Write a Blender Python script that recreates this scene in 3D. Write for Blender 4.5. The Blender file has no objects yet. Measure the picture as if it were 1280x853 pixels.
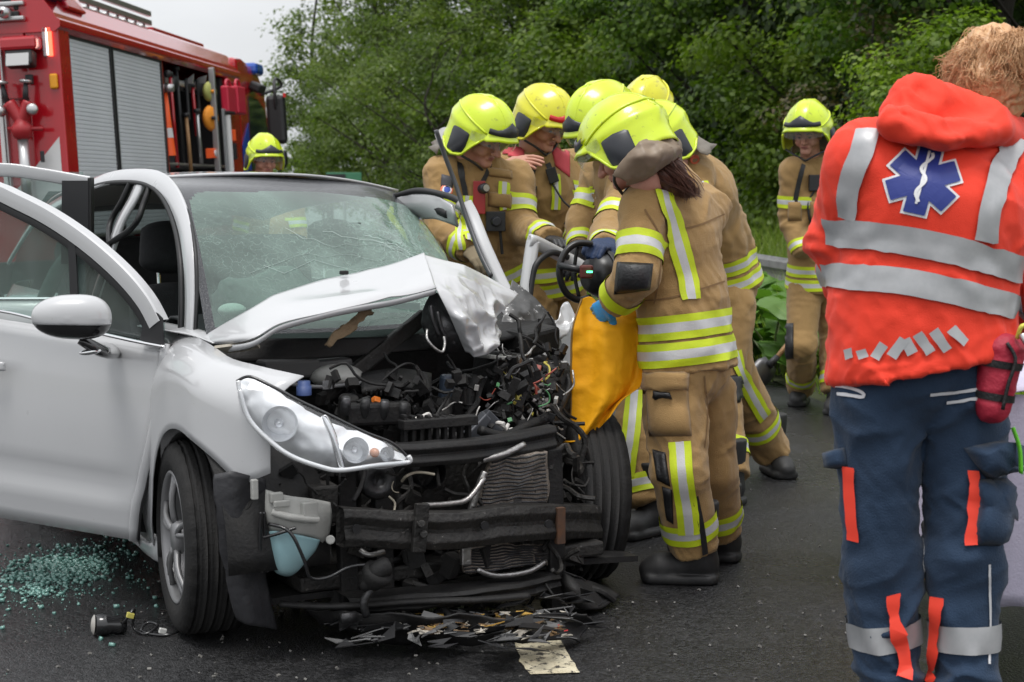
import bpy, bmesh, math, random
import numpy as np
from mathutils import Vector, Matrix, Quaternion
from mathutils.bvhtree import BVHTree
sc = bpy.context.scene
COL = sc.collection
rnd = random.Random(7)
NP = np.random.RandomState(11)
R = math.radians

# ---------------------------------------------------------------- camera
FPX = 2050.0
PITCH = math.atan((426.5-234)/FPX)
EYE = np.array([0, 0, 1.42])
cam = bpy.data.cameras.new('camera'); camo = bpy.data.objects.new('camera', cam); COL.objects.link(camo)
cam.sensor_width = 36; cam.lens = 36*FPX/1280; cam.clip_start = .1; cam.clip_end = 3000
camo.location = EYE; camo.rotation_euler = (math.pi/2-PITCH, 0, 0)
cam.dof.use_dof = True; cam.dof.focus_distance = 5.7; cam.dof.aperture_fstop = 6.3
sc.camera = camo
sc.render.resolution_x = 1024; sc.render.resolution_y = 682

# ---------------------------------------------------------------- sky, sun, exposure
SUN_EL, SUN_ROT = R(74), R(200)
wd = bpy.data.worlds.new('World'); sc.world = wd; wd.use_nodes = True
wn = wd.node_tree; wn.nodes.clear()
sky = wn.nodes.new('ShaderNodeTexSky'); sky.sky_type = 'NISHITA'; sky.sun_disc = False
sky.sun_elevation = SUN_EL; sky.sun_rotation = SUN_ROT; sky.dust_density = 4; sky.air_density = 1.0; sky.ozone_density = 1
hs = wn.nodes.new('ShaderNodeHueSaturation'); hs.inputs['Saturation'].default_value = .14; hs.inputs['Value'].default_value = 1.0
tc = wn.nodes.new('ShaderNodeTexCoord'); mp = wn.nodes.new('ShaderNodeMapping'); mp.inputs['Scale'].default_value = (1.2, 1.2, 3.2)
nz = wn.nodes.new('ShaderNodeTexNoise'); nz.inputs['Scale'].default_value = 2.2; nz.inputs['Detail'].default_value = 6; nz.inputs['Roughness'].default_value = .55
cr = wn.nodes.new('ShaderNodeMapRange'); cr.inputs['From Min'].default_value = .3; cr.inputs['From Max'].default_value = .7; cr.inputs['To Min'].default_value = .88; cr.inputs['To Max'].default_value = 1.1
ml = wn.nodes.new('ShaderNodeVectorMath'); ml.operation = 'SCALE'
cl = wn.nodes.new('ShaderNodeMixRGB'); cl.blend_type = 'MIX'; cl.inputs[0].default_value = .62; cl.inputs[2].default_value = (7.6, 7.8, 8.05, 1)
bg = wn.nodes.new('ShaderNodeBackground'); bg.inputs['Strength'].default_value = .11
wo = wn.nodes.new('ShaderNodeOutputWorld')
L = wn.links.new
L(sky.outputs[0], hs.inputs['Color']); L(tc.outputs['Generated'], mp.inputs[0]); L(mp.outputs[0], nz.inputs['Vector'])
L(nz.outputs['Fac'], cr.inputs['Value']); L(hs.outputs[0], cl.inputs[1]); L(cl.outputs[0], ml.inputs[0]); L(cr.outputs[0], ml.inputs['Scale'])
# an overcast sky is brighter overhead than at the horizon (CIE overcast distribution)
sx = wn.nodes.new('ShaderNodeSeparateXYZ'); zc_ = wn.nodes.new('ShaderNodeMapRange'); zc_.inputs['From Min'].default_value = 0; zc_.inputs['From Max'].default_value = 1; zc_.inputs['To Min'].default_value = 1.0; zc_.inputs['To Max'].default_value = 1.6
ov = wn.nodes.new('ShaderNodeVectorMath'); ov.operation = 'SCALE'; L(tc.outputs['Generated'], sx.inputs[0]); L(sx.outputs['Z'], zc_.inputs['Value']); L(ml.outputs[0], ov.inputs[0]); L(zc_.outputs[0], ov.inputs['Scale'])
L(ov.outputs[0], bg.inputs['Color']); L(bg.outputs[0], wo.inputs['Surface'])
sl = bpy.data.lights.new('sun', 'SUN'); sl.energy = 1.4; sl.angle = R(20); sl.color = (1, .97, .93)
so = bpy.data.objects.new('sun', sl); COL.objects.link(so)
# sun stands behind the camera, high, a little to the left; only a soft brightening under the cloud
sdir = Vector((math.sin(SUN_ROT)*math.cos(SUN_EL), math.cos(SUN_ROT)*math.cos(SUN_EL), math.sin(SUN_EL)))
so.rotation_euler = sdir.to_track_quat('Z', 'Y').to_euler(); so.location = sdir*40
sc.view_settings.view_transform = 'Standard'; sc.view_settings.look = 'None'
sc.view_settings.exposure = 0.3; sc.view_settings.gamma = 1.0; sc.view_settings.use_curve_mapping = False
sc.cycles.use_denoising = True
sc.cycles.max_bounces = 8; sc.cycles.transparent_max_bounces = 12
sc.cycles.diffuse_bounces = 3; sc.cycles.glossy_bounces = 3; sc.cycles.transmission_bounces = 6

# ---------------------------------------------------------------- picture <-> place (survey of the photograph)
_f = np.array([0, math.cos(PITCH), -math.sin(PITCH)]); _u = np.array([0, math.sin(PITCH), math.cos(PITCH)]); _r = np.array([1., 0, 0])
def ray(px, py): return (px-640)/FPX*_r+(426.5-py)/FPX*_u+_f
def at(px, py, Y):
    r = ray(px, py); return EYE+r*(Y/r[1])
def gnd(px, py, z=0):
    r = ray(px, py); return EYE+r*((z-EYE[2])/r[2])
class Frame:
    "a local frame u (right), v (back), w (up) turned about the vertical"
    def __init__(s, O, ang, roll=0):
        s.M = Matrix.Translation(Vector(O)) @ Matrix.Rotation(ang, 4, 'Z') @ Matrix.Rotation(roll, 4, 'Y')
        m = np.array(s.M); s.O = m[:3, 3]; s.A = m[:3, :3]
    def w(s, *p): return s.O+s.A@np.array(p, float)
    def loc(s, P): return s.A.T@(np.array(P)-s.O)
    def hit(s, px, py, **k):
        (a, val), = k.items(); n = s.A[:, 'uvw'.index(a)]; r = ray(px, py)
        t = (val-(EYE-s.O)@n)/(r@n); return s.loc(EYE+r*t)

# ---------------------------------------------------------------- materials
MATS = {}
def mat(name, col, rough=.5, metal=0., col2=None, nscale=8., namt=.5, bump=0., bscale=60., spec=.5, coat=0., trans=0., emit=None, estr=0., rough2=None, aniso=None, sheen=0., detail=4., alpha=None, wear=None, wearcol=None):
    if name in MATS: return MATS[name]
    m = bpy.data.materials.new(name); MATS[name] = m; m.use_nodes = True
    nt = m.node_tree; b = nt.nodes['Principled BSDF']; ln = nt.links.new
    col = tuple(col)+((1,) if len(col) == 3 else ())
    b.inputs['Base Color'].default_value = col; b.inputs['Roughness'].default_value = rough; b.inputs['Metallic'].default_value = metal
    b.inputs['Specular IOR Level'].default_value = spec; b.inputs['Coat Weight'].default_value = coat; b.inputs['Coat Roughness'].default_value = .06
    b.inputs['Transmission Weight'].default_value = trans; b.inputs['Sheen Weight'].default_value = sheen
    if alpha is not None: b.inputs['Alpha'].default_value = alpha
    if emit: b.inputs['Emission Color'].default_value = tuple(emit)+(1,); b.inputs['Emission Strength'].default_value = estr
    t = nt.nodes.new('ShaderNodeTexCoord'); vec = t.outputs['Object']
    if aniso:
        mm = nt.nodes.new('ShaderNodeMapping'); mm.inputs['Scale'].default_value = aniso; ln(vec, mm.inputs[0]); vec = mm.outputs[0]
    if col2 is not None or rough2 is not None:
        n = nt.nodes.new('ShaderNodeTexNoise'); n.inputs['Scale'].default_value = nscale; n.inputs['Detail'].default_value = detail; n.inputs['Roughness'].default_value = .6
        ln(vec, n.inputs['Vector'])
        rr = nt.nodes.new('ShaderNodeMapRange'); rr.inputs['From Min'].default_value = .5-namt*.5; rr.inputs['From Max'].default_value = .5+namt*.5; ln(n.outputs['Fac'], rr.inputs['Value'])
        if col2 is not None:
            mx = nt.nodes.new('ShaderNodeMixRGB'); mx.inputs[1].default_value = col; mx.inputs[2].default_value = tuple(col2)+(1,); ln(rr.outputs[0], mx.inputs[0]); ln(mx.outputs[0], b.inputs['Base Color'])
            cout = mx.outputs[0]
        if rough2 is not None:
            r2 = nt.nodes.new('ShaderNodeMapRange'); r2.inputs['To Min'].default_value = rough; r2.inputs['To Max'].default_value = rough2; ln(rr.outputs[0], r2.inputs['Value']); ln(r2.outputs[0], b.inputs['Roughness'])
    if wear is not None:     # specks or scratches of another colour
        n3 = nt.nodes.new('ShaderNodeTexNoise'); n3.inputs['Scale'].default_value = wear[0]; n3.inputs['Detail'].default_value = 8; n3.inputs['Roughness'].default_value = .7; ln(vec, n3.inputs['Vector'])
        r3 = nt.nodes.new('ShaderNodeMapRange'); r3.inputs['From Min'].default_value = wear[1]; r3.inputs['From Max'].default_value = wear[1]+wear[2]; ln(n3.outputs['Fac'], r3.inputs['Value'])
        m3 = nt.nodes.new('ShaderNodeMixRGB'); m3.inputs[1].default_value = col; m3.inputs[2].default_value = tuple(wearcol)+(1,); ln(r3.outputs[0], m3.inputs[0])
        if col2 is not None: ln(cout, m3.inputs[1])
        ln(m3.outputs[0], b.inputs['Base Color'])
    if bump:
        n2 = nt.nodes.new('ShaderNodeTexNoise'); n2.inputs['Scale'].default_value = bscale; n2.inputs['Detail'].default_value = 5; ln(vec, n2.inputs['Vector'])
        bb = nt.nodes.new('ShaderNodeBump'); bb.inputs['Strength'].default_value = bump; bb.inputs['Distance'].default_value = .01; ln(n2.outputs['Fac'], bb.inputs['Height']); ln(bb.outputs[0], b.inputs['Normal'])
    return m
def glassmat(name, tint=(.75, .85, .82), haze=(.5, .56, .54), hazeamt=.05, rough=.02, cracks=0., hazescale=6.):
    "thin sheet of glass: see-through with mirror reflection, plus a patchy diffuse haze or a web of cracks"
    m = bpy.data.materials.new(name); MATS[name] = m; m.use_nodes = True; nt = m.node_tree; nt.nodes.clear(); ln = nt.links.new
    out = nt.nodes.new('ShaderNodeOutputMaterial'); tr = nt.nodes.new('ShaderNodeBsdfTransparent'); tr.inputs[0].default_value = tint+(1,)
    gl = nt.nodes.new('ShaderNodeBsdfGlossy'); gl.inputs['Roughness'].default_value = rough; gl.inputs[0].default_value = (1, 1, 1, 1)
    lw = nt.nodes.new('ShaderNodeLayerWeight'); pw = nt.nodes.new('ShaderNodeMath'); pw.operation = 'POWER'; pw.inputs[1].default_value = 4.5; ln(lw.outputs['Facing'], pw.inputs[0]); fr = nt.nodes.new('ShaderNodeMath'); fr.operation = 'MULTIPLY_ADD'; fr.inputs[1].default_value = .9; fr.inputs[2].default_value = .06; ln(pw.outputs[0], fr.inputs[0])
    mx = nt.nodes.new('ShaderNodeMixShader'); ln(fr.outputs[0], mx.inputs[0]); ln(tr.outputs[0], mx.inputs[1]); ln(gl.outputs[0], mx.inputs[2])
    df = nt.nodes.new('ShaderNodeBsdfDiffuse'); df.inputs[0].default_value = haze+(1,)
    m2 = nt.nodes.new('ShaderNodeMixShader'); ln(mx.outputs[0], m2.inputs[1]); ln(df.outputs[0], m2.inputs[2])
    t = nt.nodes.new('ShaderNodeTexCoord'); n = nt.nodes.new('ShaderNodeTexNoise'); n.inputs['Scale'].default_value = hazescale; n.inputs['Detail'].default_value = 6; ln(t.outputs['Object'], n.inputs['Vector'])
    rr = nt.nodes.new('ShaderNodeMapRange'); rr.inputs['From Min'].default_value = .3; rr.inputs['From Max'].default_value = .7; rr.inputs['To Min'].default_value = hazeamt*.45; rr.inputs['To Max'].default_value = hazeamt*1.6; ln(n.outputs['Fac'], rr.inputs['Value'])
    fac = rr.outputs[0]
    if cracks:
        at_ = nt.nodes.new('ShaderNodeAttribute'); at_.attribute_name = 'crack'
        for sc_, wid, gain in ((26, .035, .7), (60, .07, .9), (120, .12, 1.)):
            v = nt.nodes.new('ShaderNodeTexVoronoi'); v.feature = 'DISTANCE_TO_EDGE'; v.inputs['Scale'].default_value = sc_
            wv = nt.nodes.new('ShaderNodeTexNoise'); wv.inputs['Scale'].default_value = sc_*.5; ln(t.outputs['Object'], wv.inputs['Vector'])
            ad = nt.nodes.new('ShaderNodeVectorMath'); ad.operation = 'MULTIPLY_ADD'; ad.inputs[1].default_value = (.12,)*3; ln(wv.outputs['Color'], ad.inputs[0]); ln(t.outputs['Object'], ad.inputs[2]); ln(ad.outputs[0], v.inputs['Vector'])
            r2 = nt.nodes.new('ShaderNodeMapRange'); r2.inputs['From Min'].default_value = 0; r2.inputs['From Max'].default_value = wid; r2.inputs['To Min'].default_value = gain; r2.inputs['To Max'].default_value = 0; ln(v.outputs['Distance'], r2.inputs['Value'])
            thr = {26: .12, 60: .3, 120: .5}[sc_]
            r4 = nt.nodes.new('ShaderNodeMapRange'); r4.inputs['From Min'].default_value = thr; r4.inputs['From Max'].default_value = thr+.4; ln(at_.outputs['Fac'], r4.inputs['Value'])
            mu = nt.nodes.new('ShaderNodeMath'); mu.operation = 'MULTIPLY'; ln(r2.outputs[0], mu.inputs[0]); ln(r4.outputs[0], mu.inputs[1])
            mu2 = nt.nodes.new('ShaderNodeMath'); mu2.operation = 'MULTIPLY_ADD'; mu2.inputs[1].default_value = cracks; ln(mu.outputs[0], mu2.inputs[0]); ln(fac, mu2.inputs[2]); mu2.use_clamp = True; fac = mu2.outputs[0]
        mm = nt.nodes.new('ShaderNodeMath'); mm.operation = 'MINIMUM'; mm.inputs[1].default_value = .8; ln(fac, mm.inputs[0]); fac = mm.outputs[0]
    ln(fac, m2.inputs[0]); ln(m2.outputs[0], out.inputs[0])
    return m

# ---------------------------------------------------------------- mesh building
def link(name, me, mats=(), parent=None, smooth=False, label=None, cat=None, group=None, kind=None, loc=None):
    o = bpy.data.objects.new(name, me); COL.objects.link(o)
    if not isinstance(mats, (list, tuple)): mats = [mats]
    if me is not None and not me.materials:
        for m in mats: me.materials.append(m)
    if parent is not None: o.parent = parent
    if smooth: me.polygons.foreach_set('use_smooth', [True]*len(me.polygons))
    if loc is not None: o.location = loc
    return tag(o, label, cat, group, kind)
def tag(o, label=None, cat=None, group=None, kind=None):
    if label: o['label'] = label
    if cat: o['category'] = cat
    if group: o['group'] = group
    if kind: o['kind'] = kind
    return o
def empty(name, loc=(0, 0, 0), label=None, cat=None, group=None, M=None):
    o = bpy.data.objects.new(name, None); COL.objects.link(o); o.empty_display_size = .1
    if M is not None: o.matrix_world = M
    else: o.location = loc
    return tag(o, label, cat, group)
def copy_tree(o, parent=None):
    c = o.copy(); COL.objects.link(c); c.parent = parent
    for ch in list(o.children): copy_tree(ch, c)
    return c
def npmesh(name, V, F, mi=None):
    "F: int array (n,3) or (n,4)"
    V = np.asarray(V, np.float32); F = np.asarray(F, np.int32); k = F.shape[1]
    me = bpy.data.meshes.new(name); me.vertices.add(len(V)); me.vertices.foreach_set('co', V.ravel())
    me.loops.add(F.size); me.loops.foreach_set('vertex_index', F.ravel())
    me.polygons.add(len(F)); me.polygons.foreach_set('loop_start', np.arange(0, F.size, k, dtype=np.int32)); me.polygons.foreach_set('loop_total', np.full(len(F), k, np.int32))
    if mi is not None: me.polygons.foreach_set('material_index', np.asarray(mi, np.int32))
    me.update(calc_edges=True); return me
def unit(v):
    v = np.asarray(v, float); return v/(np.linalg.norm(v)+1e-12)
def crom(P, n, closed=False):
    "Catmull-Rom through rows of P (k,...) -> n samples"
    P = np.asarray(P, float); k = len(P)
    ts = np.linspace(0, k if closed else k-1, n, endpoint=not closed)
    i = np.floor(ts).astype(int); 
    if not closed: i = np.minimum(i, k-2)
    f = (ts-i).reshape((-1,)+(1,)*(P.ndim-1))
    def g(j): return P[j % k] if closed else P[np.clip(j, 0, k-1)]
    a, b, c, d = g(i-1), g(i), g(i+1), g(i+2)
    return .5*((2*b)+(-a+c)*f+(2*a-5*b+4*c-d)*f*f+(-a+3*b-3*c+d)*f**3)
class MB:
    def __init__(s): s.V = []; s.F = []; s.mi = []; s.cur = 0
    def add(s, V, F, mi=None):
        n = len(s.V); s.V += [tuple(float(c) for c in v) for v in V]; s.F += [tuple(int(i)+n for i in f) for f in F]
        s.mi += [s.cur if mi is None else mi]*len(F); return s
    def box(s, c, sz, rot=None, taper=1., mi=None):
        x, y, z = [q/2 for q in sz]; V = []
        for k, (a, b, d) in enumerate([(-1,-1,-1),(1,-1,-1),(1,1,-1),(-1,1,-1),(-1,-1,1),(1,-1,1),(1,1,1),(-1,1,1)]):
            t = taper if d > 0 else 1.
            V.append(Vector((a*x*t, b*y*t, d*z)))
        if rot is not None:
            Mx = rot if isinstance(rot, Matrix) else (Matrix.Rotation(rot[2], 3, 'Z') @ Matrix.Rotation(rot[1], 3, 'Y') @ Matrix.Rotation(rot[0], 3, 'X'))
            V = [Mx @ v for v in V]
        V = [v+Vector(c) for v in V]
        return s.add(V, [(0,3,2,1),(4,5,6,7),(0,1,5,4),(1,2,6,5),(2,3,7,6),(3,0,4,7)], mi)
    def beam(s, a, b, wd, ht, upv=(0, 0, 1), mi=None):
        "rectangular bar from a to b"
        a, b = np.array(a, float), np.array(b, float); t = unit(b-a); sd = unit(np.cross(t, upv)); u = np.cross(sd, t); V = []
        for p in (a, b):
            for x, z in ((-1,-1),(1,-1),(1,1),(-1,1)): V.append(p+sd*x*wd/2+u*z*ht/2)
        return s.add(V, [(3,2,1,0),(4,5,6,7),(0,1,5,4),(1,2,6,5),(2,3,7,6),(3,0,4,7)], mi)
    def tube(s, P, r, n=8, cap=True, mi=None, flat=None):
        P = np.asarray(P, float); m = len(P); r = np.broadcast_to(np.asarray(r, float), (m,))
        T = np.gradient(P, axis=0); T /= np.linalg.norm(T, axis=1)[:, None]+1e-12
        ref = np.array([0, 0, 1.]) if abs(T[0][2]) < .9 else np.array([1., 0, 0]); sd = unit(np.cross(T[0], ref)); V = []
        for i in range(m):
            sd = unit(sd-T[i]*(sd@T[i])); u = np.cross(T[i], sd)
            for k in range(n):
                a = 2*math.pi*k/n; V.append(P[i]+r[i]*(math.cos(a)*sd+math.sin(a)*u*(flat or 1)))
        F = [(i*n+k, i*n+(k+1) % n, (i+1)*n+(k+1) % n, (i+1)*n+k) for i in range(m-1) for k in range(n)]
        if cap: F += [tuple(range(n-1, -1, -1)), tuple((m-1)*n+k for k in range(n))]
        return s.add(V, F, mi)
    def cyl(s, a, b, r0, r1=None, n=16, cap=True, mi=None): return s.tube([a, b], [r0, r0 if r1 is None else r1], n, cap, mi)
    def lathe(s, prof, o, ax, n=24, mi=None, close=False):
        "prof: list of (r, h) along axis ax from o"
        ax = unit(ax); ref = np.array([0, 0, 1.]) if abs(ax[2]) < .9 else np.array([1., 0, 0]); e = unit(np.cross(ax, ref)); g = np.cross(ax, e); o = np.array(o, float)
        V = [o+ax*h+r*(math.cos(2*math.pi*k/n)*e+math.sin(2*math.pi*k/n)*g) for r, h in prof for k in range(n)]
        m = len(prof); F = [(i*n+k, i*n+(k+1) % n, (i+1)*n+(k+1) % n, (i+1)*n+k) for i in range(m-1) for k in range(n)]
        if close: F += [((m-1)*n+k, (m-1)*n+(k+1) % n, (k+1) % n, k) for k in range(n)]
        return s.add(V, F, mi)
    def prism(s, poly, d, mi=None):
        "extrude a closed 3D polygon by vector d"
        n = len(poly); d = np.array(d, float); V = [np.array(p, float) for p in poly]; V = V+[p+d for p in V]
        return s.add(V, [tuple(range(n-1, -1, -1)), tuple(range(n, 2*n))]+[(k, (k+1) % n, n+(k+1) % n, n+k) for k in range(n)], mi)
    def ell(s, c, r, nu=16, nv=10, M=None, mi=None):
        V = []; F = []
        for i in range(nv+1):
            th = math.pi*i/nv
            for k in range(nu):
                a = 2*math.pi*k/nu; p = Vector((r[0]*math.sin(th)*math.cos(a), r[1]*math.sin(th)*math.sin(a), r[2]*math.cos(th)))
                if M is not None: p = M @ p
                V.append(p+Vector(c))
        for i in range(nv):
            for k in range(nu): F.append((i*nu+k, (i+1)*nu+k, (i+1)*nu+(k+1) % nu, i*nu+(k+1) % nu))
        return s.add(V, F, mi)
    def grid(s, G, mi=None, wrap=False):
        G = np.asarray(G, float); a, b = G.shape[:2]
        bb = b if wrap else b-1
        return s.add(G.reshape(-1, 3), [(i*b+j, i*b+(j+1) % b, (i+1)*b+(j+1) % b, (i+1)*b+j) for i in range(a-1) for j in range(bb)], mi)
    def loft(s, curves, nu, nv, mi=None, jit=None):
        "curves: list of polylines with equal point counts; smooth both ways"
        C_ = np.array([crom(c, nv) for c in curves]); G = crom(C_, nu)
        if jit is not None: G = jit(G)
        return s.grid(G, mi)
    def build(s, name, mats, parent=None, smooth=False, bevel=0., solid=0., sub=0, auto=None, **kw):
        me = bpy.data.meshes.new(name); me.from_pydata(s.V, [], s.F); me.polygons.foreach_set('material_index', s.mi); me.update()
        o = link(name, me, mats, parent, smooth, **kw)
        if solid: md = o.modifiers.new('thickness', 'SOLIDIFY'); md.thickness = solid; md.offset = 0
        if bevel: md = o.modifiers.new('bevel', 'BEVEL'); md.width = bevel; md.segments = 2; md.limit_method = 'ANGLE'; md.angle_limit = R(40); md.harden_normals = False
        if sub: md = o.modifiers.new('sub', 'SUBSURF'); md.levels = sub; md.render_levels = sub
        return o

# ---------------------------------------------------------------- noise and soft solids
def _hash(i, j, k, seed):
    h = (i*374761393+j*668265263+k*1274126177+seed*974711) & 0x7fffffff
    h = ((h ^ (h >> 13))*1103515245+12345) & 0x7fffffff
    h = ((h ^ (h >> 15))*1103515245+12345) & 0x7fffffff
    return (h & 0xffff)/32767.5-1
def vnoise(P, seed=0):
    P = np.asarray(P, float); I = np.floor(P).astype(np.int64); f = P-I; f = f*f*f*(f*(f*6-15)+10); o = 0
    for a in (0, 1):
        for b in (0, 1):
            for c in (0, 1):
                w = (f[..., 0] if a else 1-f[..., 0])*(f[..., 1] if b else 1-f[..., 1])*(f[..., 2] if c else 1-f[..., 2])
                o = o+w*_hash(I[..., 0]+a, I[..., 1]+b, I[..., 2]+c, seed)
    return o
def fbm(P, seed=0, oct=3):
    o = 0; a = 1.
    for k in range(oct): o = o+a*vnoise(np.asarray(P)*2**k+k*17.3, seed+k); a *= .5
    return o
def smin(a, b, k):
    h = np.clip(.5+.5*(b-a)/k, 0, 1); return b+(a-b)*h-k*h*(1-h)
def ecap(P, a, b, ra, rb, S=None):
    "soft tapered limb; ra, rb are radii or (side, depth) pairs, S the side direction"
    a, b = np.asarray(a, np.float32), np.asarray(b, np.float32); ra = np.broadcast_to(np.asarray(ra, float), (2,)); rb = np.broadcast_to(np.asarray(rb, float), (2,))
    ax = b-a; l = float(np.linalg.norm(ax)); ax = ax/max(l, 1e-6)
    if S is None: S = np.cross(ax, [0.3, .9, .2])
    S = np.asarray(S, float); S = unit(S-ax*(S@ax)); D = np.cross(ax, S)
    q = P-a; z = q@ax.astype(np.float32); t = np.clip(z/max(l, 1e-6), 0, 1); lz = z-t*l
    x = q@S.astype(np.float32); y = q@D.astype(np.float32); ts = t*t*(3-2*t)*.5+t*.5
    rx = ra[0]+(rb[0]-ra[0])*ts; ry = ra[1]+(rb[1]-ra[1])*ts; rm = np.minimum(rx, ry)
    return (np.sqrt((x/rx)**2+(y/ry)**2+(lz/rm)**2)-1)*rm
def nets(D, o, h):
    "surface nets over a sampled distance field"
    nx, ny, nz_ = D.shape; s = D < 0
    cs = [(a, b, c) for a in (0, 1) for b in (0, 1) for c in (0, 1)]
    sl = lambda A, a, b, c: A[a:nx-1+a, b:ny-1+b, c:nz_-1+c]
    cnt = sum(sl(s, *c).astype(np.int8) for c in cs); m = (cnt > 0) & (cnt < 8)
    I = np.argwhere(m); idx = np.full(m.shape, -1, np.int64); idx[m] = np.arange(len(I))
    val = {c: sl(D, *c)[m] for c in cs}; pos = np.zeros((len(I), 3)); n = np.zeros(len(I))
    for c in cs:
        for ax in range(3):
            if c[ax] == 0:
                d = list(c); d[ax] = 1; v0, v1 = val[c], val[tuple(d)]; x = (v0 < 0) != (v1 < 0); t = np.where(x, v0/np.where(x, v0-v1, 1), 0)
                p = np.tile(np.array(c, float), (len(I), 1)); p[:, ax] += t; pos += p*x[:, None]; n += x
    V = (I+pos/n[:, None])*h+np.asarray(o); Fs = []
    for ax in range(3):
        b, c = (ax+1) % 3, (ax+2) % 3
        lo = [slice(None)]*3; hi = [slice(None)]*3; lo[ax] = slice(0, -1); hi[ax] = slice(1, None)
        x = s[tuple(lo)] != s[tuple(hi)]; E_ = np.argwhere(x); ok = (E_[:, b] > 0) & (E_[:, c] > 0) & (E_[:, b] < D.shape[b]-1) & (E_[:, c] < D.shape[c]-1); E_ = E_[ok]
        def g(db, dc):
            q = E_.copy(); q[:, b] += db; q[:, c] += dc; return idx[q[:, 0], q[:, 1], q[:, 2]]
        Q = np.stack([g(-1, -1), g(0, -1), g(0, 0), g(-1, 0)], 1); neg = s[E_[:, 0], E_[:, 1], E_[:, 2]]
        Q[~neg] = Q[~neg][:, ::-1]; Fs.append(Q)
    F = np.concatenate(Fs); F = F[(F >= 0).all(1)]
    return V, F
def sdfmesh(fn, lo, hi, h):
    lo = np.asarray(lo)-2*h; n = np.ceil((np.asarray(hi)+2*h-lo)/h).astype(int)+1
    ax = [np.arange(k, dtype=np.float32)*h+o for k, o in zip(n, lo)]
    P = np.stack(np.meshgrid(*ax, indexing='ij'), -1).astype(np.float32)
    D = fn(P.reshape(-1, 3)).reshape(n); return nets(D, lo, h)
def vnormals(V, F):
    N = np.zeros_like(V); a = V[F[:, 2]]-V[F[:, 0]]; b = V[F[:, 3 if F.shape[1] == 4 else 1]]-V[F[:, 1 if F.shape[1] == 4 else 0]]
    fn = np.cross(a, b)
    for k in range(F.shape[1]): np.add.at(N, F[:, k], fn)
    return N/(np.linalg.norm(N, axis=1)[:, None]+1e-12)
# ================================================================ SETTING
ROAD = Frame((0, 0, 0), .121)          # u across the road (right +), v along it
def asphalt():
    m = bpy.data.materials.new('wet_asphalt'); m.use_nodes = True; nt = m.node_tree; b = nt.nodes['Principled BSDF']; ln = nt.links.new
    t = nt.nodes.new('ShaderNodeTexCoord').outputs['Object']
    def noise(s, d=4, r=.6):
        n = nt.nodes.new('ShaderNodeTexNoise'); n.inputs['Scale'].default_value = s; n.inputs['Detail'].default_value = d; n.inputs['Roughness'].default_value = r; ln(t, n.inputs['Vector']); return n.outputs['Fac']
    def mr(x, a, b_, c, d):
        q = nt.nodes.new('ShaderNodeMapRange'); q.inputs['From Min'].default_value = a; q.inputs['From Max'].default_value = b_; q.inputs['To Min'].default_value = c; q.inputs['To Max'].default_value = d; ln(x, q.inputs['Value']); return q.outputs[0]
    def mix(f, a, b_, mode='MIX'):
        q = nt.nodes.new('ShaderNodeMixRGB'); q.blend_type = mode
        for s, v in ((0, f), (1, a), (2, b_)):
            if isinstance(v, (float, tuple)): q.inputs[s].default_value = v
            else: ln(v, q.inputs[s])
        return q.outputs[0]
    vo = nt.nodes.new('ShaderNodeTexVoronoi'); vo.inputs['Scale'].default_value = 85; ln(t, vo.inputs['Vector'])
    vo2 = nt.nodes.new('ShaderNodeTexVoronoi'); vo2.inputs['Scale'].default_value = 190; ln(t, vo2.inputs['Vector'])
    stone = mix(mr(vo.outputs['Color'], .2, .9, 0, 1), (.007, .007, .0075, 1), (.036, .036, .0375, 1))
    big = mix(mr(noise(.55, 5), .35, .68, 0, 1), (.62, .62, .63, 1), (1.25, 1.25, 1.24, 1))
    col = mix(1., stone, big, 'MULTIPLY')
    col = mix(mr(noise(4.5, 6, .7), .5, .72, 0, .5), col, (.012, .012, .013, 1))
    spark = mr(noise(330, 2), .72, .78, 0, .5); col = mix(spark, col, (.17, .165, .155, 1))
    ln(col, b.inputs['Base Color'])
    wet = mr(noise(.8, 5), .38, .62, 0, 1); rg = mr(wet, 0, 1, .2, .5); ln(rg, b.inputs['Roughness']); b.inputs['Specular IOR Level'].default_value = .5
    ad = nt.nodes.new('ShaderNodeMath'); ad.operation = 'ADD'; ln(vo.outputs['Distance'], ad.inputs[0]); ln(vo2.outputs['Distance'], ad.inputs[1])
    bp = nt.nodes.new('ShaderNodeBump'); bp.inputs['Strength'].default_value = .55; bp.inputs['Distance'].default_value = .006; bp.invert = True; ln(ad.outputs[0], bp.inputs['Height']); ln(bp.outputs[0], b.inputs['Normal'])
    return m
M_ASPH = asphalt()
M_SOIL = mat('verge_soil', (.05, .062, .022), .95, col2=(.03, .035, .012), nscale=3, bump=.8, bscale=18)
M_PAINT = mat('road_paint', (.68, .62, .46), .65, col2=(.5, .44, .3), nscale=14, bump=.5, bscale=180, wear=(30, .53, .05), wearcol=(.05, .045, .04))
def flat(name, u0, u1, v0, v1, z, m, nu=2, nv=2, amp=0., **k):
    us = np.linspace(u0, u1, nu); vs = np.linspace(v0, v1, nv); G = np.array([[ROAD.w(u, v, z) for u in us] for v in vs])
    if amp: G[..., 2] += amp*fbm(G*.7, 3)
    b = MB(); b.grid(G); return b.build(name, m, smooth=amp > 0, **k)
flat('ground', -600, 600, -60, 1500, -.05, M_SOIL, kind='structure')
road = flat('road', -13, 3.35, -20, 400, 0, M_ASPH, kind='structure')
def bank(u): return .02+.75*float(np.clip((u-4.8)/2.4, 0, 1))**1.3
G = np.array([[ROAD.w(u, v, bank(u)) for u in np.linspace(3.35, 26, 70)] for v in np.linspace(-5, 120, 200)]); G[..., 2] += .05*fbm(G*.7, 3)
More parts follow.
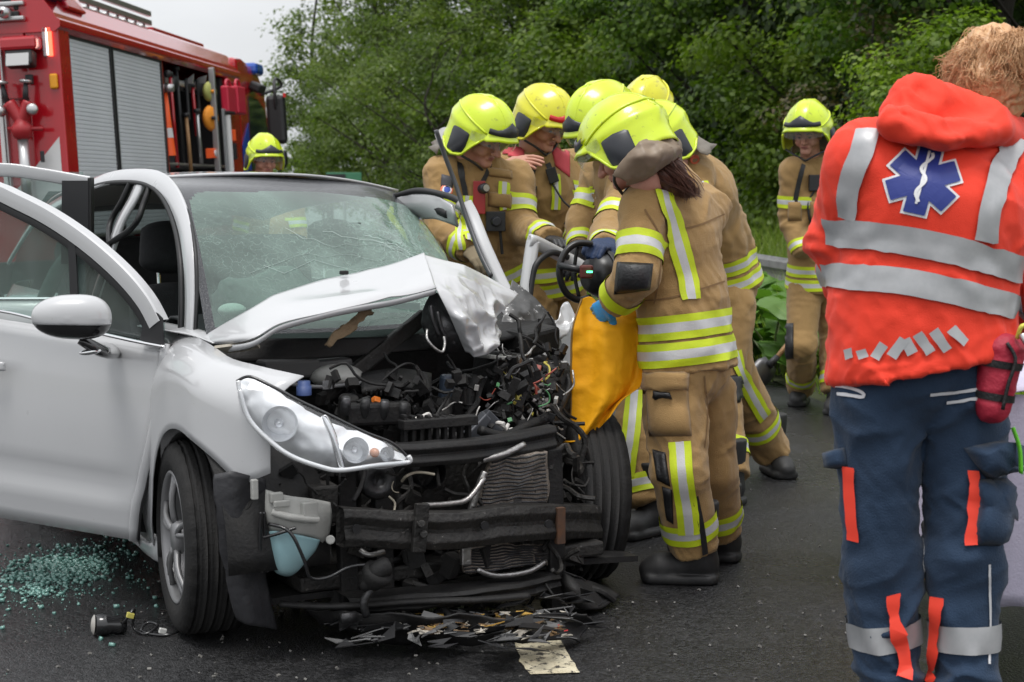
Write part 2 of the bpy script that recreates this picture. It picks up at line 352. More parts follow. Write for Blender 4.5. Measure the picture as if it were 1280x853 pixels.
b = MB(); b.grid(G); verge = b.build('verge', M_SOIL, smooth=True, kind='structure')
# broken lane line: the dash that runs under the wreck, and the others of its row
c = ROAD.loc(gnd(668, 795))
for i, dv in enumerate((0, 9, 18, 27, 36)):
    L_ = 3.0 if i else 1.05
    b = MB(); nn = 24; vs = np.linspace(c[1]-.42+dv, c[1]-.42+dv+L_, nn)
    Lf = [ROAD.w(c[0]-.075+.004*NP.randn(), v, .004) for v in vs]; Rt = [ROAD.w(c[0]+.075+.004*NP.randn(), v, .004) for v in vs]
    b.grid(np.array([[p, q] for p, q in zip(Lf, Rt)])); b.build('lane_dash', M_PAINT, road)

# ---------------------------------------------------------------- foliage
def leafmat(name, c0, c1, c2, tr=.3, rough=.45):
    m = bpy.data.materials.new(name); m.use_nodes = True; nt = m.node_tree; ln = nt.links.new; b = nt.nodes['Principled BSDF']; out = nt.nodes['Material Output']
    a = nt.nodes.new('ShaderNodeAttribute'); a.attribute_name = 'tint'; r = nt.nodes.new('ShaderNodeValToRGB'); ln(a.outputs['Fac'], r.inputs[0])
    r.color_ramp.elements[0].color = c0+(1,); r.color_ramp.elements[1].color = c2+(1,); e = r.color_ramp.elements.new(.5); e.color = c1+(1,)
    ln(r.outputs[0], b.inputs['Base Color']); b.inputs['Roughness'].default_value = rough; b.inputs['Specular IOR Level'].default_value = .4
    t = nt.nodes.new('ShaderNodeBsdfTranslucent'); mx = nt.nodes.new('ShaderNodeMixShader'); mx.inputs[0].default_value = tr
    hs_ = nt.nodes.new('ShaderNodeMixRGB'); hs_.blend_type = 'MULTIPLY'; hs_.inputs[0].default_value = 1; hs_.inputs[2].default_value = (1.3, 1.5, .6, 1); ln(r.outputs[0], hs_.inputs[1]); ln(hs_.outputs[0], t.inputs[0])
    ln(b.outputs[0], mx.inputs[1]); ln(t.outputs[0], mx.inputs[2]); ln(mx.outputs[0], out.inputs[0]); return m
M_LEAF = [leafmat('leaf_alder', (.030, .068, .009), (.085, .16, .016), (.18, .27, .033), .44),
          leafmat('leaf_willow', (.046, .080, .012), (.10, .155, .022), (.165, .22, .04), .42),
          leafmat('leaf_fresh', (.042, .080, .010), (.115, .185, .019), (.22, .30, .042), .44),
          leafmat('leaf_shaded', (.012, .03, .006), (.03, .06, .011), (.055, .095, .018)),  # shade of the deep wood put into the leaf colour
          leafmat('leaf_brown', (.05, .05, .018), (.085, .07, .028), (.12, .085, .04))]
M_BARK = mat('bark', (.045, .038, .03), .9, col2=(.02, .017, .014), nscale=9, bump=.9, bscale=25)
def leaves(cen, nrm, size, asp, rs, tint, k=6):
    "k-sided leaves at cen facing nrm"
    n = len(cen); a = rs.randn(n, 3); T = np.cross(nrm, a); T /= np.linalg.norm(T, axis=1)[:, None]; B = np.cross(nrm, T)
    if k == 6: pts = [(-1, 0), (-.45, .8), (.45, .75), (1.05, 0), (.45, -.75), (-.45, -.8)]
    else: pts = [(-1, 0), (.1, .8), (1.1, 0), (.1, -.8)]
    sz = size*(.6+.8*rs.rand(n)); V = np.stack([cen+T*(x*sz*.5)[:, None]+B*(y*sz*.5*asp)[:, None]+nrm*(-abs(y)*.12*sz)[:, None] for x, y in pts], 1).reshape(-1, 3)
    return V, np.arange(n*len(pts)).reshape(n, -1), np.repeat(tint, len(pts))
def crown(seed, rad, zc, nclump, nleaf, size, cr_, asp=.9, k=6, droop=0., shell=.62):
    rs = np.random.RandomState(seed); C_ = []
    while len(C_) < nclump:
        d = unit(rs.randn(3)); r = (shell+(1-shell)*rs.rand()**.6)*(1+.28*vnoise(d[None]*1.6+seed, 5)[0]); p = d*r*np.array(rad)
        if zc+p[2] > .25: C_.append(p+[0, 0, zc])
    C_ = np.array(C_); cen = []; nr = []; ti = []
    for c_ in C_:
        n = int(nleaf*(.5+rs.rand())); q = rs.randn(n, 3); q /= np.linalg.norm(q, axis=1)[:, None]; rr = rs.rand(n)**.45
        e = cr_*(.6+.8*rs.rand())*np.array([1.15, 1.15, .62]); off = q*rr[:, None]*e
        off[:, 2] -= droop*(off[:, 0]**2+off[:, 1]**2)/cr_
        cen.append(c_+off); o = unit(c_-[0, 0, zc]); nn = q*.7+np.array([0, 0, .75])+.35*o+rs.randn(n, 3)*.45; nr.append(nn/np.linalg.norm(nn, axis=1)[:, None])
        ti.append(np.clip(.48+.22*rs.randn()+.18*rs.randn(n), 0, 1))
    V, F, t = leaves(np.concatenate(cen), np.concatenate(nr), size, asp, rs, np.concatenate(ti), k)
    me = npmesh('crown', V, F); at_ = me.attributes.new('tint', 'FLOAT', 'POINT'); at_.data.foreach_set('value', t.astype(np.float32)); return me, C_
def trunkmesh(C_, h, r0, seed, nl=26):
    rs = np.random.RandomState(seed); b = MB(); top = np.array([.3*rs.randn(), .3*rs.randn(), h]); P = crom([np.zeros(3)-[0, 0, .2], [.1*rs.randn(), .1*rs.randn(), h*.33], [.2*rs.randn(), .2*rs.randn(), h*.66], top], 12)
    b.tube(P, np.linspace(r0, r0*.2, 12), 9)
    for c_ in C_[rs.permutation(len(C_))[:nl]]:
        z = np.clip(c_[2]-.5-.35*np.hypot(*c_[:2]), .3, h*.95); i = int(np.clip(z/h*11, 0, 10)); s = P[i]; m_ = (s+c_)/2+rs.randn(3)*.15+[0, 0, .1]
        b.tube(crom([s, m_, c_], 6), np.linspace(r0*.3*(1-.5*z/h), .012, 6), 5)
    me = bpy.data.meshes.new('trunk'); me.from_pydata(b.V, [], b.F); me.update(); return me
KIND = {}
def kind(name, seed, rad, zc, nclump, nleaf, size, cr_, m, h, r0, **k):
    me, C_ = crown(seed, rad, zc, nclump, nleaf, size, cr_, **k); me.materials.append(m); tm = trunkmesh(C_, h, r0, seed); tm.materials.append(M_BARK); KIND[name] = (me, tm)
kind('alder', 1, (2.5, 2.5, 4.6), 4.3, 120, 330, .068, .56, M_LEAF[0], 8, .15)
kind('beech', 2, (2.8, 2.8, 5.0), 4.8, 115, 340, .070, .60, M_LEAF[2], 9, .18, droop=.15)
kind('willow', 3, (2.8, 2.8, 4.6), 4.2, 120, 300, .095, .62, M_LEAF[1], 8, .16, asp=.45, droop=.35, k=4)
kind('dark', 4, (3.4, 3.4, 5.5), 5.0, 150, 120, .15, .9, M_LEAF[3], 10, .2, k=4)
kind('shrub', 5, (1.7, 1.5, 1.6), 1.35, 60, 260, .064, .40, M_LEAF[2], 2.4, .05)
kind('sallow', 6, (2.0, 1.8, 1.9), 1.6, 100, 170, .075, .45, M_LEAF[1], 2.8, .05, asp=.5, k=4)
kind('copper', 7, (.9, .8, 1.5), 1.5, 40, 110, .055, .33, M_LEAF[4], 2.6, .04, k=4)
kind('birch', 8, (2.6, 2.6, 5.2), 5.6, 105, 110, .15, .75, M_LEAF[1], 10, .16, asp=.7, k=4, droop=.3, shell=.35)
def tree(name, knd, px, Y, s, rz, label, cat='tree', group=None, sz=None, z=0):
    p = at(px, 300, Y); o = empty(name, (p[0], p[1], z), label, cat, group); o.rotation_euler.z = rz; o.scale = (s, s, sz or s)
    me, tm = KIND[knd]; link('trunk', tm, (), o); link('crown', me, (), o); return o
G1 = 'trees along the edge of the wood'
for a in [('alder_tree', 'alder', 1235, 20.5, 1.0, .3, 'leafy alder tree behind the blond paramedic at the right edge'),
          ('alder_tree', 'beech', 1075, 25, 1.15, 1.9, 'round-leaved tree rising behind the lone firefighter by the guard rail'),
          ('beech_tree', 'alder', 950, 30, 1.25, 4.0, 'tree with dark hollows between the lone firefighter and the bent group'),
          ('beech_tree', 'beech', 845, 36, 1.3, 2.6, 'tree straight above the helmets of the bent group'),
          ('willow_tree', 'beech', 755, 42, 1.35, .9, 'tall green tree above the officer in the red-peaked helmet'),
          ('willow_tree', 'willow', 672, 46, 1.35, 5.0, 'yellow-green tree above the firefighter at the cut pillar'),
          ('willow_tree', 'willow', 596, 50, 1.3, 3.3, 'tree with drooping sprays left of the firefighter group'),
          ('birch_tree', 'birch', 412, 60, .9, 1.2, 'thin-topped tree with loose sprays against the sky'),
          ('birch_tree', 'birch', 478, 55, 1.1, 2.2, 'loose-crowned tree second from the sky gap')]:
    tree(*a, group=G1)
for i, (px, Y, s) in enumerate([(1330, 25, 1.1), (1160, 31, 1.2), (1010, 37, 1.25), (905, 43, 1.3), (800, 50, 1.35), (715, 56, 1.4), (640, 62, 1.4), (545, 66, 1.2), (1240, 38, 1.5), (940, 50, 1.5), (1090, 30, 1.05), (1400, 22, 1)]):
    tree('woodland_tree', 'dark', px, Y, s, i*1.3, 'dark tree deep in the wood behind the front row', group='trees deep in the wood')
G2 = 'bushes at the foot of the wood'
for a in [('sallow_bush', 'sallow', 572, 40, 1.5, .4, 'grey-green bush left of the firefighter at the cut pillar'),
          ('sallow_bush', 'sallow', 480, 48, 1.35, 2.2, 'grey-green bush low down beside the small green road marker'),
          ('leafy_bush', 'shrub', 885, 33, 1.4, 1.0, 'round-leaved bush left of the lone firefighter'),
          ('leafy_bush', 'shrub', 1068, 25, 1.15, 3.0, 'bush behind the lone firefighter and the orange jacket'),
          ('leafy_bush', 'shrub', 720, 38, 1.6, 4.1, 'bush behind the officer in the red-peaked helmet'),
          ('copper_bush', 'copper', 1090, 20, 1.1, 0, 'reddish-brown young bush beside the orange hood'),
          ('leafy_bush', 'shrub', 405, 58, 1.1, 5.0, 'far bush beyond the fire engine mirror'),
          ('leafy_bush', 'shrub', 1215, 17.2, .9, 2.0, 'bush just behind the blond hair'),
          ('leafy_bush', 'shrub', 650, 42, 1.6, .2, 'bush between the two leftmost yellow helmets')]:
    tree(*a, cat='bush', group=G2, z=.5)

# grass along the verge and round the rail
rs = np.random.RandomState(5)
def blades(n, u, v, z0, h, w, seed, name, label, m):
    rs = np.random.RandomState(seed); U_ = u(rs, n); V_ = v(rs, n); cl_ = vnoise(np.stack([U_*1.3, V_*1.3, 0*U_], 1), seed); keep = cl_ > -.35+.5*rs.rand(n)-.3; U_, V_ = U_[keep], V_[keep]; n = len(U_)
    base = ROAD.O+U_[:, None]*ROAD.A[:, 0]+V_[:, None]*ROAD.A[:, 1]; base[:, 2] = z0+.75*np.clip((U_-4.8)/2.4, 0, 1)**1.3
    a = rs.rand(n)*6.283; hh = h*(.45+.9*rs.rand(n)); dr = np.stack([np.cos(a), np.sin(a), 0*a], 1); sd = np.stack([-np.sin(a), np.cos(a), 0*a], 1); ln_ = .25+.6*rs.rand(n); pts = []
    for f, ww in ((0, 1), (.5, .8), (1, .12)):
        c_ = base+dr*(hh*ln_*f*f)[:, None]+np.array([0, 0, 1])*(hh*(f-.25*ln_*f*f))[:, None]; pts += [c_-sd*(w*ww/2), c_+sd*(w*ww/2)]
    V = np.stack(pts, 1).reshape(-1, 3); o = np.arange(n)[:, None]*6; F = np.concatenate([o+[0, 1, 3, 2], o+[2, 3, 5, 4]])
    me = npmesh(name, V, F); t = np.repeat(np.clip(.55+.25*rs.randn(n), 0, 1), 6); me.attributes.new('tint', 'FLOAT', 'POINT').data.foreach_set('value', t.astype(np.float32))
    return link(name, me, m, label=label, cat='grass', kind='stuff')
M_GRASS = leafmat('grass_blade', (.09, .15, .02), (.17, .26, .035), (.30, .34, .10), .45)
blades(34000, lambda r, n: 3.45+5.2*r.rand(n), lambda r, n: 7+r.rand(n)**1.5*26, .0, .58, .014, 3, 'verge_grass', 'long rough grass on the verge behind the guard rail', M_GRASS)
blades(9000, lambda r, n: 3.3+5*r.rand(n), lambda r, n: 34+r.rand(n)*40, .02, .5, .03, 4, 'far_grass', 'far grass strip below the trees left of the group', M_GRASS)

# large-leaved plants in front of the rail
M_BUR = leafmat('butterbur_leaf', (.045, .11, .016), (.085, .18, .028), (.13, .24, .05), .3, .4)
def burleaf(seed):
    rs = np.random.RandomState(seed); n = 18; V = [(0, 0, 0)]; F = []
    for r in (.5, 1.):
        for k in range(n):
            a = 2*math.pi*k/n; q = r*(.9+.12*math.sin(a*3+seed)+.05*rs.randn()) * (1-.55*math.exp(-((a-math.pi)/.35)**2)*(r))
            V.append((q*math.cos(a), q*math.sin(a), .06*math.sin(a*4+seed)*r-.22*r*r+.05*rs.randn()*r))
    for k in range(n): F += [(0, 1+k, 1+(k+1) % n), (1+k, 1+n+k, 1+n+(k+1) % n, 1+(k+1) % n)]
    me = bpy.data.meshes.new('leaf'); me.from_pydata(V, [], [f for f in F]); me.update(); me.polygons.foreach_set('use_smooth', [True]*len(me.polygons))
    me.attributes.new('tint', 'FLOAT', 'POINT').data.foreach_set('value', [float(np.clip(.5+.25*rs.randn(), 0, 1))]*len(V)); me.materials.append(M_BUR); return me
BUR = [burleaf(i) for i in range(5)]
M_STEM = mat('plant_stem', (.09, .12, .04), .6)
spots = [(928, 470, 'lowest'), (952, 452, ''), (978, 440, ''), (940, 425, ''), (965, 478, ''), (915, 440, ''), (1000, 455, ''), (958, 415, ''), (985, 470, ''), (1062, 470, ''), (900, 455, '')]
for i, (px, py, _) in enumerate(spots):
    p = gnd(px, py); o = empty('broadleaf_plant', p, 'large-leaved green plant growing in front of the guard rail', 'plant', 'large-leaved plants in front of the guard rail'); sm = MB()
    for k in range(9):
        a = rs.rand()*6.28; rr = .1+.28*rs.rand(); hh = .22+.4*rs.rand(); e = np.array([rr*math.cos(a), rr*math.sin(a), hh]); sm.tube(crom([np.zeros(3), e*[.3, .3, .6], e], 5), .008, 5)
        lf = link('leaf', BUR[(i+k) % 5], (), o); lf.location = e; s = .15+.12*rs.rand(); lf.scale = (s, s, s); lf.rotation_euler = (.5*rs.randn()*.5, .35+.3*rs.rand(), a)
    sm.build('stem', M_STEM, o)

# guard rail
M_ZINC = mat('galvanised_steel', (.34, .34, .34), .42, .75, col2=(.2, .2, .2), nscale=6, wear=(22, .58, .08), wearcol=(.13, .1, .07), rough2=.6)
RU = 4.5
rail = empty('guard_rail', ROAD.w(RU, 14, 0), 'grey steel crash barrier along the road edge behind the firefighters', 'guard rail', M=ROAD.M @ Matrix.Translation((RU, 14, 0)))
prof = [(-.0, .44), (-.045, .455), (-.05, .5), (-.005, .535), (.0, .57), (-.005, .605), (-.05, .64), (-.045, .7), (0, .715), (.012, .74)]
for i in range(14):
    v0 = -12+4*i
    b = MB(); G = np.array([[(x+(.004 if e else 0), v, z) for x, z in prof] for e, v in enumerate((v0-.02, v0+4))]); b.grid(G); b.build('beam', M_ZINC, rail, solid=.006)
    for k in range(2):
        b = MB(); v = v0+1+2*k; b.box((.06, v, .36), (.1, .06, .8)); b.box((.02, v, .58), (.06, .12, .3)); b.build('post', M_ZINC, rail, bevel=.004)
# lower second rail (dark tube-like profile ending in a curved terminal)
b = MB(); b.tube(crom([(-.10, -12, .44), (-.12, -4, .44), (-.12, -.6, .44), (-.12, -.4, .40), (-.12, -.45, .34), (-.12, -.8, .33), (-.12, -3, .33)], 40), .04, 8); b.build('terminal_bar', M_ZINC, rail, smooth=True)
# small green roadside marker far off
p = at(430, 232, 38); o = empty('road_marker', (p[0], p[1], 0), 'small green and black roadside marker far off left of the group', 'sign')
s = 38/FPX; zc = at(430, 232, 38)[2]
b = MB(); b.box((.0, 0, zc), (44*s, .04, 32*s)); b.build('plate', mat('marker_green', (.06, .22, .12), .5), o, bevel=.01)
b = MB(); b.box((-10*s, -.03, zc+5*s), (24*s, .03, 18*s)); b.build('plate_patch', mat('marker_dark', (.02, .02, .022), .5), o)
b = MB(); b.box((-9*s, -.05, zc-2*s), (12*s, .02, 9*s)); b.build('plate_figure', mat('marker_pale', (.35, .2, .17), .6), o)
b = MB(); b.cyl((0, .05, 0), (0, .05, zc), .04); b.build('post', M_ZINC, o)
# ================================================================ CRASHED CAR
_a, _b = gnd(258, 787), gnd(740, 722)
CF = Frame((_a+_b)/2, R(29))
car = empty('crashed_car', label='white hatchback with its front end torn off, doors open and bonnet buckled', cat='car', M=CF.M)
def c(px, py, **k): return CF.hit(px, py, **k)
def cv(pts): return [c(x, y, v=v) for x, y, v in pts]
M_WHITE = mat('white_car_paint', (.49, .495, .505), .26, 0, coat=.9, col2=(.465, .47, .48), nscale=2.5, rough2=.36, wear=(120, .66, .05), wearcol=(.30, .28, .25))
M_BLK = mat('black_plastic', (.010, .010, .011), .45, col2=(.022, .021, .02), nscale=14, rough2=.7, bump=.25, bscale=90, spec=.28)
M_BLKG = mat('gloss_black', (.012, .012, .013), .16, coat=.5)
M_GRIME = mat('grimy_black_steel', (.011, .0105, .010), .42, .2, col2=(.03, .028, .026), nscale=20, rough2=.7, bump=.5, bscale=70, wear=(40, .64, .06), wearcol=(.2, .19, .18))
M_DKM = mat('dark_metal', (.09, .09, .095), .38, .8, col2=(.04, .04, .04), nscale=16, rough2=.6, bump=.3, bscale=60)
M_ALU = mat('bare_aluminium', (.46, .45, .44), .34, .9, col2=(.25, .24, .23), nscale=22, bump=.3, bscale=80)
M_CHR = mat('chrome', (.75, .75, .76), .08, 1)
M_RUB = mat('tyre_rubber', (.010, .010, .0105), .65, col2=(.022, .021, .02), nscale=6, rough2=.8, bump=.3, bscale=120, spec=.3)
M_SEAL = mat('rubber_seal', (.012, .012, .013), .5)
M_CLOTHD = mat('seat_cloth', (.018, .018, .02), .9, col2=(.03, .03, .033), nscale=30, bump=.4, bscale=300)
M_FRIT = mat('wet_black_band', (.02, .021, .026), .12, coat=.3, wear=(160, .60, .06), wearcol=(.12, .125, .13), bump=.5, bscale=150)
M_LGREY = mat('pale_grey_plastic', (.42, .42, .40), .5, col2=(.3, .3, .28), nscale=9, bump=.2, bscale=50)
def rough_(G, amp, fr, seed=0):
    G = np.asarray(G); s = G.shape; P = G.reshape(-1, 3); n = np.stack([fbm(P*fr+k*9.1, seed+k) for k in range(3)], 1); return (P+amp*n).reshape(s)

def ridge_(x): return 1-2*np.abs(x)
# front wing on the passenger side
def wing(sign, dent, name, vmin=-.5):
    cols = []; vs = np.linspace(.47, vmin, 26)
    for v in vs:
        top = .945 if v > .15 else .945-.085*((.15-v)/.65)**1.3
        ac = -.13; rr = .365
        bot = .235 if v > .24 else (.31+math.sqrt(max(rr*rr-(v-ac)**2, 0)) if v > -.42 else .31+math.sqrt(max(rr*rr-(.29)**2, 0))+(-.42-v)*.6)
        flare = .022*math.exp(-((v+.13)/.4)**2)
        col = []
        for f in np.linspace(0, 1, 12):
            w = bot+(top-bot)*f; base = -.825-flare*(1-f)**.5
            inn = .10*max(0, (f-.62)/.38)**2.0+.018*max(0, (.25-f)/.25)**2*(v > .24)
            nose = .16*max(0, (-.22-v)/.3)**1.7
            col.append((sign*(base+inn+nose), v, w))
        cols.append(col)
    G = np.array(cols)
    if dent: G = dent(G)
    b = MB(); b.grid(G); return b.build(name, M_WHITE, car, smooth=True, solid=.004)
wing(1, lambda G: rough_(G, .004, 3), 'front_wing')
# small skirt behind the wheel
b = MB(); b.loft([[(-.80, .235, .30), (-.815, .30, .235), (-.81, .47, .225)], [(-.79, .235, .22), (-.80, .31, .17), (-.80, .62, .19)], [(-.72, .24, .2), (-.74, .32, .16), (-.74, .62, .18)]], 8, 10); b.build('sill_corner', M_WHITE, car, smooth=True, solid=.004)
# scuttle filler between wing and screen pillar
b = MB(); b.loft([[(-.80, .47, .95), (-.775, .25, .95), (-.735, .10, .945), (-.71, -.05, .93)], [(-.74, .45, .965), (-.70, .2, .96), (-.69, .06, .955), (-.68, -.05, .93)]], 6, 14); b.build('pillar_foot', M_WHITE, car, smooth=True, solid=.004)

# body side: screen pillar + roof rail as one arched rail, middle pillar, sill, rear quarter
def rail_(P, wd, th, name, m=M_WHITE, n=40, par=car):
    "rounded band following P, wd along the body skin, th inward"
    P = crom(P, n); b = MB(); T = np.gradient(P, axis=0); V = []
    for p, t in zip(P, T):
        t = unit(t); out = unit(np.array([p[0], 0, .45*abs(p[0])+.1])); out = unit(out-t*(out@t)); sd = np.cross(t, out)
        V.append([p+sd*wd*.5*x+out*th*.5*y for x, y in ((-.9, -1), (-1, -.4), (-.98, .5), (-.86, .86), (0, 1), (.86, .86), (.98, .5), (1, -.4), (.9, -1))])
    b.grid(np.array(V), wrap=True); return b.build(name, m, par, smooth=True)
for sgn in (-1,):
    arch = [c(235, 436, u=-.72), c(238, 372, u=-.70), c(236, 315, u=-.68), c(228, 272, u=-.645), c(212, 238, u=-.615), c(190, 222.5, u=-.60), c(152, 221, u=-.60), c(122, 228, u=-.61), (-.63, 1.95, 1.39), (-.66, 2.5, 1.28), (-.7, 2.9, 1.08)]
    rail_(arch, .064, .016, 'roof_rail')
    b = MB(); b.tube(crom([p+np.array([-.012, .055, -.022]) for p in arch[:9]], 50), .011, 6); b.tube(crom([p+np.array([.01, -.036, .008]) for p in arch[:5]], 40), .007, 6); b.build('rail_seal', M_SEAL, car, smooth=True)
    rail_([c(176, 229, u=-.605), c(166, 250, u=-.635), c(150, 280, u=-.675), (-.715, 1.13, 1.15), (-.77, 1.18, .93), (-.80, 1.2, .6), (-.79, 1.22, .3)], .10, .018, 'middle_pillar')
    b = MB(); b.tube(crom([c(163, 229, u=-.61), c(152, 252, u=-.64), c(137, 282, u=-.68), (-.735, 1.06, 1.15), (-.79, 1.12, .9), (-.8, 1.14, .3)], 30), .012, 6)
    b.tube(crom([c(188, 232, u=-.61), c(180, 254, u=-.64), c(166, 284, u=-.68), (-.735, 1.22, 1.15), (-.79, 1.26, .9), (-.8, 1.28, .3)], 30), .012, 6); b.build('pillar_seal', M_SEAL, car, smooth=True)
b = MB(); b.loft([[(-.80, .45, .30), (-.80, 1.2, .30), (-.80, 2.0, .30)], [(-.825, .45, .24), (-.825, 1.2, .24), (-.825, 2.05, .25)], [(-.79, .45, .18), (-.79, 1.2, .18), (-.79, 2.05, .19)], [(-.6, .45, .17), (-.6, 1.2, .17), (-.6, 2.05, .17)]], 10, 12); b.build('sill', M_WHITE, car, smooth=True, solid=.004)
def quarter(sg):
    cols = []
    for v in np.linspace(1.95, 3.15, 22):
        d = v-2.47; bot = .31+math.sqrt(max(.35**2-d*d, 0)) if abs(d) < .35 else .26
        cols.append([(sg*(.835-.12*f**3-.18*max(0, (v-2.7)/.45)**2), v, bot+(.97-bot)*f) for f in np.linspace(0, 1, 8)])
    b = MB(); b.grid(np.array(cols)); b.build('rear_quarter', M_WHITE, car, smooth=True, solid=.004)
quarter(-1); quarter(1)
b = MB(); b.loft([[(x*.66, 3.12, .26) for x in (-1, 0, 1)], [(x*.68, 3.2, .5) for x in (-1, 0, 1)], [(x*.68, 3.15, .9) for x in (-1, 0, 1)]], 8, 10); b.build('tailgate', M_WHITE, car, smooth=True, solid=.005)
b = MB(); b.loft([[(x*.66, 3.13, .92) for x in (-1, 0, 1)], [(x*.62, 2.98, 1.2) for x in (-1, 0, 1)], [(x*.56, 2.7, 1.4) for x in (-1, 0, 1)]], 8, 10); b.build('rear_window', glassmat('rear_glass', (.3, .34, .33)), car, smooth=True)
b = MB(); b.loft([[(.84, .6, .25), (.84, 1.3, .25), (.84, 2.1, .25)], [(.85, .6, .55), (.85, 1.3, .55), (.85, 2.1, .55)], [(.79, .6, .93), (.79, 1.3, .95), (.79, 2.1, .97)]], 8, 10); b.build('far_side_panel', M_WHITE, car, smooth=True, solid=.004)
# roof with a slight sag to the cut side
RT = [[(-.60, 1.0, 1.452), (-.3, .98, 1.468), (0, 1.0, 1.468), (.3, 1.15, 1.445), (.56, 1.28, 1.405)], [(-.61, 1.6, 1.45), (-.3, 1.6, 1.474), (0, 1.6, 1.472), (.3, 1.6, 1.45), (.58, 1.6, 1.40)], [(-.6, 2.4, 1.38), (-.3, 2.4, 1.42), (0, 2.4, 1.425), (.3, 2.4, 1.41), (.6, 2.4, 1.35)], [(-.56, 2.85, 1.3), (-.3, 2.9, 1.33), (0, 2.9, 1.34), (.3, 2.9, 1.33), (.56, 2.85, 1.28)]]
b = MB(); b.loft(RT, 16, 16); b.build('roof', M_WHITE, car, smooth=True, solid=.01)
b = MB(); b.loft([[(p[0], p[1]+.05, p[2]-.03) for p in r] for r in RT], 10, 10); b.build('headlining', mat('headlining', (.3, .3, .29), .9), car, smooth=True)
# cut roof-rail stub and peeled screen pillar on the driver's side
b = MB(); b.loft([cv([(494, 246, 1.22), (520, 243, 1.1), (548, 247, 1.0), (566, 256, .92)]), cv([(498, 258, 1.2), (525, 258, 1.08), (552, 262, .98), (568, 270, .9)]), cv([(508, 266, 1.25), (530, 272, 1.12), (552, 276, 1.0), (572, 284, .95)])], 8, 14, jit=lambda G: rough_(G, .006, 14)); b.build('cut_roof_stub', M_WHITE, car, smooth=True, solid=.012)
b = MB(); b.tube(crom(cv([(490, 247, 1.24), (520, 239, 1.1), (550, 243, 1.0), (575, 253, .9), (586, 275, .84)]), 24), .014, 7); b.tube(crom(cv([(500, 252, 1.2), (530, 255, 1.1), (560, 268, .95)]), 14), .02, 6); b.build('torn_roof_seal', M_SEAL, car, smooth=True)
rail_(cv([(582, 256, .86), (592, 275, .82), (606, 310, .74), (624, 350, .66), (642, 385, .58), (652, 410, .5)]), .06, .05, 'cut_screen_pillar', n=24)
b = MB(); b.tube(crom(cv([(545, 163, .88), (556, 195, .88), (570, 232, .86), (584, 275, .80), (600, 318, .7), (614, 346, .62)]), 30), .014, 7, flat=.6); b.build('peeled_seal', mat('peeled_seal', (.06, .06, .065), .35), car, smooth=True)
b = MB(); b.tube(crom(cv([(572, 256, .88), (582, 262, .85), (588, 272, .82)]), 8), .02, 7); b.build('torn_bracket', M_ALU, car, smooth=True)

# windscreen
left = [c(258, 418, u=-.70), c(243, 330, u=-.66), c(232, 275, u=-.625), c(221, 234, u=-.585), np.array((-.57, 1.02, 1.455))]
midl = [np.array((-.35, .10, .935)), np.array((-.34, .33, 1.15)), np.array((-.32, .52, 1.30)), np.array((-.30, .74, 1.415)), np.array((-.3, 1.0, 1.463))]
mid = [np.array((0, .16, .93)), np.array((0, .42, 1.15)), np.array((0, .62, 1.30)), np.array((0, .84, 1.41)), np.array((0, 1.04, 1.458))]
midr = [np.array((.35, .28, .94)), np.array((.35, .54, 1.13)), np.array((.34, .76, 1.27)), np.array((.33, .98, 1.38)), np.array((.32, 1.16, 1.436))]
right = [c(608, 385, u=.68), c(578, 332, u=.66), c(548, 292, u=.63), c(515, 258, u=.60), np.array((.56, 1.28, 1.398))]
nu, nv = 80, 84
G = crom(np.array([crom(x, nv) for x in (left, midl, mid, midr, right)]), nu)      # [across][up]
fa = np.linspace(0, 1, nu)[:, None]*np.ones((1, nv)); fb = np.linspace(0, 1, nv)[None]*np.ones((nu, 1))
sag = np.clip((fa-.62)/.38, 0, 1)*np.clip(1-abs(fb-.3)/.45, 0, 1); G += sag[..., None]*(.035*fbm(G*9, 4)[..., None]*np.array([.3, 1, .6])+np.array([0, .05, -.03]))
b = MB(); b.grid(G); mi = []
for i in range(nu-1):
    for j in range(nv-1):
        x_, y_ = (i+.5)/nu, (j+.5)/nv; ex, ey = max(0, .09-(x_-.035), .09-(.965-x_))/.09, max(0, .12-(.70+.03*x_-y_), .07-(y_-.02))/.12
        mi.append(1 if (x_ < .035 or x_ > .965 or y_ > .70+.03*x_ or y_ < .02 or (0 < ex and 0 < ey and math.hypot(ex, ey) > 1)) else 0)
b.mi = mi
ws = b.build('windscreen', [glassmat('cracked_glass', (.58, .76, .69), (.32, .44, .39), .26, .05, .8, 3.), M_FRIT], car, smooth=True)
dd = np.hypot((fa-1.0)*1.3, (fb-.22)*1.0); cr_ = np.clip(1.15-dd*1.35, 0, 1); cr_ = np.maximum(cr_, .28*np.clip(1.2-abs(fb-.35)*2, 0, 1))
ws.data.attributes.new('crack', 'FLOAT', 'POINT').data.foreach_set('value', cr_.ravel().astype(np.float32))
def onws(a, q):
    i = min(max(a, 0), 1)*(nu-1); j = min(max(q, 0), 1)*(nv-1); i0, j0 = min(int(i), nu-2), min(int(j), nv-2); fi, fj = i-i0, j-j0
    return (G[i0, j0]*(1-fi)*(1-fj)+G[i0+1, j0]*fi*(1-fj)+G[i0, j0+1]*(1-fi)*fj+G[i0+1, j0+1]*fi*fj)+np.array([0, -.002, .003])
b = MB(); rr = random.Random(3)
for k in range(16):       # long radiating cracks
    a0, q0 = .93, .22; an = math.pi+rr.uniform(-.75, .75); ln_ = rr.uniform(.25, .8); st = rr.uniform(.05, .25); P = []
    for t in np.linspace(st, ln_, 14):
        an += rr.uniform(-.06, .06); P.append(onws(a0+math.cos(an)*t, q0+math.sin(an)*t*.9))
    b.tube(P, .0004+.0003*rr.random(), 3, cap=False)
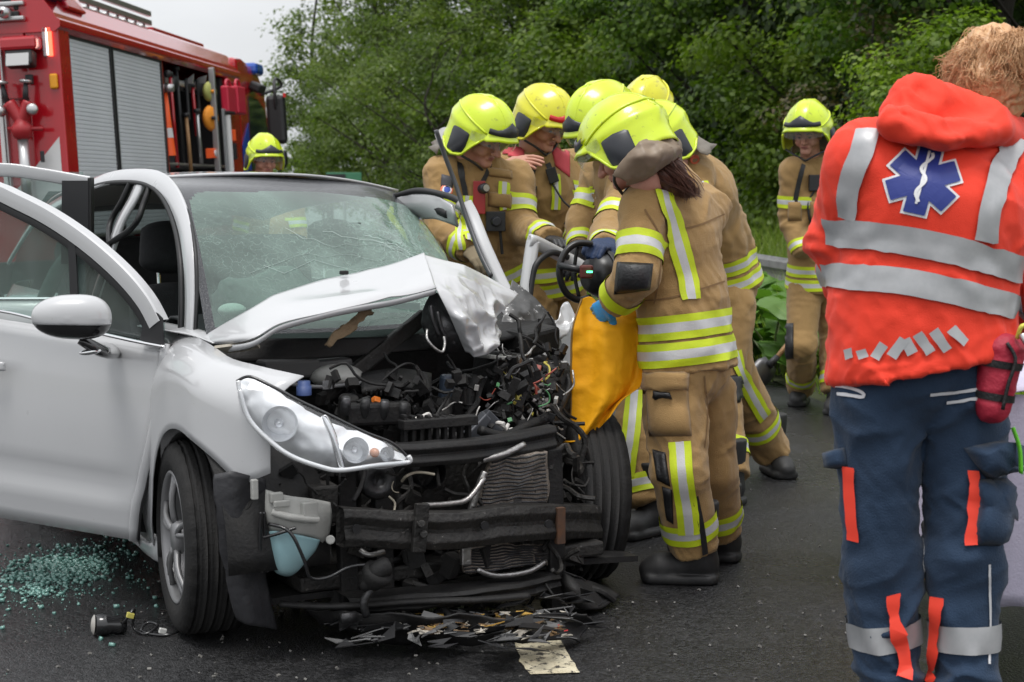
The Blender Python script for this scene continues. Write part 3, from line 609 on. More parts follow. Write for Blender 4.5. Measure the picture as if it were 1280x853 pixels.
for k in range(7):
    r0 = .08+.045*k; P = []; s = rr.uniform(2.2, 2.7); e = s+rr.uniform(.4, 1.4)
    for an in np.linspace(s, e, 12): P.append(onws(.93+math.cos(an)*r0*rr.uniform(.96, 1.04), .22+math.sin(an)*r0*.9))
    b.tube(P, .0004, 3, cap=False)
b.build('crack_lines', mat('crack_white', (.5, .6, .57), .4), car, kind='stuff')
# wipers, sensor
b = MB(); b.box(onws(.56, .50)+[0, .01, -.02], (.05, .04, .02)); b.build('mirror_sensor', M_BLK, car, bevel=.006)
p = c(430, 341, v=.09); b = MB(); b.box(p, (.028, .02, .014), (0, 0, .2)); b.build('washer_jet', M_BLK, car, bevel=.004)

# bonnet: buckled up in the middle, driver's corner folded over
A_R = cv([(254, 424, 0.060), (300, 396, -0.020), (350, 369, 0.050), (400, 351, 0.100), (450, 343, 0.130), (490, 333, 0.130), (530, 319, 0.110)])
A_M = cv([(255, 429, 0.040), (300, 412, -0.130), (350, 388, -0.100), (400, 369, -0.070), (450, 360, -0.050), (492, 350, -0.040), (537, 339, -0.050)])
A_N = cv([(256, 432, 0.020), (305, 423, -0.220), (350, 402, -0.200), (402, 385, -0.200), (450, 374, -0.200), (494, 365, -0.180), (542, 355, -0.160)])
A_F = cv([(257, 434, 0.020), (312, 428, -0.250), (350, 407, -0.240), (403, 392, -0.250), (450, 382, -0.240), (495, 374, -0.220), (545, 361, -0.180)])
b = MB(); b.loft([A_R, A_M, A_N, A_F], 22, 60, jit=lambda G: rough_(G, .002, 3, 3)+(.010*ridge_(vnoise(G*np.array([3.2, 3.2, 3.2])+2, 6)))[..., None]*np.array([0, -.3, 1]))
A_U = [p+np.array([.0, .03, -.022]) for p in A_F]; b.loft([A_F, [p+np.array([0, .004, -.016]) for p in A_F], A_U], 5, 60)
B_ = [cv(r) for r in ([(530, 319, 0.110), (556, 326, 0.080), (580, 332, 0.060), (610, 347, 0.050), (648, 368, 0.020)], [(537, 339, -0.050), (560, 346, -0.090), (585, 350, -0.060), (615, 364, -0.020), (642, 374, 0.010)],
     [(545, 361, -0.180), (566, 370, -0.190), (590, 376, -0.140), (612, 385, -0.080), (628, 388, -0.020)], [(562, 394, -0.220), (578, 408, -0.250), (596, 408, -0.190), (612, 404, -0.140), (622, 400, -0.080)], [(582, 440, -0.180), (592, 447, -0.200), (604, 446, -0.160), (618, 434, -0.140), (624, 412, -0.070)])]
b.build('bonnet', M_WHITE, car, smooth=True, solid=.004)
def creased(rows, nu, nv, amp, seed, name, m, par=car):
    "sheet steel buckled into sharp-edged folds"
    P = np.array(rows, float); a, q = P.shape[:2]; U_ = np.linspace(0, a-1, nu); W_ = np.linspace(0, q-1, nv); L1 = np.zeros((nu, nv, 3))
    for x, u_ in enumerate(U_):
        for y, w_ in enumerate(W_):
            i0, j0 = min(int(u_), a-2), min(int(w_), q-2); fu, fw_ = u_-i0, w_-j0; L1[x, y] = (P[i0, j0]*(1-fu)+P[i0+1, j0]*fu)*(1-fw_)+(P[i0, j0+1]*(1-fu)+P[i0+1, j0+1]*fu)*fw_
    G = L1*.6+.4*crom(np.array([crom(r, nv) for r in P]), nu)
    k = np.clip(np.linspace(-.1, 1.1, nu), 0, 1)[:, None]*np.clip(np.linspace(0, 5, nv), 0, 1)[None]
    w_ = np.stack([fbm(G*5+3, seed+5, 1), fbm(G*5+7, seed+6, 1), fbm(G*5+11, seed+7, 1)], -1)*.02
    d = 1.5*amp*ridge_(vnoise((G+w_)@np.array([[9., 1, 4], [0, 7, 3], [-6, 2, 9]]), seed))+.5*amp*ridge_(vnoise((G+w_)*np.array([21, 16, 21]), seed+2))
    G = G+(d*k)[..., None]*np.array([.15, -1, .35]); b = MB(); b.grid(G); return b.build(name, m, par, smooth=True, solid=.004)
creased(B_, 80, 70, .019, 3, 'bonnet_fold', M_WHITE)
b = MB(); b.loft([cv([(541, 366, -0.150), (531, 384, -0.110), (528, 408, -0.100), (538, 430, -0.120), (556, 441, -0.140)]), cv([(548, 368, -0.170), (546, 388, -0.150), (548, 410, -0.170), (555, 428, -0.170), (566, 440, -0.160)]), cv([(560, 390, -0.200), (568, 405, -0.210), (575, 418, -0.210), (580, 430, -0.190), (582, 440, -0.170)])], 14, 22, jit=lambda G: rough_(G, .006, 20)); b.build('bonnet_underside', M_DKM, car, smooth=True, solid=.004)
b = MB()
for k in range(3): b.tube(crom(cv([(538+k*9, 382+8*k, -0.170), (541+k*10, 400+8*k, -0.180), (549+k*10, 420+6*k, -0.180)]), 8), .007, 6)
b.build('bonnet_rib', M_DKM, car, smooth=True)
b = MB(); b.tube(crom(cv([(534, 412, -0.200), (534, 424, -0.220), (544, 436, -0.230), (553, 440, -0.230), (556, 430, -0.220), (555, 421, -0.210)]), 22), .005, 6); b.build('latch_hook', M_ALU, car, smooth=True)
b = MB(); b.loft([cv([(268, 434, -0.120), (300, 430, -0.180), (320, 428, -0.220)]), cv([(285, 440, -0.120), (305, 438, -0.160), (325, 434, -0.200)])], 4, 8); b.build('bonnet_edge_flange', mat('dirty_cream_metal', (.42, .39, .33), .6, col2=(.25, .22, .17), nscale=30), car, solid=.01)
b = MB(); b.loft([cv([(455, 385, -0.100), (440, 400, -0.120), (425, 408, -0.140), (405, 432, -0.160)]), cv([(468, 390, -0.100), (452, 404, -0.120), (436, 415, -0.140), (412, 436, -0.160)])], 8, 14, jit=lambda G: rough_(G, .01, 30)); b.build('torn_insulation', mat('torn_felt', (.28, .2, .12), .95, bump=.8, bscale=80), car, smooth=True, solid=.01)

# headlamp
topc = [(296, 480), (312, 474), (340, 486), (372, 503), (410, 521), (455, 543), (490, 557), (509, 574)]
botc = [(300, 500), (310, 528), (332, 552), (362, 574), (400, 588), (425, 592), (470, 586), (509, 582)]
def hv(x, f=0.): s = (x-295)/215; return -.50-.22*s-.05*math.sin(math.pi*min(max(s, 0), 1))*(1-.3*f)
def hl(off, shrink=0.):
    rows = []
    for f in np.linspace(0, 1, 7):
        row = []
        for (x0, y0), (x1, y1) in zip(topc, botc):
            ff = shrink+(1-2*shrink)*f; x = x0+(x1-x0)*ff; y = y0+(y1-y0)*ff; row.append(c(x, y, v=hv(x)-.035*math.sin(math.pi*f)+off))
        rows.append(row)
    return rows
lamp = empty('headlamp'); lamp.parent = car
b = MB(); b.loft(hl(0), 22, 44); b.build('lens', glassmat('lamp_lens', (.95, .96, .97), (.8, .82, .84), .06), lamp, smooth=True)
b = MB(); b.loft(hl(.085, .03), 20, 40, jit=lambda G: rough_(G, .012, 14, 5)); b.build('housing', mat('lamp_silver', (.82, .83, .84), .35, .35, col2=(.62, .63, .65), nscale=10), lamp, smooth=True)
edge = [topc[0]]+botc+[topc[-1]]
b = MB(); b.tube(crom([c(x+1.5, y-4, v=hv(x)-.006) for x, y in edge], 60), .0085, 7, flat=.8); b.build('light_bar', mat('lamp_white_bar', (.78, .79, .8), .2, .2), lamp, smooth=True)
b = MB(); b.tube(crom([c(x, y-3, v=hv(x)+.014) for x, y in topc], 50), .005, 6); b.build('dark_bezel', M_BLKG, lamp, smooth=True)
b = MB(); b.tube(crom([c(405, 520, v=hv(405)+.03), c(416, 545, v=hv(416)+.015), c(428, 588, v=hv(428)+.01)], 14), .011, 6); b.build('divider', M_CHR, lamp, smooth=True)
for px, py, r in ((350, 530, .052), (445, 563, .038), (484, 568, .022)):
    p = c(px, py, v=hv(px)+.015); ax = np.array([-.28, -.95, .08]); b = MB(); b.lathe([(r, .0), (r*.97, -.008), (r*.85, -.03), (r*.55, -.055), (r*.2, -.07), (.001, -.072)], p, ax, 28); b.build('reflector', mat('reflector_silver', (.80, .81, .83), .22, .8), lamp, smooth=True)
    b = MB(); b.lathe([(.001, .0), (r*.2, -.004), (r*.26, -.015), (r*.26, -.035)], p+unit(ax)*-.02, ax, 20); b.build('bulb_cap', mat('bulb_glass', (.75, .77, .8), .15, .4), lamp, smooth=True)
p = c(468, 566, v=hv(468)+.02); b = MB(); b.ell(p, (.014, .02, .014)); b.build('amber_bulb', mat('amber_bulb', (.5, .22, .12), .3), lamp, smooth=True)

# ------------------------------------------------------------ wheels
def tyre_mesh():
    R0 = .31; n = 90; prof = [(.205, .085), (.215, .098), (.245, .106), (.275, .104), (.293, .097), (.302, .088), (.303, .083)]
    tr = []
    for x in (.062, .030, -.002, -.034, -.066): tr += [(R0-.001, x+.018), (R0, x+.002), (R0-.0, x-.004), (R0-.009, x-.006), (R0-.009, x-.012), (R0-.001, x-.014)]
    half = prof+tr; full = [(r, h) for r, h in half]+[(r, -h) for r, h in prof[::-1]]
    b = MB(); V = []
    for i, (r, h) in enumerate(full):
        for k in range(n):
            rr_ = r-(.005 if (k % 3 == 0 and r > .29 and abs(h) > .07) else 0); a = 2*math.pi*k/n; V.append((h, rr_*math.cos(a), rr_*math.sin(a)))
    m = len(full); b.add(V, [(i*n+k, (i+1)*n+k, (i+1)*n+(k+1) % n, i*n+(k+1) % n) for i in range(m-1) for k in range(n)])
    me = bpy.data.meshes.new('tyre'); me.from_pydata(b.V, [], b.F); me.update(); me.polygons.foreach_set('use_smooth', [True]*len(me.polygons)); me.materials.append(M_RUB); return me
TYRE = tyre_mesh()
M_RIM = mat('alloy_wheel', (.26, .26, .27), .45, .5, col2=(.2, .2, .2), nscale=5)
M_RIMD = mat('wheel_dark', (.03, .03, .03), .5, .3)
def wheel(u, v, steer, outside, camber=0, z=.31):
    w = empty('wheel', (u, v, z)); w.parent = car; w.rotation_euler = (0, camber, steer); s = outside
    link('tyre', TYRE, (), w)
    b = MB(); b.lathe([(.208, .09), (.214, .096), (.206, .1), (.196, .085), (.19, .0), (.2, -.08), (.208, -.095)], (0, 0, 0), (s, 0, 0), 48); b.build('rim', M_RIM, w, smooth=True)
    b = MB(); b.lathe([(.195, -.02), (.14, .0), (.06, .02), (.001, .02)], (0, 0, 0), (s, 0, 0), 32); b.build('brake_disc', M_RIMD, w, smooth=True)
    for k in range(5):
        a = 2*math.pi*k/5+.3
        b = MB()
        for d in (-.11, .11):
            r0 = np.array([s*.088, .045*math.cos(a), .045*math.sin(a)]); r1 = np.array([s*.082, .2*math.cos(a+d), .2*math.sin(a+d)]); m_ = (r0+r1)/2+np.array([s*.012, 0, 0]); b.tube(crom([r0, m_, r1], 6), [.011, .011, .010, .009, .009, .011], 6)
        b.build('spoke', M_RIM, w, smooth=True)
    b = MB(); b.lathe([(.055, .07), (.055, .088), (.045, .098), (.001, .1)], (0, 0, 0), (s, 0, 0), 24); b.build('hub_cap', M_RIM, w, smooth=True)
    return w
wheel(-.735, .0, R(-7), -1)
wheel(.70, .03, R(-15), 1, R(3))
wheel(-.735, 2.47, 0, -1); wheel(.735, 2.47, 0, 1)
# wheel-arch liners
def liner(u0, u1, vc, r=.355):
    b = MB(); G = np.array([[(u, vc+r*math.cos(a), .31+r*math.sin(a)) for u in np.linspace(u0, u1, 4)] for a in np.linspace(-.3, math.pi*1.02, 24)]); b.grid(G); b.build('arch_liner', M_BLK, car, smooth=True, solid=.004)
liner(-.82, -.5, -.13); liner(-.82, -.5, 2.47); liner(.5, .82, 2.47)
b = MB(); b.loft([cv([(266, 592, -.42), (272, 660, -.42), (281, 730, -.40), (296, 775, -.36)]), cv([(295, 588, -.46), (300, 660, -.45), (305, 730, -.43), (312, 780, -.4)]), cv([(332, 600, -.42), (331, 660, -.38), (335, 740, -.36), (345, 784, -.34)])], 14, 20, jit=lambda G: rough_(G, .01, 8)); b.build('torn_arch_liner', mat('scuffed_black_plastic', (.016, .016, .018), .35, col2=(.05, .05, .055), nscale=7, rough2=.55, bump=.3, bscale=40), car, smooth=True, solid=.005)

# ------------------------------------------------------------ washer bottle and lamp carrier
b = MB(); b.loft([cv([(332, 612, -.47), (360, 620, -.50), (390, 624, -.50), (412, 628, -.48)]), cv([(332, 640, -.48), (360, 646, -.52), (392, 648, -.52), (414, 650, -.48)]), cv([(338, 664, -.47), (362, 668, -.51), (390, 672, -.50), (408, 682, -.47)])], 8, 16); b.build('lamp_carrier', M_LGREY, car, smooth=True, solid=.006)
b = MB()
b.tube(crom(cv([(340, 640, -.51), (365, 647, -.535), (398, 650, -.53)]), 10), .012, 8); b.box(c(387, 640, v=-.53), (.05, .02, .06), (0, 0, .1)); b.box(c(345, 622, v=-.50), (.04, .02, .03)); b.cyl(c(413, 675, v=-.5), c(413, 675, v=-.53), .014); b.box(c(318, 612, v=-.49), (.02, .02, .06)); b.box(c(352, 630, v=-.525), (.05, .01, .02))
b.build('carrier_ribs', M_LGREY, car, bevel=.004)
b = MB(); b.loft([cv([(334, 665, -.46), (345, 664, -.50), (370, 668, -.52), (400, 675, -.50)]), cv([(337, 690, -.46), (350, 692, -.51), (375, 694, -.52), (394, 688, -.49)]), cv([(343, 712, -.46), (354, 714, -.50), (372, 712, -.50), (385, 698, -.48)]), cv([(350, 718, -.45), (358, 720, -.47), (366, 718, -.47), (374, 708, -.46)])], 16, 20); b.build('washer_bottle', mat('pale_blue_plastic', (.22, .38, .42), .35, col2=(.30, .45, .47), nscale=6), car, smooth=True, solid=.004)
b = MB()
for P in ([(336, 655, -.50), (362, 665, -.55), (380, 700, -.56), (388, 722, -.55), (410, 722, -.55), (440, 708, -.55), (480, 706, -.56)], [(330, 672, -.5), (345, 668, -.53), (370, 660, -.55)], [(326, 640, -.49), (325, 690, -.48), (335, 715, -.48)], [(330, 640, -.48), (332, 700, -.47), (328, 716, -.46)]): b.tube(crom(cv(P), 30), .0055, 6)
b.build('loom_cable', M_BLKG, car, smooth=True)
b = MB(); b.tube(crom(cv([(455, 735, -.55), (470, 715, -.58), (484, 708, -.58)]), 8), [.02]*3+[.03]*5, 10); b.lathe([(.001, 0), (.045, .004), (.05, .02), (.03, .06)], c(475, 712, v=-.58), (-.3, .5, -.8), 18); b.build('dangling_lamp_socket', M_BLK, car, smooth=True)
b = MB(); b.tube(crom(cv([(466, 735, -.56), (455, 752, -.57), (458, 770, -.56)]), 8), .012, 8); b.box(c(436, 772, v=-.55), (.05, .02, .03)); b.build('bent_bracket', M_DKM, car, smooth=True)

# ------------------------------------------------------------ front structure
def bar(P, w_, h_, name, m, n=14, amp=.006, par=car):
    P = crom(P, n); b = MB(); V = []
    for i, p in enumerate(P):
        hh, ww = h_, w_; V.append([p+np.array(q) for q in ((0, -ww/2, -hh/2), (0, -ww/2-.012, -hh*.28), (0, -ww/2, -hh*.05), (0, -ww/2, hh*.05), (0, -ww/2-.012, hh*.28), (0, -ww/2, hh/2), (0, ww/2, hh/2), (0, ww/2, -hh/2))])
    b.grid(rough_(np.array(V), amp, 9), wrap=True); return b.build(name, m, par, smooth=False, bevel=.004)
bar(cv([(424, 658, -.50), (500, 662, -.53), (580, 660, -.52), (660, 652, -.44), (745, 650, -.26)]), .06, .115, 'bumper_beam', M_GRIME)
b = MB(); b.box(c(525, 660, v=-.575), (.045, .02, .15), (0, .1, 0)); b.cyl(c(527, 655, v=-.59), c(527, 655, v=-.60), .012); b.cyl(c(530, 668, v=-.59), c(530, 668, v=-.60), .012); b.build('beam_bracket', M_GRIME, car, bevel=.003)
b = MB(); b.box(c(700, 657, v=-.42), (.03, .02, .12)); b.build('rusty_bracket', mat('rust', (.12, .05, .02), .8, col2=(.04, .03, .025), nscale=25), car)
for k in range(4):
    p = c(445+k*80, 661-2*k, v=-.555+.03*max(0, k-2)); b = MB(); b.cyl(p, p+np.array([0, -.008, 0]), .014, n=12); b.build('dark_hole_disc', M_SEAL, car)  # black disc drawn in place of a shaded hole
bar(cv([(384, 548, -.34), (440, 566, -.42), (505, 568, -.46), (600, 562, -.44), (690, 546, -.34)]), .05, .075, 'upper_crossmember', M_BLK, amp=.004)
b = MB()
for k in range(9): b.box(c(505+k*10, 536+(k % 2)*1, v=-.40), (.012, .03, .09))
b.box(c(548, 528, v=-.41), (.26, .05, .03)); b.build('grille_shutter', M_BLK, car, bevel=.003)
for px in (430, 475, 690): 
    b = MB(); b.beam(c(px, 560, v=-.36), c(px+6, 770, v=-.36), .06, .04, (0, 1, 0)); b.build('radiator_frame_upright', M_BLK, car, bevel=.006)
bar(cv([(425, 752, -.40), (520, 748, -.48), (610, 738, -.48), (690, 725, -.36)]), .10, .05, 'lower_crossmember', M_BLK)
# radiator pack: two visible pieces of finned core
M_FIN = mat('bent_fins', (.24, .205, .175), .55, .3, col2=(.36, .31, .26), nscale=40, bump=1., bscale=120, wear=(50, .6, .05), wearcol=(.45, .44, .42), aniso=(3, 1, 1))
def core(q, name, nrow, amp):
    "finned slab, q = four corners (tl,tr,br,bl) with v"
    tl, tr, br, bl = cv(q); core_ = MB(); G = np.array([[tl+(tr-tl)*x+((bl+(br-bl)*x)-(tl+(tr-tl)*x))*y for x in np.linspace(0, 1, 26)] for y in np.linspace(0, 1, 16)]); G = rough_(G, amp, 9, 6); core_.grid(G)
    o = core_.build(name, M_FIN, car, smooth=True, solid=.022); f = MB()
    for j in range(nrow):
        y = (j+.5)/nrow*(len(G)-1); r = G[int(y)]*(1-(y % 1))+G[min(int(y)+1, len(G)-1)]*(y % 1); f.tube(r[::2]+np.array([0, -.012, 0]), .0035, 5)
    f.build('core_tubes', M_DKM, car, kind='stuff'); return o
core([(612, 578, -.44), (684, 560, -.40), (685, 636, -.36), (592, 640, -.42)], 'condenser_core', 14, .012)
core([(580, 684, -.44), (684, 680, -.36), (688, 706, -.36), (584, 716, -.44)], 'radiator_core', 9, .014)
for P, r_ in (([(603, 575, -.46), (630, 568, -.46), (655, 556, -.44)], .011), ([(606, 590, -.47), (598, 610, -.47), (588, 640, -.46)], .012), ([(528, 632, -.50), (560, 630, -.5), (585, 624, -.5), (605, 598, -.48)], .009), ([(596, 712, -.48), (620, 720, -.48), (660, 715, -.46), (682, 702, -.42)], .009), ([(450, 688, -.45), (462, 694, -.47), (480, 690, -.46)], .009)):
    b = MB(); b.tube(crom(cv(P), 14), r_, 8); b.build('coolant_pipe', M_ALU, car, smooth=True)
b = MB(); b.box(c(582, 695, v=-.47), (.035, .02, .06)); b.build('pipe_union', M_ALU, car, bevel=.005)
# dark backing inside the bay: firewall, rails, towers
b = MB(); b.grid(np.array([[(x, .14+.02*math.sin(x*9), z) for x in np.linspace(-.66, .66, 12)] for z in np.linspace(.2, .88, 6)])); b.build('firewall', M_BLK, car, solid=.01)
b = MB(); b.loft([[(-.7, .02, .86), (-.35, -.02, .86), (0, -.03, .87), (.35, .02, .88), (.66, .15, .92)], [(-.7, .10, .93), (-.35, .0, .925), (0, .0, .92), (.35, .16, .93), (.66, .3, .97)]], 6, 20); b.build('scuttle_tray', M_BLK, car, smooth=True, solid=.01)
for s in (-1, 1):
    b = MB(); b.beam((s*.5, .15, .5), (s*.5, -.45 if s < 0 else -.12, .46), .09, .12); b.build('chassis_rail', M_GRIME, car, bevel=.008)
    b = MB(); b.lathe([(.11, 0), (.11, .22), (.07, .25), (.05, .25), (.04, .22)], (s*.56, .06, .55), (0, 0, 1), 20); b.build('strut_tower', M_GRIME, car, smooth=True)
b = MB(); b.box((0, -.1, .42), (.62, .36, .34)); b.box((-.05, -.05, .6), (.5, .3, .12)); b.build('engine_block', M_GRIME, car, bevel=.03)
b = MB(); b.box((0, -.12, .2), (1.1, .5, .05)); b.build('subframe', M_GRIME, car, bevel=.01)
b = MB(); G = np.array([[(x, y, .15+.01*math.sin(x*7+y*3)) for x in np.linspace(-.7, .7, 12)] for y in np.linspace(-.35, 2.8, 20)]); b.grid(G); b.build('floor_pan', M_BLK, car, solid=.02)
# items on top of the engine
b = MB(); G = np.array([[c(452+86*x, 492-22*y+6*math.sin(x*3.1)*-1, v=-.22+.12*y) for x in np.linspace(0, 1, 16)] for y in np.linspace(0, 1, 5)]); b.grid(G); b.build('engine_cover', M_BLK, car, solid=.02, smooth=True)
b = MB()
for k in range(13): b.beam(c(458+6*k, 494-abs(k-6)*.5, v=-.235), c(464+6*k, 476, v=-.11), .006, .012)
b.build('cover_rib', M_BLK, car)
b = MB(); b.beam(c(400, 500, v=-.08), c(532, 394, v=.02), .05, .035, (0, 1, 0)); b.build('bonnet_strut', M_GRIME, car, bevel=.008)
b = MB(); b.tube(crom(cv([(296, 439, .05), (360, 443, .02), (440, 442, .0), (520, 434, .05)]), 20), .008, 6); b.tube(crom(cv([(344, 477, -.12), (400, 484, -.18), (458, 478, -.15)]), 14), .007, 6); b.build('wiper_arm', mat('wiper_grey', (.16, .16, .165), .4), car, smooth=True)
b = MB(); b.box(c(356, 460, v=.0), (.2, .12, .06), (0, .03, .1)); b.box(c(412, 458, v=.0), (.13, .1, .05), (0, -.05, 0)); b.build('scuttle_box', mat('dusty_grey_plastic', (.06, .06, .06), .6), car, bevel=.01)
b = MB(); b.ell(c(420, 470, v=-.05), (.09, .09, .04)); b.build('brake_booster', M_LGREY, car, smooth=True)
b = MB(); b.lathe([(.001, .045), (.02, .045), (.02, .03), (.024, .03), (.024, 0)], c(380, 494, v=-.2), (0, 0, 1), 16); b.build('fluid_cap', mat('blue_cap', (.06, .10, .26), .5), car, smooth=True)
b = MB(); b.lathe([(.03, -.06), (.034, 0), (.03, .012), (.001, .014)], c(436, 500, v=-.22), (0, -.3, 1), 18); b.box(c(442, 518, v=-.24), (.09, .06, .07), (0, .2, .2)); b.build('oil_filler', M_BLK, car, bevel=.004)
for px, py in ((425, 395), (500, 385)):   # pale opaque strips put in for light windscreen glass showing under the bonnet
    b = MB(); b.grid(np.array([[c(px-25+50*x, py+6-12*y, v=.25) for x in (0, .5, 1)] for y in (0, 1)])); b.build('glass_sheet', mat('pale_glass_strip', (.4, .5, .48), .25, trans=.0), car)
b = MB(); b.tube(crom(cv([(560, 500, -.15), (556, 520, -.2), (540, 528, -.26), (548, 545, -.32), (575, 548, -.34)]), 24), .02, 10); b.tube(crom(cv([(592, 472, -.1), (588, 490, -.12), (586, 515, -.14)]), 12), .028, 10); b.tube(crom(cv([(600, 538, -.36), (630, 545, -.34), (660, 532, -.28), (690, 520, -.2)]), 20), .016, 9); b.tube(crom(cv([(700, 455, .0), (712, 480, -.06), (700, 510, -.12), (680, 540, -.2)]), 18), .012, 8); b.build('coolant_hose', M_BLK, car, smooth=True)
b = MB()
for k in range(8): b.lathe([(.03, -.004), (.034, 0), (.03, .004)], c(586, 505+5*k, v=-.15), (0, 0, 1), 14)
b.build('hose_bellows', M_BLK, car, smooth=True)
b = MB(); b.box(c(558, 492, v=-.12), (.05, .04, .13), (.1, .05, 0)); b.build('dark_blue_reservoir', mat('blue_grey_plastic', (.04, .055, .08), .35), car, bevel=.012)
b = MB(); b.prism([c(x, y, v=-.30) for x, y in ((583, 545), (608, 518), (615, 525), (594, 556))], (0, .03, .01)); b.prism([c(x, y, v=-.28) for x, y in ((612, 512), (640, 540), (628, 552), (604, 545), (600, 530))], (0, .03, .0)); b.build('battery_bracket', mat('grey_bracket', (.07, .075, .085), .4, .4), car, bevel=.004)
b = MB(); b.box(c(470, 517, v=-.30), (.22, .07, .07), (0, .03, 0)); b.build('coil_cover', M_BLK, car, bevel=.012)
for k in range(4): b = MB(); b.lathe([(.001, .03), (.014, .03), (.016, .0), (.012, -.03)], c(432+24*k, 508+2*k, v=-.335), (0, -.3, 1), 12); b.build('coil_plug', M_DKM, car, smooth=True)
b = MB(); b.box(c(625, 468, v=.0), (.16, .13, .16), (0, .15, .2)); b.build('battery', M_BLK, car, bevel=.012)
b = MB(); b.box(c(622, 447, v=-.06), (.15, .1, .015), (0, .15, .2)); b.build('battery_lid', M_LGREY, car, bevel=.005)
b = MB(); b.lathe([(.001, .02), (.02, .02), (.022, .03), (.055, .03), (.06, .02), (.052, .008), (.06, -.004), (.05, -.01)], c(470, 600, v=-.36), (-.1, -1, .05), 24); b.build('belt_pulley', M_DKM, car, smooth=True)
b = MB(); b.lathe([(.05, .0), (.055, -.02), (.055, -.1), (.04, -.12)], c(540, 592, v=-.36), (0, -1, 0), 20); b.build('alternator', M_DKM, car, smooth=True)
# crushed corner: crumpled inner wing, fuse box, loom
creased([cv([(640, 350, .3), (668, 372, .25), (692, 400, .2), (705, 440, .15)]), cv([(630, 392, .2), (652, 408, .16), (676, 428, .1), (694, 462, .08)]), cv([(618, 430, .12), (640, 436, .1), (660, 450, .06), (676, 480, .06)])], 50, 60, .025, 4, 'crushed_inner_wing', mat('crushed_grey_steel', (.16, .16, .16), .45, .4, col2=(.04, .04, .04), nscale=12, wear=(30, .58, .06), wearcol=(.55, .55, .55)))
creased([cv([(690, 420, .28), (700, 460, .2), (712, 500, .16), (716, 540, .14)]), cv([(676, 440, .15), (690, 480, .06), (706, 520, .06), (714, 552, .08)]), cv([(664, 470, .08), (668, 500, .0), (690, 540, .0), (704, 565, .04)]), cv([(676, 500, .1), (664, 530, .06), (672, 560, .0), (690, 575, .0)])], 60, 60, .03, 5, 'crumpled_wing', mat('crumpled_white_steel', (.6, .6, .6), .4, .0, col2=(.2, .2, .2), nscale=9, namt=.35, wear=(18, .56, .05), wearcol=(.06, .06, .06)))
b = MB(); b.loft([cv([(690, 405, .2), (700, 385, .22), (710, 380, .22), (714, 392, .2)]), cv([(692, 428, .18), (700, 425, .16), (708, 420, .16), (712, 405, .18)])], 10, 14, jit=lambda G: rough_(G, .015, 20, 3)); b.build('curled_white_strip', M_WHITE, car, smooth=True, solid=.003)
b = MB(); b.box(c(665, 425, v=.08), (.18, .12, .09), (.1, -.1, .3)); b.build('fuse_box', M_BLK, car, bevel=.015)

# clutter: many small torn pieces in the bay, joined per material
def clutter(name, region, n, m, seed, smin_, smax, tubes=.5, vr=(-.35, .05)):
    r_ = random.Random(seed); b = MB()
    for _ in range(n):
        x = r_.uniform(region[0], region[2]); y = r_.uniform(region[1], region[3]); v = r_.uniform(*vr); p = c(x, y, v=v); s = r_.uniform(smin_, smax)
        if r_.random() < tubes:
            q = [p]; d = unit([r_.gauss(0, 1), r_.gauss(0, .5), r_.gauss(0, 1)])
            for k in range(4): d = unit(d+np.array([r_.gauss(0, .6), r_.gauss(0, .4), r_.gauss(0, .6)])); q.append(q[-1]+d*s)
            b.tube(crom(q, 12), s*r_.uniform(.09, .2), 6)
        else: b.box(p, (s*r_.uniform(.4, 1.3), s*r_.uniform(.3, .8), s*r_.uniform(.4, 1.2)), (r_.uniform(-.6, .6), r_.uniform(-.6, .6), r_.uniform(-1, 1)))
    return b.build(name, m, car, bevel=.002, kind='stuff')
bay = (400, 470, 690, 545)
clutter('engine_pieces', bay, 260, M_BLK, 1, .015, .055, .28, (-.3, .05)); clutter('engine_metal_pieces', bay, 70, M_DKM, 2, .01, .032, .3, (-.28, .0)); clutter('grimy_pieces', (420, 570, 720, 755), 170, M_GRIME, 3, .015, .06, .5, (-.40, -.1))
clutter('dark_scraps', (620, 430, 705, 545), 160, M_BLK, 4, .012, .045, .35, (-.2, .08)); clutter('bright_scraps', (620, 440, 705, 540), 60, M_ALU, 5, .01, .028, .5, (-.22, .0)); clutter('pale_scraps', (640, 450, 705, 600), 26, M_LGREY, 6, .015, .04, .4, (-.22, .0))
for i, (nm, cl_, rg) in enumerate((('red_wire', (.3, .06, .04), (610, 460, 680, 500)), ('green_wire', (.08, .24, .10), (620, 455, 690, 535)), ('yellow_wire', (.42, .36, .06), (615, 470, 680, 520)), ('orange_clip', (.7, .18, .02), (420, 500, 530, 530)), ('white_wire', (.6, .58, .55), (500, 480, 690, 540)), ('cream_hose', (.4, .36, .28), (420, 585, 560, 720)))):
    clutter(nm, rg, (4, 6, 6, 4, 10, 5)[i], mat(nm, cl_, .45), 20+i, .012, .035, .7 if i != 3 else .1, (-.3, -.12) if i < 5 else (-.5, -.4))
clutter('under_lamp_pieces', (300, 585, 430, 640), 40, M_BLK, 31, .02, .06, .5, (-.46, -.35)); clutter('wheel_side_pieces', (690, 560, 735, 720), 40, M_GRIME, 33, .03, .07, .5, (-.3, -.05)); clutter('subframe_scraps', (430, 690, 690, 770), 60, M_BLK, 34, .03, .08, .4, (-.45, -.15))
p = c(515, 527, v=-.3); b = MB(); b.tube(crom([p+np.array(q) for q in ((-.02, 0, .0), (.03, -.01, .015), (.06, 0, .02), (.07, .01, -.01), (.02, .0, -.02))], 20), .006, 6); b.build('white_loop', mat('white_wire', (1, 1, 1)), car, smooth=True)
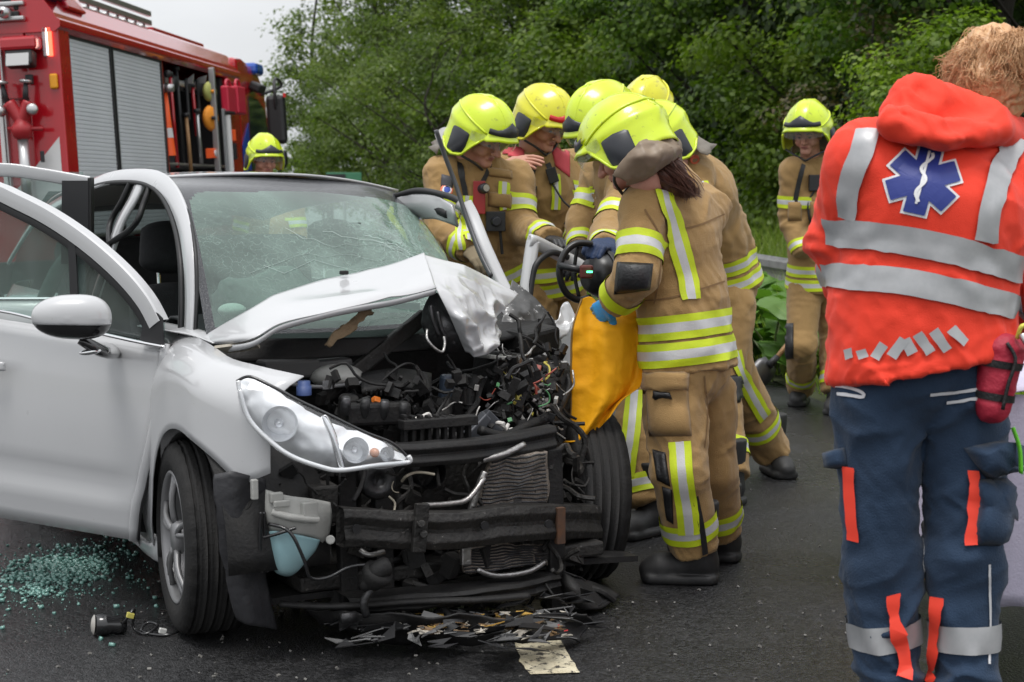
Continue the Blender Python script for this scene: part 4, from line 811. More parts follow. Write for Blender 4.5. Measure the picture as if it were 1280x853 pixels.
p = c(500, 517, v=-.31); b = MB(); b.box(p, (.018, .015, .03), (0, .3, 0)); b.box(p+np.array([0, 0, -.018]), (.035, .012, .01)); b.build('yellow_clip', mat('yellow_clip', (.7, .42, .02), .4), car, bevel=.002)

# torn lower bumper lying under the nose
b = MB(); b.loft([[c(x, y, w=z) for x, y, z in r] for r in ([(385, 768, .10), (470, 770, .13), (560, 775, .12), (650, 770, .12), (735, 765, .10)], [(400, 782, .06), (470, 785, .09), (560, 790, .07), (650, 786, .08), (738, 778, .05)], [(430, 780, .02), (480, 795, .03), (560, 802, .03), (650, 808, .02), (726, 800, .02)])], 14, 50, jit=lambda G: rough_(G, .022, 7, 9)); b.build('torn_lower_bumper', M_BLK, car, smooth=True, solid=.006)
b = MB(); b.loft([[c(x, y, w=z) for x, y, z in r] for r in ([(682, 700, .16), (700, 712, .15), (720, 725, .12)], [(700, 735, .09), (725, 742, .08), (752, 735, .05)], [(718, 758, .03), (742, 762, .02), (770, 748, .02)])], 14, 16, jit=lambda G: rough_(G, .016, 8, 2)); b.build('undertray_flap', M_BLK, car, smooth=True, solid=.005)
b = MB(); b.tube(crom([c(x, y, w=z) for x, y, z in ((350, 755, .16), (420, 758, .15), (520, 752, .15), (600, 750, .14), (660, 745, .13))], 30), .018, 8, flat=.6); b.build('lower_lip', M_BLK, car, smooth=True)
def lit(name, n, cl_, seed, rg, s0, s1):
    r_ = random.Random(seed); b = MB()
    for _ in range(n):
        x = r_.uniform(*rg[:2]); y = r_.uniform(*rg[2:]); p = c(x, y, w=.10); s = r_.uniform(s0, s1); P = [p+np.array([r_.gauss(0, s), r_.gauss(0, s*.6), r_.gauss(0, s*.25)]) for _ in range(4)]; b.add(P, [(0, 1, 2), (1, 3, 2)])
    b.build(name, mat(name, cl_, .4), car, solid=.003, kind='stuff')
lit('amber_shards', 22, (.36, .22, .05), 1, (520, 660, 766, 788), .008, .028); lit('pale_shards', 34, (.36, .33, .28), 2, (500, 715, 766, 795), .006, .026); lit('red_shards', 4, (.5, .03, .03), 3, (690, 715, 778, 790), .006, .012); lit('grey_shards', 60, (.10, .10, .10), 4, (440, 725, 762, 800), .01, .04); lit('brown_shards', 26, (.16, .10, .05), 5, (520, 700, 768, 790), .008, .03); lit('black_shards', 70, (.012, .012, .013), 6, (420, 745, 745, 805), .02, .055)
# ------------------------------------------------------------ doors
M_GLASS = glassmat('side_glass', (.58, .70, .67), (.5, .58, .56), .10, .02)
def doorframe(O, phi): return Frame(CF.w(*O), R(29)+math.pi/2+phi)
DF = doorframe((-.825, .24, 0), R(31)); PF = lambda s, n, w: CF.loc(DF.w(s, n, w))
def dp(px, py, n=0): return CF.loc(DF.w(*DF.hit(px, py, v=n)))
def dsw(px, py, n=0): q = DF.hit(px, py, v=n); return q[0], q[2]
door = empty('front_door'); door.parent = car; tag(door, label='open front passenger door of the white car')
ed = [dsw(205, 431), dsw(203, 470), dsw(193, 540), dsw(178, 610), dsw(166, 660)]     # leading edge (s, w)
cols = []; Lr = 1.06
s0b, w0b = ed[0]; we = .985
for f in np.linspace(0, 1, 24):
    col = []
    for g in np.linspace(0, 1, 16):
        e = crom(np.array(ed), 31)[int(round(g*30))]; s = e[0]+(Lr-e[0])*f; w = (w0b+(we-w0b)*f)*(1-g)+(.245+.02*f)*g
        bul = .028*math.sin(math.pi*min(1, g*1.05))**.7-.015+(-.012 if .70 < g < .78 else 0)*(f > .06)+(.008 if g >= .78 else 0)
        col.append(PF(s, bul, w))
    cols.append(col)
G = np.array(cols); b = MB(); b.grid(G); b.build('door_skin', M_WHITE, door, smooth=True, solid=.004)
b = MB(); b.grid(np.array([[PF(.04+(Lr-.06)*f, -.075, w) for w in np.linspace(.26, .93, 6)] for f in np.linspace(0, 1, 8)])); b.build('inner_trim', M_BLK, door, solid=.02)
b = MB(); b.tube([G[0, k]+np.array([.0, .012, 0]) for k in range(16)], .02, 6); b.build('door_edge', M_WHITE, door, smooth=True)
b = MB(); b.tube([G[0, k]+np.array([.012, -.006, 0]) for k in range(16)], .0045, 5); b.build('gap_shade_line', M_SEAL, door, smooth=True)  # dark tube put in for the shade of the door gap
belt = [dp(206, 434, .022), dp(170, 427, .024), dp(120, 416, .026), dp(60, 403, .028), dp(0, 389, .028), PF(1.02, .02, 1.0)]
b = MB(); b.tube(crom(belt, 30), .008, 8, flat=.8); b.build('chrome_strip', M_CHR, door, smooth=True)
arcp = [(203, 400), (188, 372), (165, 343), (135, 314), (100, 286), (60, 260), (20, 240), (0, 231)]
arc = [dsw(*q) for q in arcp]+[(.85, arc_) for arc_ in []]
top_s = arc[-1][0]; arc += [(top_s+.12, arc[-1][1]+.02), (min(1.0, top_s+.35), arc[-1][1]-.03), (1.04, 1.3), (1.05, 1.0)]
def fr_band(pts, wd, n0, n1, name, m, inset=0, par=door, P_=PF, nn=50):
    p = crom(np.array(pts), nn); t = np.gradient(p, axis=0); t /= np.linalg.norm(t, axis=1)[:, None]; nr = np.stack([t[:, 1], -t[:, 0]], 1)
    if nr[len(nr)//4][1] > 0: nr = -nr
    b = MB(); sec = ((0, n0), (0, n1-.007), (.07, n1), (.5, n1+.002), (.93, n1), (1, n1-.007), (1, n0)); row = []
    for q, v_ in zip(p, nr):
        a = q+v_*inset; e = q+v_*(inset+wd); row.append([P_(a[0]+(e[0]-a[0])*k, n_, a[1]+(e[1]-a[1])*k) for k, n_ in sec])
    row = np.array(row)
    for x0, x1 in ((0, 2), (1, 3), (2, 5), (4, 6), (5, 7)): b.grid(row[:, x0:x1])      # faces kept apart so the edges stay crisp
    return b.build(name, m, par, smooth=True)
fr_band(arc, .058, -.03, .012, 'window_frame', M_WHITE); fr_band(arc, .028, -.02, .006, 'window_seal', M_SEAL, .058)
pn = [dsw(203, 405), dsw(165, 352), dsw(132, 322), dsw(100, 297), dsw(60, 270), dsw(0, 243)]
belt2 = [dsw(x, y) for x, y in ((203, 430), (168, 424), (132, 416), (100, 410), (60, 401), (0, 387))]
b = MB(); b.grid(np.array([[PF(a[0]+(q[0]-a[0])*t, -.012, a[1]+(q[1]-a[1])*t) for t in np.linspace(0, 1, 4)] for a, q in zip(pn, belt2)]+[[PF(1.0, -.012, w) for w in np.linspace(1.36, .97, 4)]])); b.build('window_glass', M_GLASS, door, smooth=True)
b = MB(); b.prism([dp(x, y, .004) for x, y in ((204, 398), (206, 432), (176, 427), (182, 400), (178, 372))], DF_n := (PF(0, .006, 0)-PF(0, 0, 0))); b.build('mirror_triangle', mat('satin_black', (.02, .02, .022), .4), door)
b = MB(); b.prism([dp(x, y, .002) for x, y in ((86, 292), (95, 296), (99, 372), (89, 370))], DF_n); b.build('window_divider', mat('satin_black', (.02, .02, .02)), door)
b = MB(); b.loft([[PF(.62, .05, .82), PF(.72, .062, .825), PF(.82, .05, .83)], [PF(.62, .05, .79), PF(.72, .062, .79), PF(.82, .05, .80)]], 4, 8); b.build('door_handle', M_WHITE, door, smooth=True, solid=.012)
# mirror
MF = at(90, 398, 5.02); mc = CF.loc(MF); mr_ = empty('wing_mirror', mc); mr_.parent = door
ax = CF.A.T@np.array([1., .12, -.02]); ax = unit(ax); upv = np.array([0, 0, 1.]); fwd = np.cross(upv, ax)
pxm = 5.02/FPX
def mirr(scale, zlo, zhi, nm, m):
    b = MB(); rows = []
    for th in np.linspace(0, 2*math.pi, 40, endpoint=False):
        row = []
        for ph in np.linspace(0, 1, 12):
            x = math.cos(th); z = math.sin(th); rx = 49*pxm; rz = (30 if z > 0 else 27)*pxm; x2 = math.copysign(abs(x)**.8, x)*rx; z2 = math.copysign(abs(z)**.85, z)*rz*(1+.12*x)
            k = math.sin(ph*math.pi/2)**.8; dpt = .075*math.cos(ph*math.pi/2)**.8; zz = min(max(z2*k, zlo*pxm), zhi*pxm); row.append(ax*x2*k*scale-fwd*0+np.array([0, 0, zz*scale])+(-DFN)*(-dpt)*scale)
        rows.append(row)
    b.grid(np.array(rows+[rows[0]])); return b.build(nm, m, mr_, smooth=True)
DFN = unit(CF.A.T@np.array([.1, -1, .05]))
mirr(1., -8, 40, 'mirror_cap', M_WHITE); mirr(.985, -40, -8, 'mirror_base', M_BLKG)
b = MB(); b.ell((0, 0, 0), (.115, .02, .06)); o = b.build('mirror_back', M_BLKG, mr_, smooth=True); o.rotation_euler.z = math.atan2(ax[1], ax[0])
b = MB(); b.tube([p-mc for p in crom([CF.loc(at(100, 424, 5.05)), CF.loc(at(125, 438, 5.10)), dp(140, 438, .01)], 8)], [.03, .032, .034, .035, .035, .036, .036, .036], 10, flat=.55); b.build('mirror_arm', M_BLKG, mr_, smooth=True)
b = MB(); b.ell(CF.loc(at(113, 440, 5.04))-mc, (.035, .012, .010), M=Matrix.Rotation(-.1, 3, 'Y')); b.build('indicator', M_CHR, mr_, smooth=True)

# rear door, open behind it
DR = doorframe((-.77, 1.18, 0), R(62)); PR = lambda s, n, w: CF.loc(DR.w(s, n, w))
def rsw(px, py): q = DR.hit(px, py, v=0); return q[0], q[2]
rd = empty('rear_door'); rd.parent = car; tag(rd, label='open rear passenger door of the white car')
tl_, tr_ = rsw(0, 205), rsw(112, 224); bl_, br_ = rsw(0, 365), rsw(112, 300)
nrm_ = PR(0, .03, 0)-PR(0, 0, 0)
tp = [rsw(x, y) for x, y in ((113, 221), (85, 216), (50, 210), (0, 204))]; tq_ = [rsw(x, y) for x, y in ((113, 236), (85, 232), (50, 226), (0, 221))]
tp.append((tp[-1][0]+.3, tp[-1][1]-.01)); tq_.append((tp[-1][0], tq_[-1][1]-.01))
b = MB(); b.loft([[PR(x, -.02, w) for x, w in tp], [PR(x, .010, w) for x, w in tp], [PR(x, .014, w-.01) for x, w in tp], [PR(x, .012, w+.008) for x, w in tq_], [PR(x, .006, w) for x, w in tq_], [PR(x, -.02, w) for x, w in tq_]], 12, 24); b.build('window_frame', M_WHITE, rd, smooth=True)
b = MB(); b.prism([PR(s, -.04, w) for s, w in (rsw(115, 222), rsw(115, 330), rsw(110, 330), rsw(110, 222))], PR(0, .055, 0)-PR(0, 0, 0)); b.build('door_edge', M_SEAL, rd, bevel=.004)
b = MB(); b.prism([PR(s, .014, w) for s, w in (rsw(112, 226), rsw(112, 330), rsw(78, 330), rsw(79, 226))], PR(0, .006, 0)-PR(0, 0, 0)); b.build('pillar_cover', mat('satin_black', (.02, .02, .02)), rd)
b = MB(); b.grid(np.array([[PR(br_[0]+x, -.01, w) for x in np.linspace(.02, tl_[0]-br_[0]+.4, 6)] for w in np.linspace(.98, tl_[1]-.03, 5)])); b.build('window_glass', M_GLASS, rd)
b = MB(); b.grid(np.array([[PR(br_[0]+x, .015*math.sin(math.pi*(w-.25)/.75), w) for x in np.linspace(0, tl_[0]-br_[0]+.45, 8)] for w in np.linspace(.25, 1.0, 8)])); b.build('door_skin', M_WHITE, rd, smooth=True, solid=.05)
b = MB(); b.tube([PR(br_[0], .02, 1.0), PR(tl_[0]+.4, .02, 1.0)], .008, 6); b.build('chrome_strip', M_CHR, rd)
b = MB(); b.tube(crom([PR(*q) for q in ((tl_[0]-.12, -.05, .95), (tl_[0]-.20, -.06, 1.12), (tl_[0]-.32, -.05, 1.22))], 8), .03, 8); b.build('curtain_airbag_edge', mat('airbag_cloth', (.11, .125, .12), .85), rd, smooth=True)

# driver's door, forced open beyond the crushed corner
dd_ = empty('driver_door'); dd_.parent = car; tag(dd_, label="bent driver's door forced open beside the yellow sheet")
b = MB(); pts = [c(x, y, u=u) for x, y, u in ((646, 386, .80), (652, 340, .84), (659, 298, .88), (668, 294, .90), (688, 303, .98), (712, 316, 1.08), (735, 330, 1.15), (748, 352, 1.18))]
P = crom(np.array(pts), 34); T = np.gradient(P, axis=0); rows = []
for p, t in zip(P, T):
    t = unit(t); n_ = unit(np.cross(t, CF.A.T@np.array([0, 1., 0]))); n_ = n_ if n_@np.array([.5, 0, -1]) > 0 else -n_; bk = CF.A.T@np.array([0, 1., 0]); rows.append([p+n_*x*.055+bk*y*.04 for x, y in ((0, 0), (.2, -.3), (.8, -.3), (1, 0), (1, 1), (0, 1))])
b.grid(np.array(rows), wrap=True); b.build('window_frame', M_WHITE, dd_, smooth=True)
b = MB(); b.tube(crom([c(x, y, u=u) for x, y, u in ((660, 392, .84), (665, 350, .87), (672, 328, .90), (690, 316, .98), (710, 322, 1.06))], 24), .013, 7); b.build('window_seal', M_SEAL, dd_, smooth=True)
b = MB(); q = [c(x, y, u=u) for x, y, u in ((672, 398, .86), (722, 402, 1.1), (722, 560, 1.1), (672, 560, .86))]; G = np.array([[q[0]+(q[1]-q[0])*x+((q[3]+(q[2]-q[3])*x)-(q[0]+(q[1]-q[0])*x))*y for x in np.linspace(0, 1.5, 14)] for y in np.linspace(0, 1, 14)]); b.grid(rough_(G, .008, 5)); b.build('door_skin', M_WHITE, dd_, smooth=True, solid=.05)
b = MB(); b.box(c(717, 398, u=1.08), (.07, .04, .015), (0, -.3, .4)); b.build('red_catch', mat('red_plastic', (.5, .03, .04), .4), dd_, bevel=.004)

# ------------------------------------------------------------ cabin
M_INT = mat('dash_plastic', (.018, .019, .021), .6, bump=.3, bscale=150)
b = MB(); b.loft([[(-.68, .22, .88), (0, .12, .88), (.64, .45, .9)], [(-.66, .4, .96), (0, .35, .97), (.62, .6, .98)], [(-.66, .62, .93), (0, .58, .95), (.62, .78, .93)], [(-.66, .66, .6), (0, .6, .6), (.62, .8, .6)]], 14, 20); b.build('dashboard', M_INT, car, smooth=True, solid=.01)
def seat(u, v, nm='front_seat'):
    s = empty(nm, (u, v, 0)); s.parent = car
    V, F = sdfmesh(lambda P: smin(ecap(P, (0, .1, .5), (0, .28, .98), (.22, .075), (.19, .06), (1, 0, 0)), ecap(P, (0, -.38, .40), (0, .08, .38), (.23, .08), (.23, .09), (1, 0, 0)), .06), (-.26, -.5, .25), (.26, .42, 1.1), .02); o = link('seat_cushion', npmesh('seat', V, F), M_CLOTHD, s, True)
    V, F = sdfmesh(lambda P: ecap(P, (0, .32, 1.12), (0, .36, 1.24), (.13, .05), (.11, .045), (1, 0, 0)), (-.16, .2, 1.0), (.16, .45, 1.35), .015); link('headrest', npmesh('headrest', V, F), M_CLOTHD, s, True)
    b = MB(); b.cyl((-.05, .31, 1.0), (-.05, .33, 1.15), .008); b.cyl((.05, .31, 1.0), (.05, .33, 1.15), .008); b.build('headrest_post', M_CHR, s)
seat(-.37, 1.15); seat(.37, 1.2)
b = MB(); b.box((0, 2.35, .85), (1.2, .16, .7), (-.25, 0, 0)); b.box((0, 2.1, .45), (1.2, .5, .2)); b.build('rear_bench', M_CLOTHD, car, bevel=.05)
b = MB(); sc_ = np.array((.36, .86, .92)); ax_ = unit([0, .85, .5]); e1 = np.array([1., 0, 0]); e2 = np.cross(ax_, e1); b.tube([sc_+.18*(math.cos(t)*e1+math.sin(t)*e2) for t in np.linspace(0, 2*math.pi, 40)], .016, 8, cap=False); b.ell(sc_, (.07, .05, .06)); b.beam(sc_-e1*.17, sc_+e1*.17, .03, .02); b.build('steering_wheel', M_INT, car, smooth=True)
V, F = sdfmesh(lambda P: ecap(P, (.3, .75, .92), (.4, .8, 1.02), (.16, .06), (.12, .05), (1, 0, 0)), (.08, .55, .75), (.6, .95, 1.2), .018); V += .02*fbm(V*14, 2)[:, None]*vnormals(V, F); link('driver_airbag', npmesh('airbag', V, F), mat('airbag_cloth', (.5, .5, .5)), car, True)
V, F = sdfmesh(lambda P: smin(ecap(P, (-.45, .55, .98), (-.2, .58, 1.0), (.12, .05), (.14, .06)), ecap(P, (-.3, .5, .96), (-.3, .75, .9), .06, .05), .05), (-.65, .38, .8), (.05, .85, 1.2), .018); V += .02*fbm(V*14, 5)[:, None]*vnormals(V, F); link('passenger_airbag', npmesh('airbag', V, F), mat('airbag_cloth', (.5, .5, .5)), car, True)
p = c(290, 388, u=-.5); b = MB(); b.ell(p, (.05, .04, .025)); b.build('white_rag', mat('white_rag', (.7, .7, .68), .9, bump=.6), car, smooth=True)
# ================================================================ FIRE ENGINE
_o = at(98, 234, 14.3); _o[2] = 0
TF = Frame(_o, -.068, R(-3))
truck = empty('fire_engine', label='red fire engine with grey roller shutters parked behind the crashed car', cat='fire engine', M=TF.M)
M_RED = mat('fire_red_paint', (.44, .006, .016), .22, coat=.8, col2=(.40, .006, .013), nscale=1.5, bump=.02, bscale=3)
M_SLAT = mat('shutter_aluminium', (.66, .68, .71), .5, .1, col2=(.6, .62, .65), nscale=2)
M_TBLK = mat('truck_black', (.015, .015, .016), .5)
M_SILV = mat('silver_trim', (.5, .5, .5), .3, .8)
M_REFW = mat('reflective_white', (.62, .62, .62), .45)
M_BLUE = mat('beacon_blue', (.015, .08, .42), .12, coat=.6)
M_TGL = mat('truck_glass', (.02, .03, .03), .05, coat=.3)
def tb(name, parts, m, par=truck, bevel=.012, **k):
    b = MB()
    for (u0, u1, v0, v1, w0, w1) in parts: b.box(((u0+u1)/2, (v0+v1)/2, (w0+w1)/2), (u1-u0, v1-v0, w1-w0))
    return b.build(name, m, par, bevel=bevel, **k)
tb('rear_pillar', [(-.3, 0, 0, .28, .55, 2.80)], M_RED)
tb('rear_panel', [(-2.2, -.302, .05, .25, .55, 2.80)], M_RED)
tb('rear_pillar', [(-2.5, -2.202, 0, .28, .55, 2.80)], M_RED)
tb('far_side', [(-2.5, -2.4, .282, 6.6, .55, 2.80)], M_RED)
tb('bay_partition', [(-2.39, -.03, 3.26, 3.32, .55, 2.76)], M_RED); tb('bay_partition', [(-2.39, -.06, 5.95, 6.05, .55, 2.76)], M_TBLK)
tb('front_pillar', [(-.4, 0, 6.08, 6.6, .55, 2.80)], M_RED); tb('body_front', [(-2.4, -.402, 6.5, 6.6, .55, 2.80)], M_RED)
tb('lower_skirt', [(-2.45, -.01, .282, 1.0, .5, .95), (-2.45, -.01, 2.35, 6.078, .5, .95)], M_RED)
tb('rear_bumper', [(-2.45, -.02, -.12, -.002, .5, .8)], M_TBLK)
tb('bay_floor', [(-2.39, -.03, 3.322, 5.948, .952, 1.0)], M_SILV); tb('bay_back', [(-.75, -.7, 3.322, 5.948, 1.002, 2.76)], mat('bay_dark', (.12, .12, .13), .6), bevel=0)
tb('bay_shelf', [(-.69, -.05, 3.33, 5.94, 1.66, 1.69)], M_SILV)
# cornice: sloping gutter band with a sloped face above
b = MB(); prof = [(-.02, 2.76), (.03, 2.80), (.03, 2.86), (-.005, 2.88), (-.02, 2.92), (-.13, 3.08), (-.2, 3.12), (-2.3, 3.12), (-2.4, 3.08), (-2.52, 2.86), (-2.52, 2.77)]
b.grid(np.array([[(u, v, w) for u, w in prof] for v in (-.03, 2.2, 4.4, 6.65)])); b.add([(u, -.03, w) for u, w in prof], [tuple(range(len(prof)))]); b.add([(u, 6.65, w) for u, w in prof], [tuple(range(len(prof)-1, -1, -1))]); b.build('roof_cornice', M_RED, truck, bevel=.012)
for v in (2.23, 2.61, 3.9, 4.29, 5.63, 6.02):
    b = MB(); b.box((-.085, v, 2.985), (.03, .17, .13), (0, -.6, 0)); b.build('cornice_lamp', mat('lamp_grey', (.16, .165, .17), .2), truck, bevel=.01)
    b = MB(); b.box((-.09, v, 2.985), (.03, .22, .18), (0, -.6, 0)); b.build('lamp_frame', M_RED, truck, bevel=.01)
# shutters: every slat is geometry
def shutter(v0, v1):
    b = MB(); n = 46; h_ = (2.74-1.0)/n; prof = []
    for k in range(n): z = 1.0+k*h_; prof += [(-.043, z), (-.036, z+h_*.2), (-.036, z+h_*.85), (-.043, z+h_*.98)]
    b.grid(np.array([[(u, v, w) for u, w in prof] for v in (v0+.03, v1-.03)])); sh = b.build('roller_shutter', M_SLAT, truck)
    tb('shutter_frame', [(-.07, -.02, v0, v0+.035, .95, 2.758), (-.07, -.02, v1-.035, v1, .95, 2.758), (-.07, -.02, v0+.036, v1-.036, 2.74, 2.758)], M_TBLK, bevel=.004)
    tb('lift_bar', [(-.05, -.01, v0+.1, v1-.1, .96, 1.0)], M_SILV)
shutter(.30, 1.53); shutter(1.56, 3.25)
# rear face details
def th(px, py, v=-.0): return TF.hit(px, py, v=v)
tb('work_lamp_hood', [(-.46, -.14, -.2, .04, 2.60, 2.72)], M_RED, bevel=.03)
b = MB(); b.box((-.30, -.13, 2.53), (.24, .14, .14), (-.25, 0, 0)); b.build('work_lamp', M_TBLK, truck, bevel=.02)
b = MB(); b.box((-.30, -.215, 2.52), (.2, .01, .11), (-.25, 0, 0)); b.build('work_lamp_glass', mat('lamp_white', (.5, .5, .5), .2), truck, bevel=.004)
tb('rear_step', [(-.6, -.303, -.02, .048, 2.72, 2.8)], M_RED)
tb('panel_seam', [(-.52, -.305, .036, .046, 2.20, 2.215)], mat('dark_red', (.15, .006, .008), .5), bevel=0)
tb('door_hinge', [(-.535, -.52, .0, .05, 1.4, 2.8)], M_SILV, bevel=.004)
tb('light_bar_grey', [(-.135, -.105, -.03, -.003, 2.55, 2.80)], mat('lamp_lens_grey', (.4, .38, .4), .2), bevel=.006)
tb('tail_light', [(-.09, -.055, -.03, -.003, 2.55, 2.80)], mat('lit_tail_light', (.8, .05, .03), .3, emit=(1, .12, .06), estr=2.6), bevel=.006)
tb('tail_light_core', [(-.10, -.092, -.032, -.003, 2.56, 2.79)], mat('lit_tail_core', (.9, .5, .4), .3, emit=(1, .75, .65), estr=3.), bevel=.002)
tb('marker_lamp', [(-.10, -.03, -.04, -.003, 2.27, 2.40)], mat('amber_lens', (.75, .32, .01), .2), bevel=.015)
tb('marker_lamp', [(-.03, .03, 6.3, 6.45, 2.50, 2.62)], mat('amber_lens', (.75, .32, .01), .2), bevel=.015)
b = MB(); b.prism([(-.30, -.004, 1.45), (-.302, -.004, 1.60), (-.06, -.004, 1.86), (-.06, -.004, 1.3), (-.30, -.004, 1.3)], (0, .003, 0)); b.prism([(-.52, .045, 1.40), (-.305, .045, 1.60), (-.305, .045, 1.3), (-.52, .045, 1.3)], (0, .003, 0)); b.build('chevron_stripe', M_REFW, truck)
b = MB(); b.prism([(-.58, -.006, 1.3), (-.545, -.006, 1.3), (-.545, -.006, 2.3), (-.58, -.006, 2.3)], (0, .04, 0)); b.build('handrail_plate', M_REFW, truck)
# beacons, roof locker, ladder
b = MB(); b.box((-.17, .18, 3.16), (.36, .42, .2)); b.build('rear_beacon', M_BLUE, truck, bevel=.04)
b = MB(); b.box((-.08, .18, 3.16), (.06, .4, .21)); b.build('beacon_end', M_TBLK, truck, bevel=.02)
b = MB(); b.prism([(-.03, .42, 3.0), (-.03, .95, 3.0), (-.16, 1.0, 3.20), (-.16, .42, 3.30)], (-.3, 0, 0)); b.build('beacon_cowl', M_RED, truck, bevel=.03)
b = MB(); b.box((-.19, .68, 3.23), (.04, .5, .1), (0, -.3, 0)); b.build('side_beacon', M_BLUE, truck, bevel=.02)
tb('roof_locker', [(-1.0, -.35, 1.4, 1.7, 3.13, 3.36)], M_SILV)
lad = empty('roof_ladder', label='grey aluminium ladder lying on the roof of the fire engine', cat='ladder', M=TF.M @ Matrix.Translation((-.55, 1.75, 3.13)))
for s in (0, 1):
    b = MB()
    for k in range(3): b.box((.12-.5*s, 1.3, .05+.1*k), (.05, 2.6, .06))
    b.build('ladder_rail', M_SILV, lad, bevel=.008)
for k in range(8): b = MB(); b.cyl((-.38, .15+.32*k, .1), (.12, .15+.32*k, .1), .02); b.build('rung', M_SILV, lad)
tb('roof_rack', [(-.9, -.3, 4.0, 6.2, 3.13, 3.2)], M_RED)
b = MB()
for k in range(6): b.box((-.35-.09*(k % 3), -.02+.03*(k % 2), 2.92+.06*(k//2)), (.07, .1, .05), (0, 0, .2*k))
b.build('ladder_bracket', M_TBLK, truck, bevel=.008)
tb('gantry_bar', [(-.62, -.26, -.10, -.04, 2.86, 2.90), (-.62, -.26, -.08, -.03, 2.99, 3.03)], M_SILV)
b = MB(); b.lathe([(.05, 0), (.05, .1), (.02, .11)], (-.42, -.06, 2.93), (0, -1, 0), 14); b.build('gantry_roller', M_SILV, truck, smooth=True)
# cab
b = MB(); cabp = [(6.66, .6), (6.66, 3.06), (7.0, 3.08), (7.9, 2.96), (8.25, 2.75), (8.5, 1.6), (8.52, .6)]; b.prism([(-.02, v, w) for v, w in cabp], (-2.42, 0, 0)); b.build('cab', M_RED, truck, bevel=.06)
b = MB(); b.prism([(-.016, v, w) for v, w in ((7.15, 1.65), (7.2, 2.6), (7.75, 2.58), (8.15, 2.45), (8.38, 1.65))], (.006, 0, 0)); b.build('cab_window', M_TGL, truck)
b = MB(); b.prism([(-.3, v, w) for v, w in ((8.28, 2.7), (8.52, 1.65), (8.54, 1.65), (8.30, 2.7))], (-1.9, 0, 0)); b.build('windscreen', M_TGL, truck)
b = MB(); b.prism([(-.014, v, w) for v, w in ((6.68, 1.0), (6.68, 1.95), (7.1, 2.25), (7.12, 1.0))], (.006, 0, 0)); b.build('blue_stripe', mat('stripe_blue', (.02, .07, .4), .4), truck)
b = MB(); b.prism([(-.010, v, w) for v, w in ((6.68, .9), (6.68, 1.35), (7.1, 1.6), (7.12, .9))], (.006, 0, 0)); b.build('white_stripe', M_REFW, truck)
b = MB(); b.box((-.1, 7.75, 2.98), (.3, .45, .16)); b.build('cab_beacon', M_BLUE, truck, bevel=.05)
b = MB(); b.box((.06, 7.45, 2.72), (.16, .35, .12), (0, .5, 0)); b.build('door_camera_hood', M_TBLK, truck, bevel=.03)
mirror_p = TF.hit(346, 150, u=.42)
b = MB(); b.box(mirror_p, (.24, .16, .62)); b.build('cab_mirror', M_TBLK, truck, bevel=.05)
b = MB(); b.box(mirror_p+np.array([0, .02, -.50]), (.2, .14, .24)); b.build('cab_mirror', M_BLKG, truck, bevel=.05)
b = MB(); b.tube(crom([(-.02, 8.0, 2.66), (.2, 8.3, 2.78), (.42, mirror_p[1], 2.75), (.42, mirror_p[1], 2.2)], 16), .022, 7); b.build('mirror_arm', M_TBLK, truck, smooth=True)
b = MB(); b.box(mirror_p+np.array([.13, -.05, .3]), (.03, .06, .05)); b.build('mirror_lamp', mat('red_lens', (.6, .02, .02), .3), truck)
# wheels of the engine (behind the car)
for v in (1.7, 7.0):
    for u in (-.16, -2.3):
        w = empty('wheel', (u, v, .5)); w.parent = truck
        b = MB(); b.lathe([(.28, -.14), (.46, -.15), (.5, -.1), (.5, .1), (.46, .15), (.28, .14)], (0, 0, 0), (1, 0, 0), 32); b.build('tyre', M_RUB, w, smooth=True)
        b = MB(); b.lathe([(.28, .14), (.25, .08), (.1, .1), (.09, .16), (.001, .17)], (0, 0, 0), (1 if u > -1 else -1, 0, 0), 24); b.build('rim', M_SILV, w, smooth=True)
tb('chassis', [(-1.9, -.6, .1, 8.3, .45, .9)], M_TBLK)
# ---- equipment in the open bay (things of their own)
def tt(name, label, cat, px, py, u, **k):
    u = u+.13 if u < .1 else u; p = TF.hit(px, py, u=u); return empty(name, label=label, cat=cat, M=TF.M @ Matrix.Translation(p)), 1/(FPX/TF.w(*p)[1])
def mk(name, label, cat, px, py, u, build, m, smooth=True, bevel=0.):
    o, s = tt(name, label, cat, px, py, u)
    for nm, fn, mm in build:
        b = MB(); fn(b, s); b.build(nm, mm, o, smooth=smooth, bevel=bevel)
    return o
M_ORG = mat('fluor_orange_plastic', (.95, .12, .02), .5); M_WOOD = mat('ash_handle', (.42, .25, .12), .5, col2=(.33, .18, .08), nscale=12)
M_LIME = mat('lime_bag', (.35, .36, .10), .7, bump=.4); M_ORB = mat('orange_bag', (.75, .27, .02), .7, bump=.4); M_CAN = mat('jerrycan_red', (.5, .02, .05), .35); M_GEAR = mat('gear_black', (.02, .02, .022), .5)
mk('traffic_cone', 'bright orange cone sleeve standing at the shutter end of the open bay', 'cone', 211, 195, -.2, [('sleeve', lambda b, s: b.lathe([(9*s, 0), (6*s, 40*s), (4*s, 78*s), (0.001, 78*s)], (0, 0, 0), (0, 0, 1)), M_ORG), ('band', lambda b, s: b.lathe([(7.6*s, 22*s), (6.6*s, 34*s)], (0, 0, 0), (0, 0, 1)), M_REFW)], None)
mk('standing_lamp', 'silver-topped canister above the orange cone in the open bay', 'canister', 211, 115, -.15, [('body', lambda b, s: b.lathe([(0.001, 0), (7*s, 0), (7*s, 9*s), (.001, 9*s)], (0, 0, 0), (0, 0, 1)), M_SILV), ('knob', lambda b, s: b.ell((0, 0, 22*s), (5*s, 5*s, 5*s)), M_GEAR)], None)
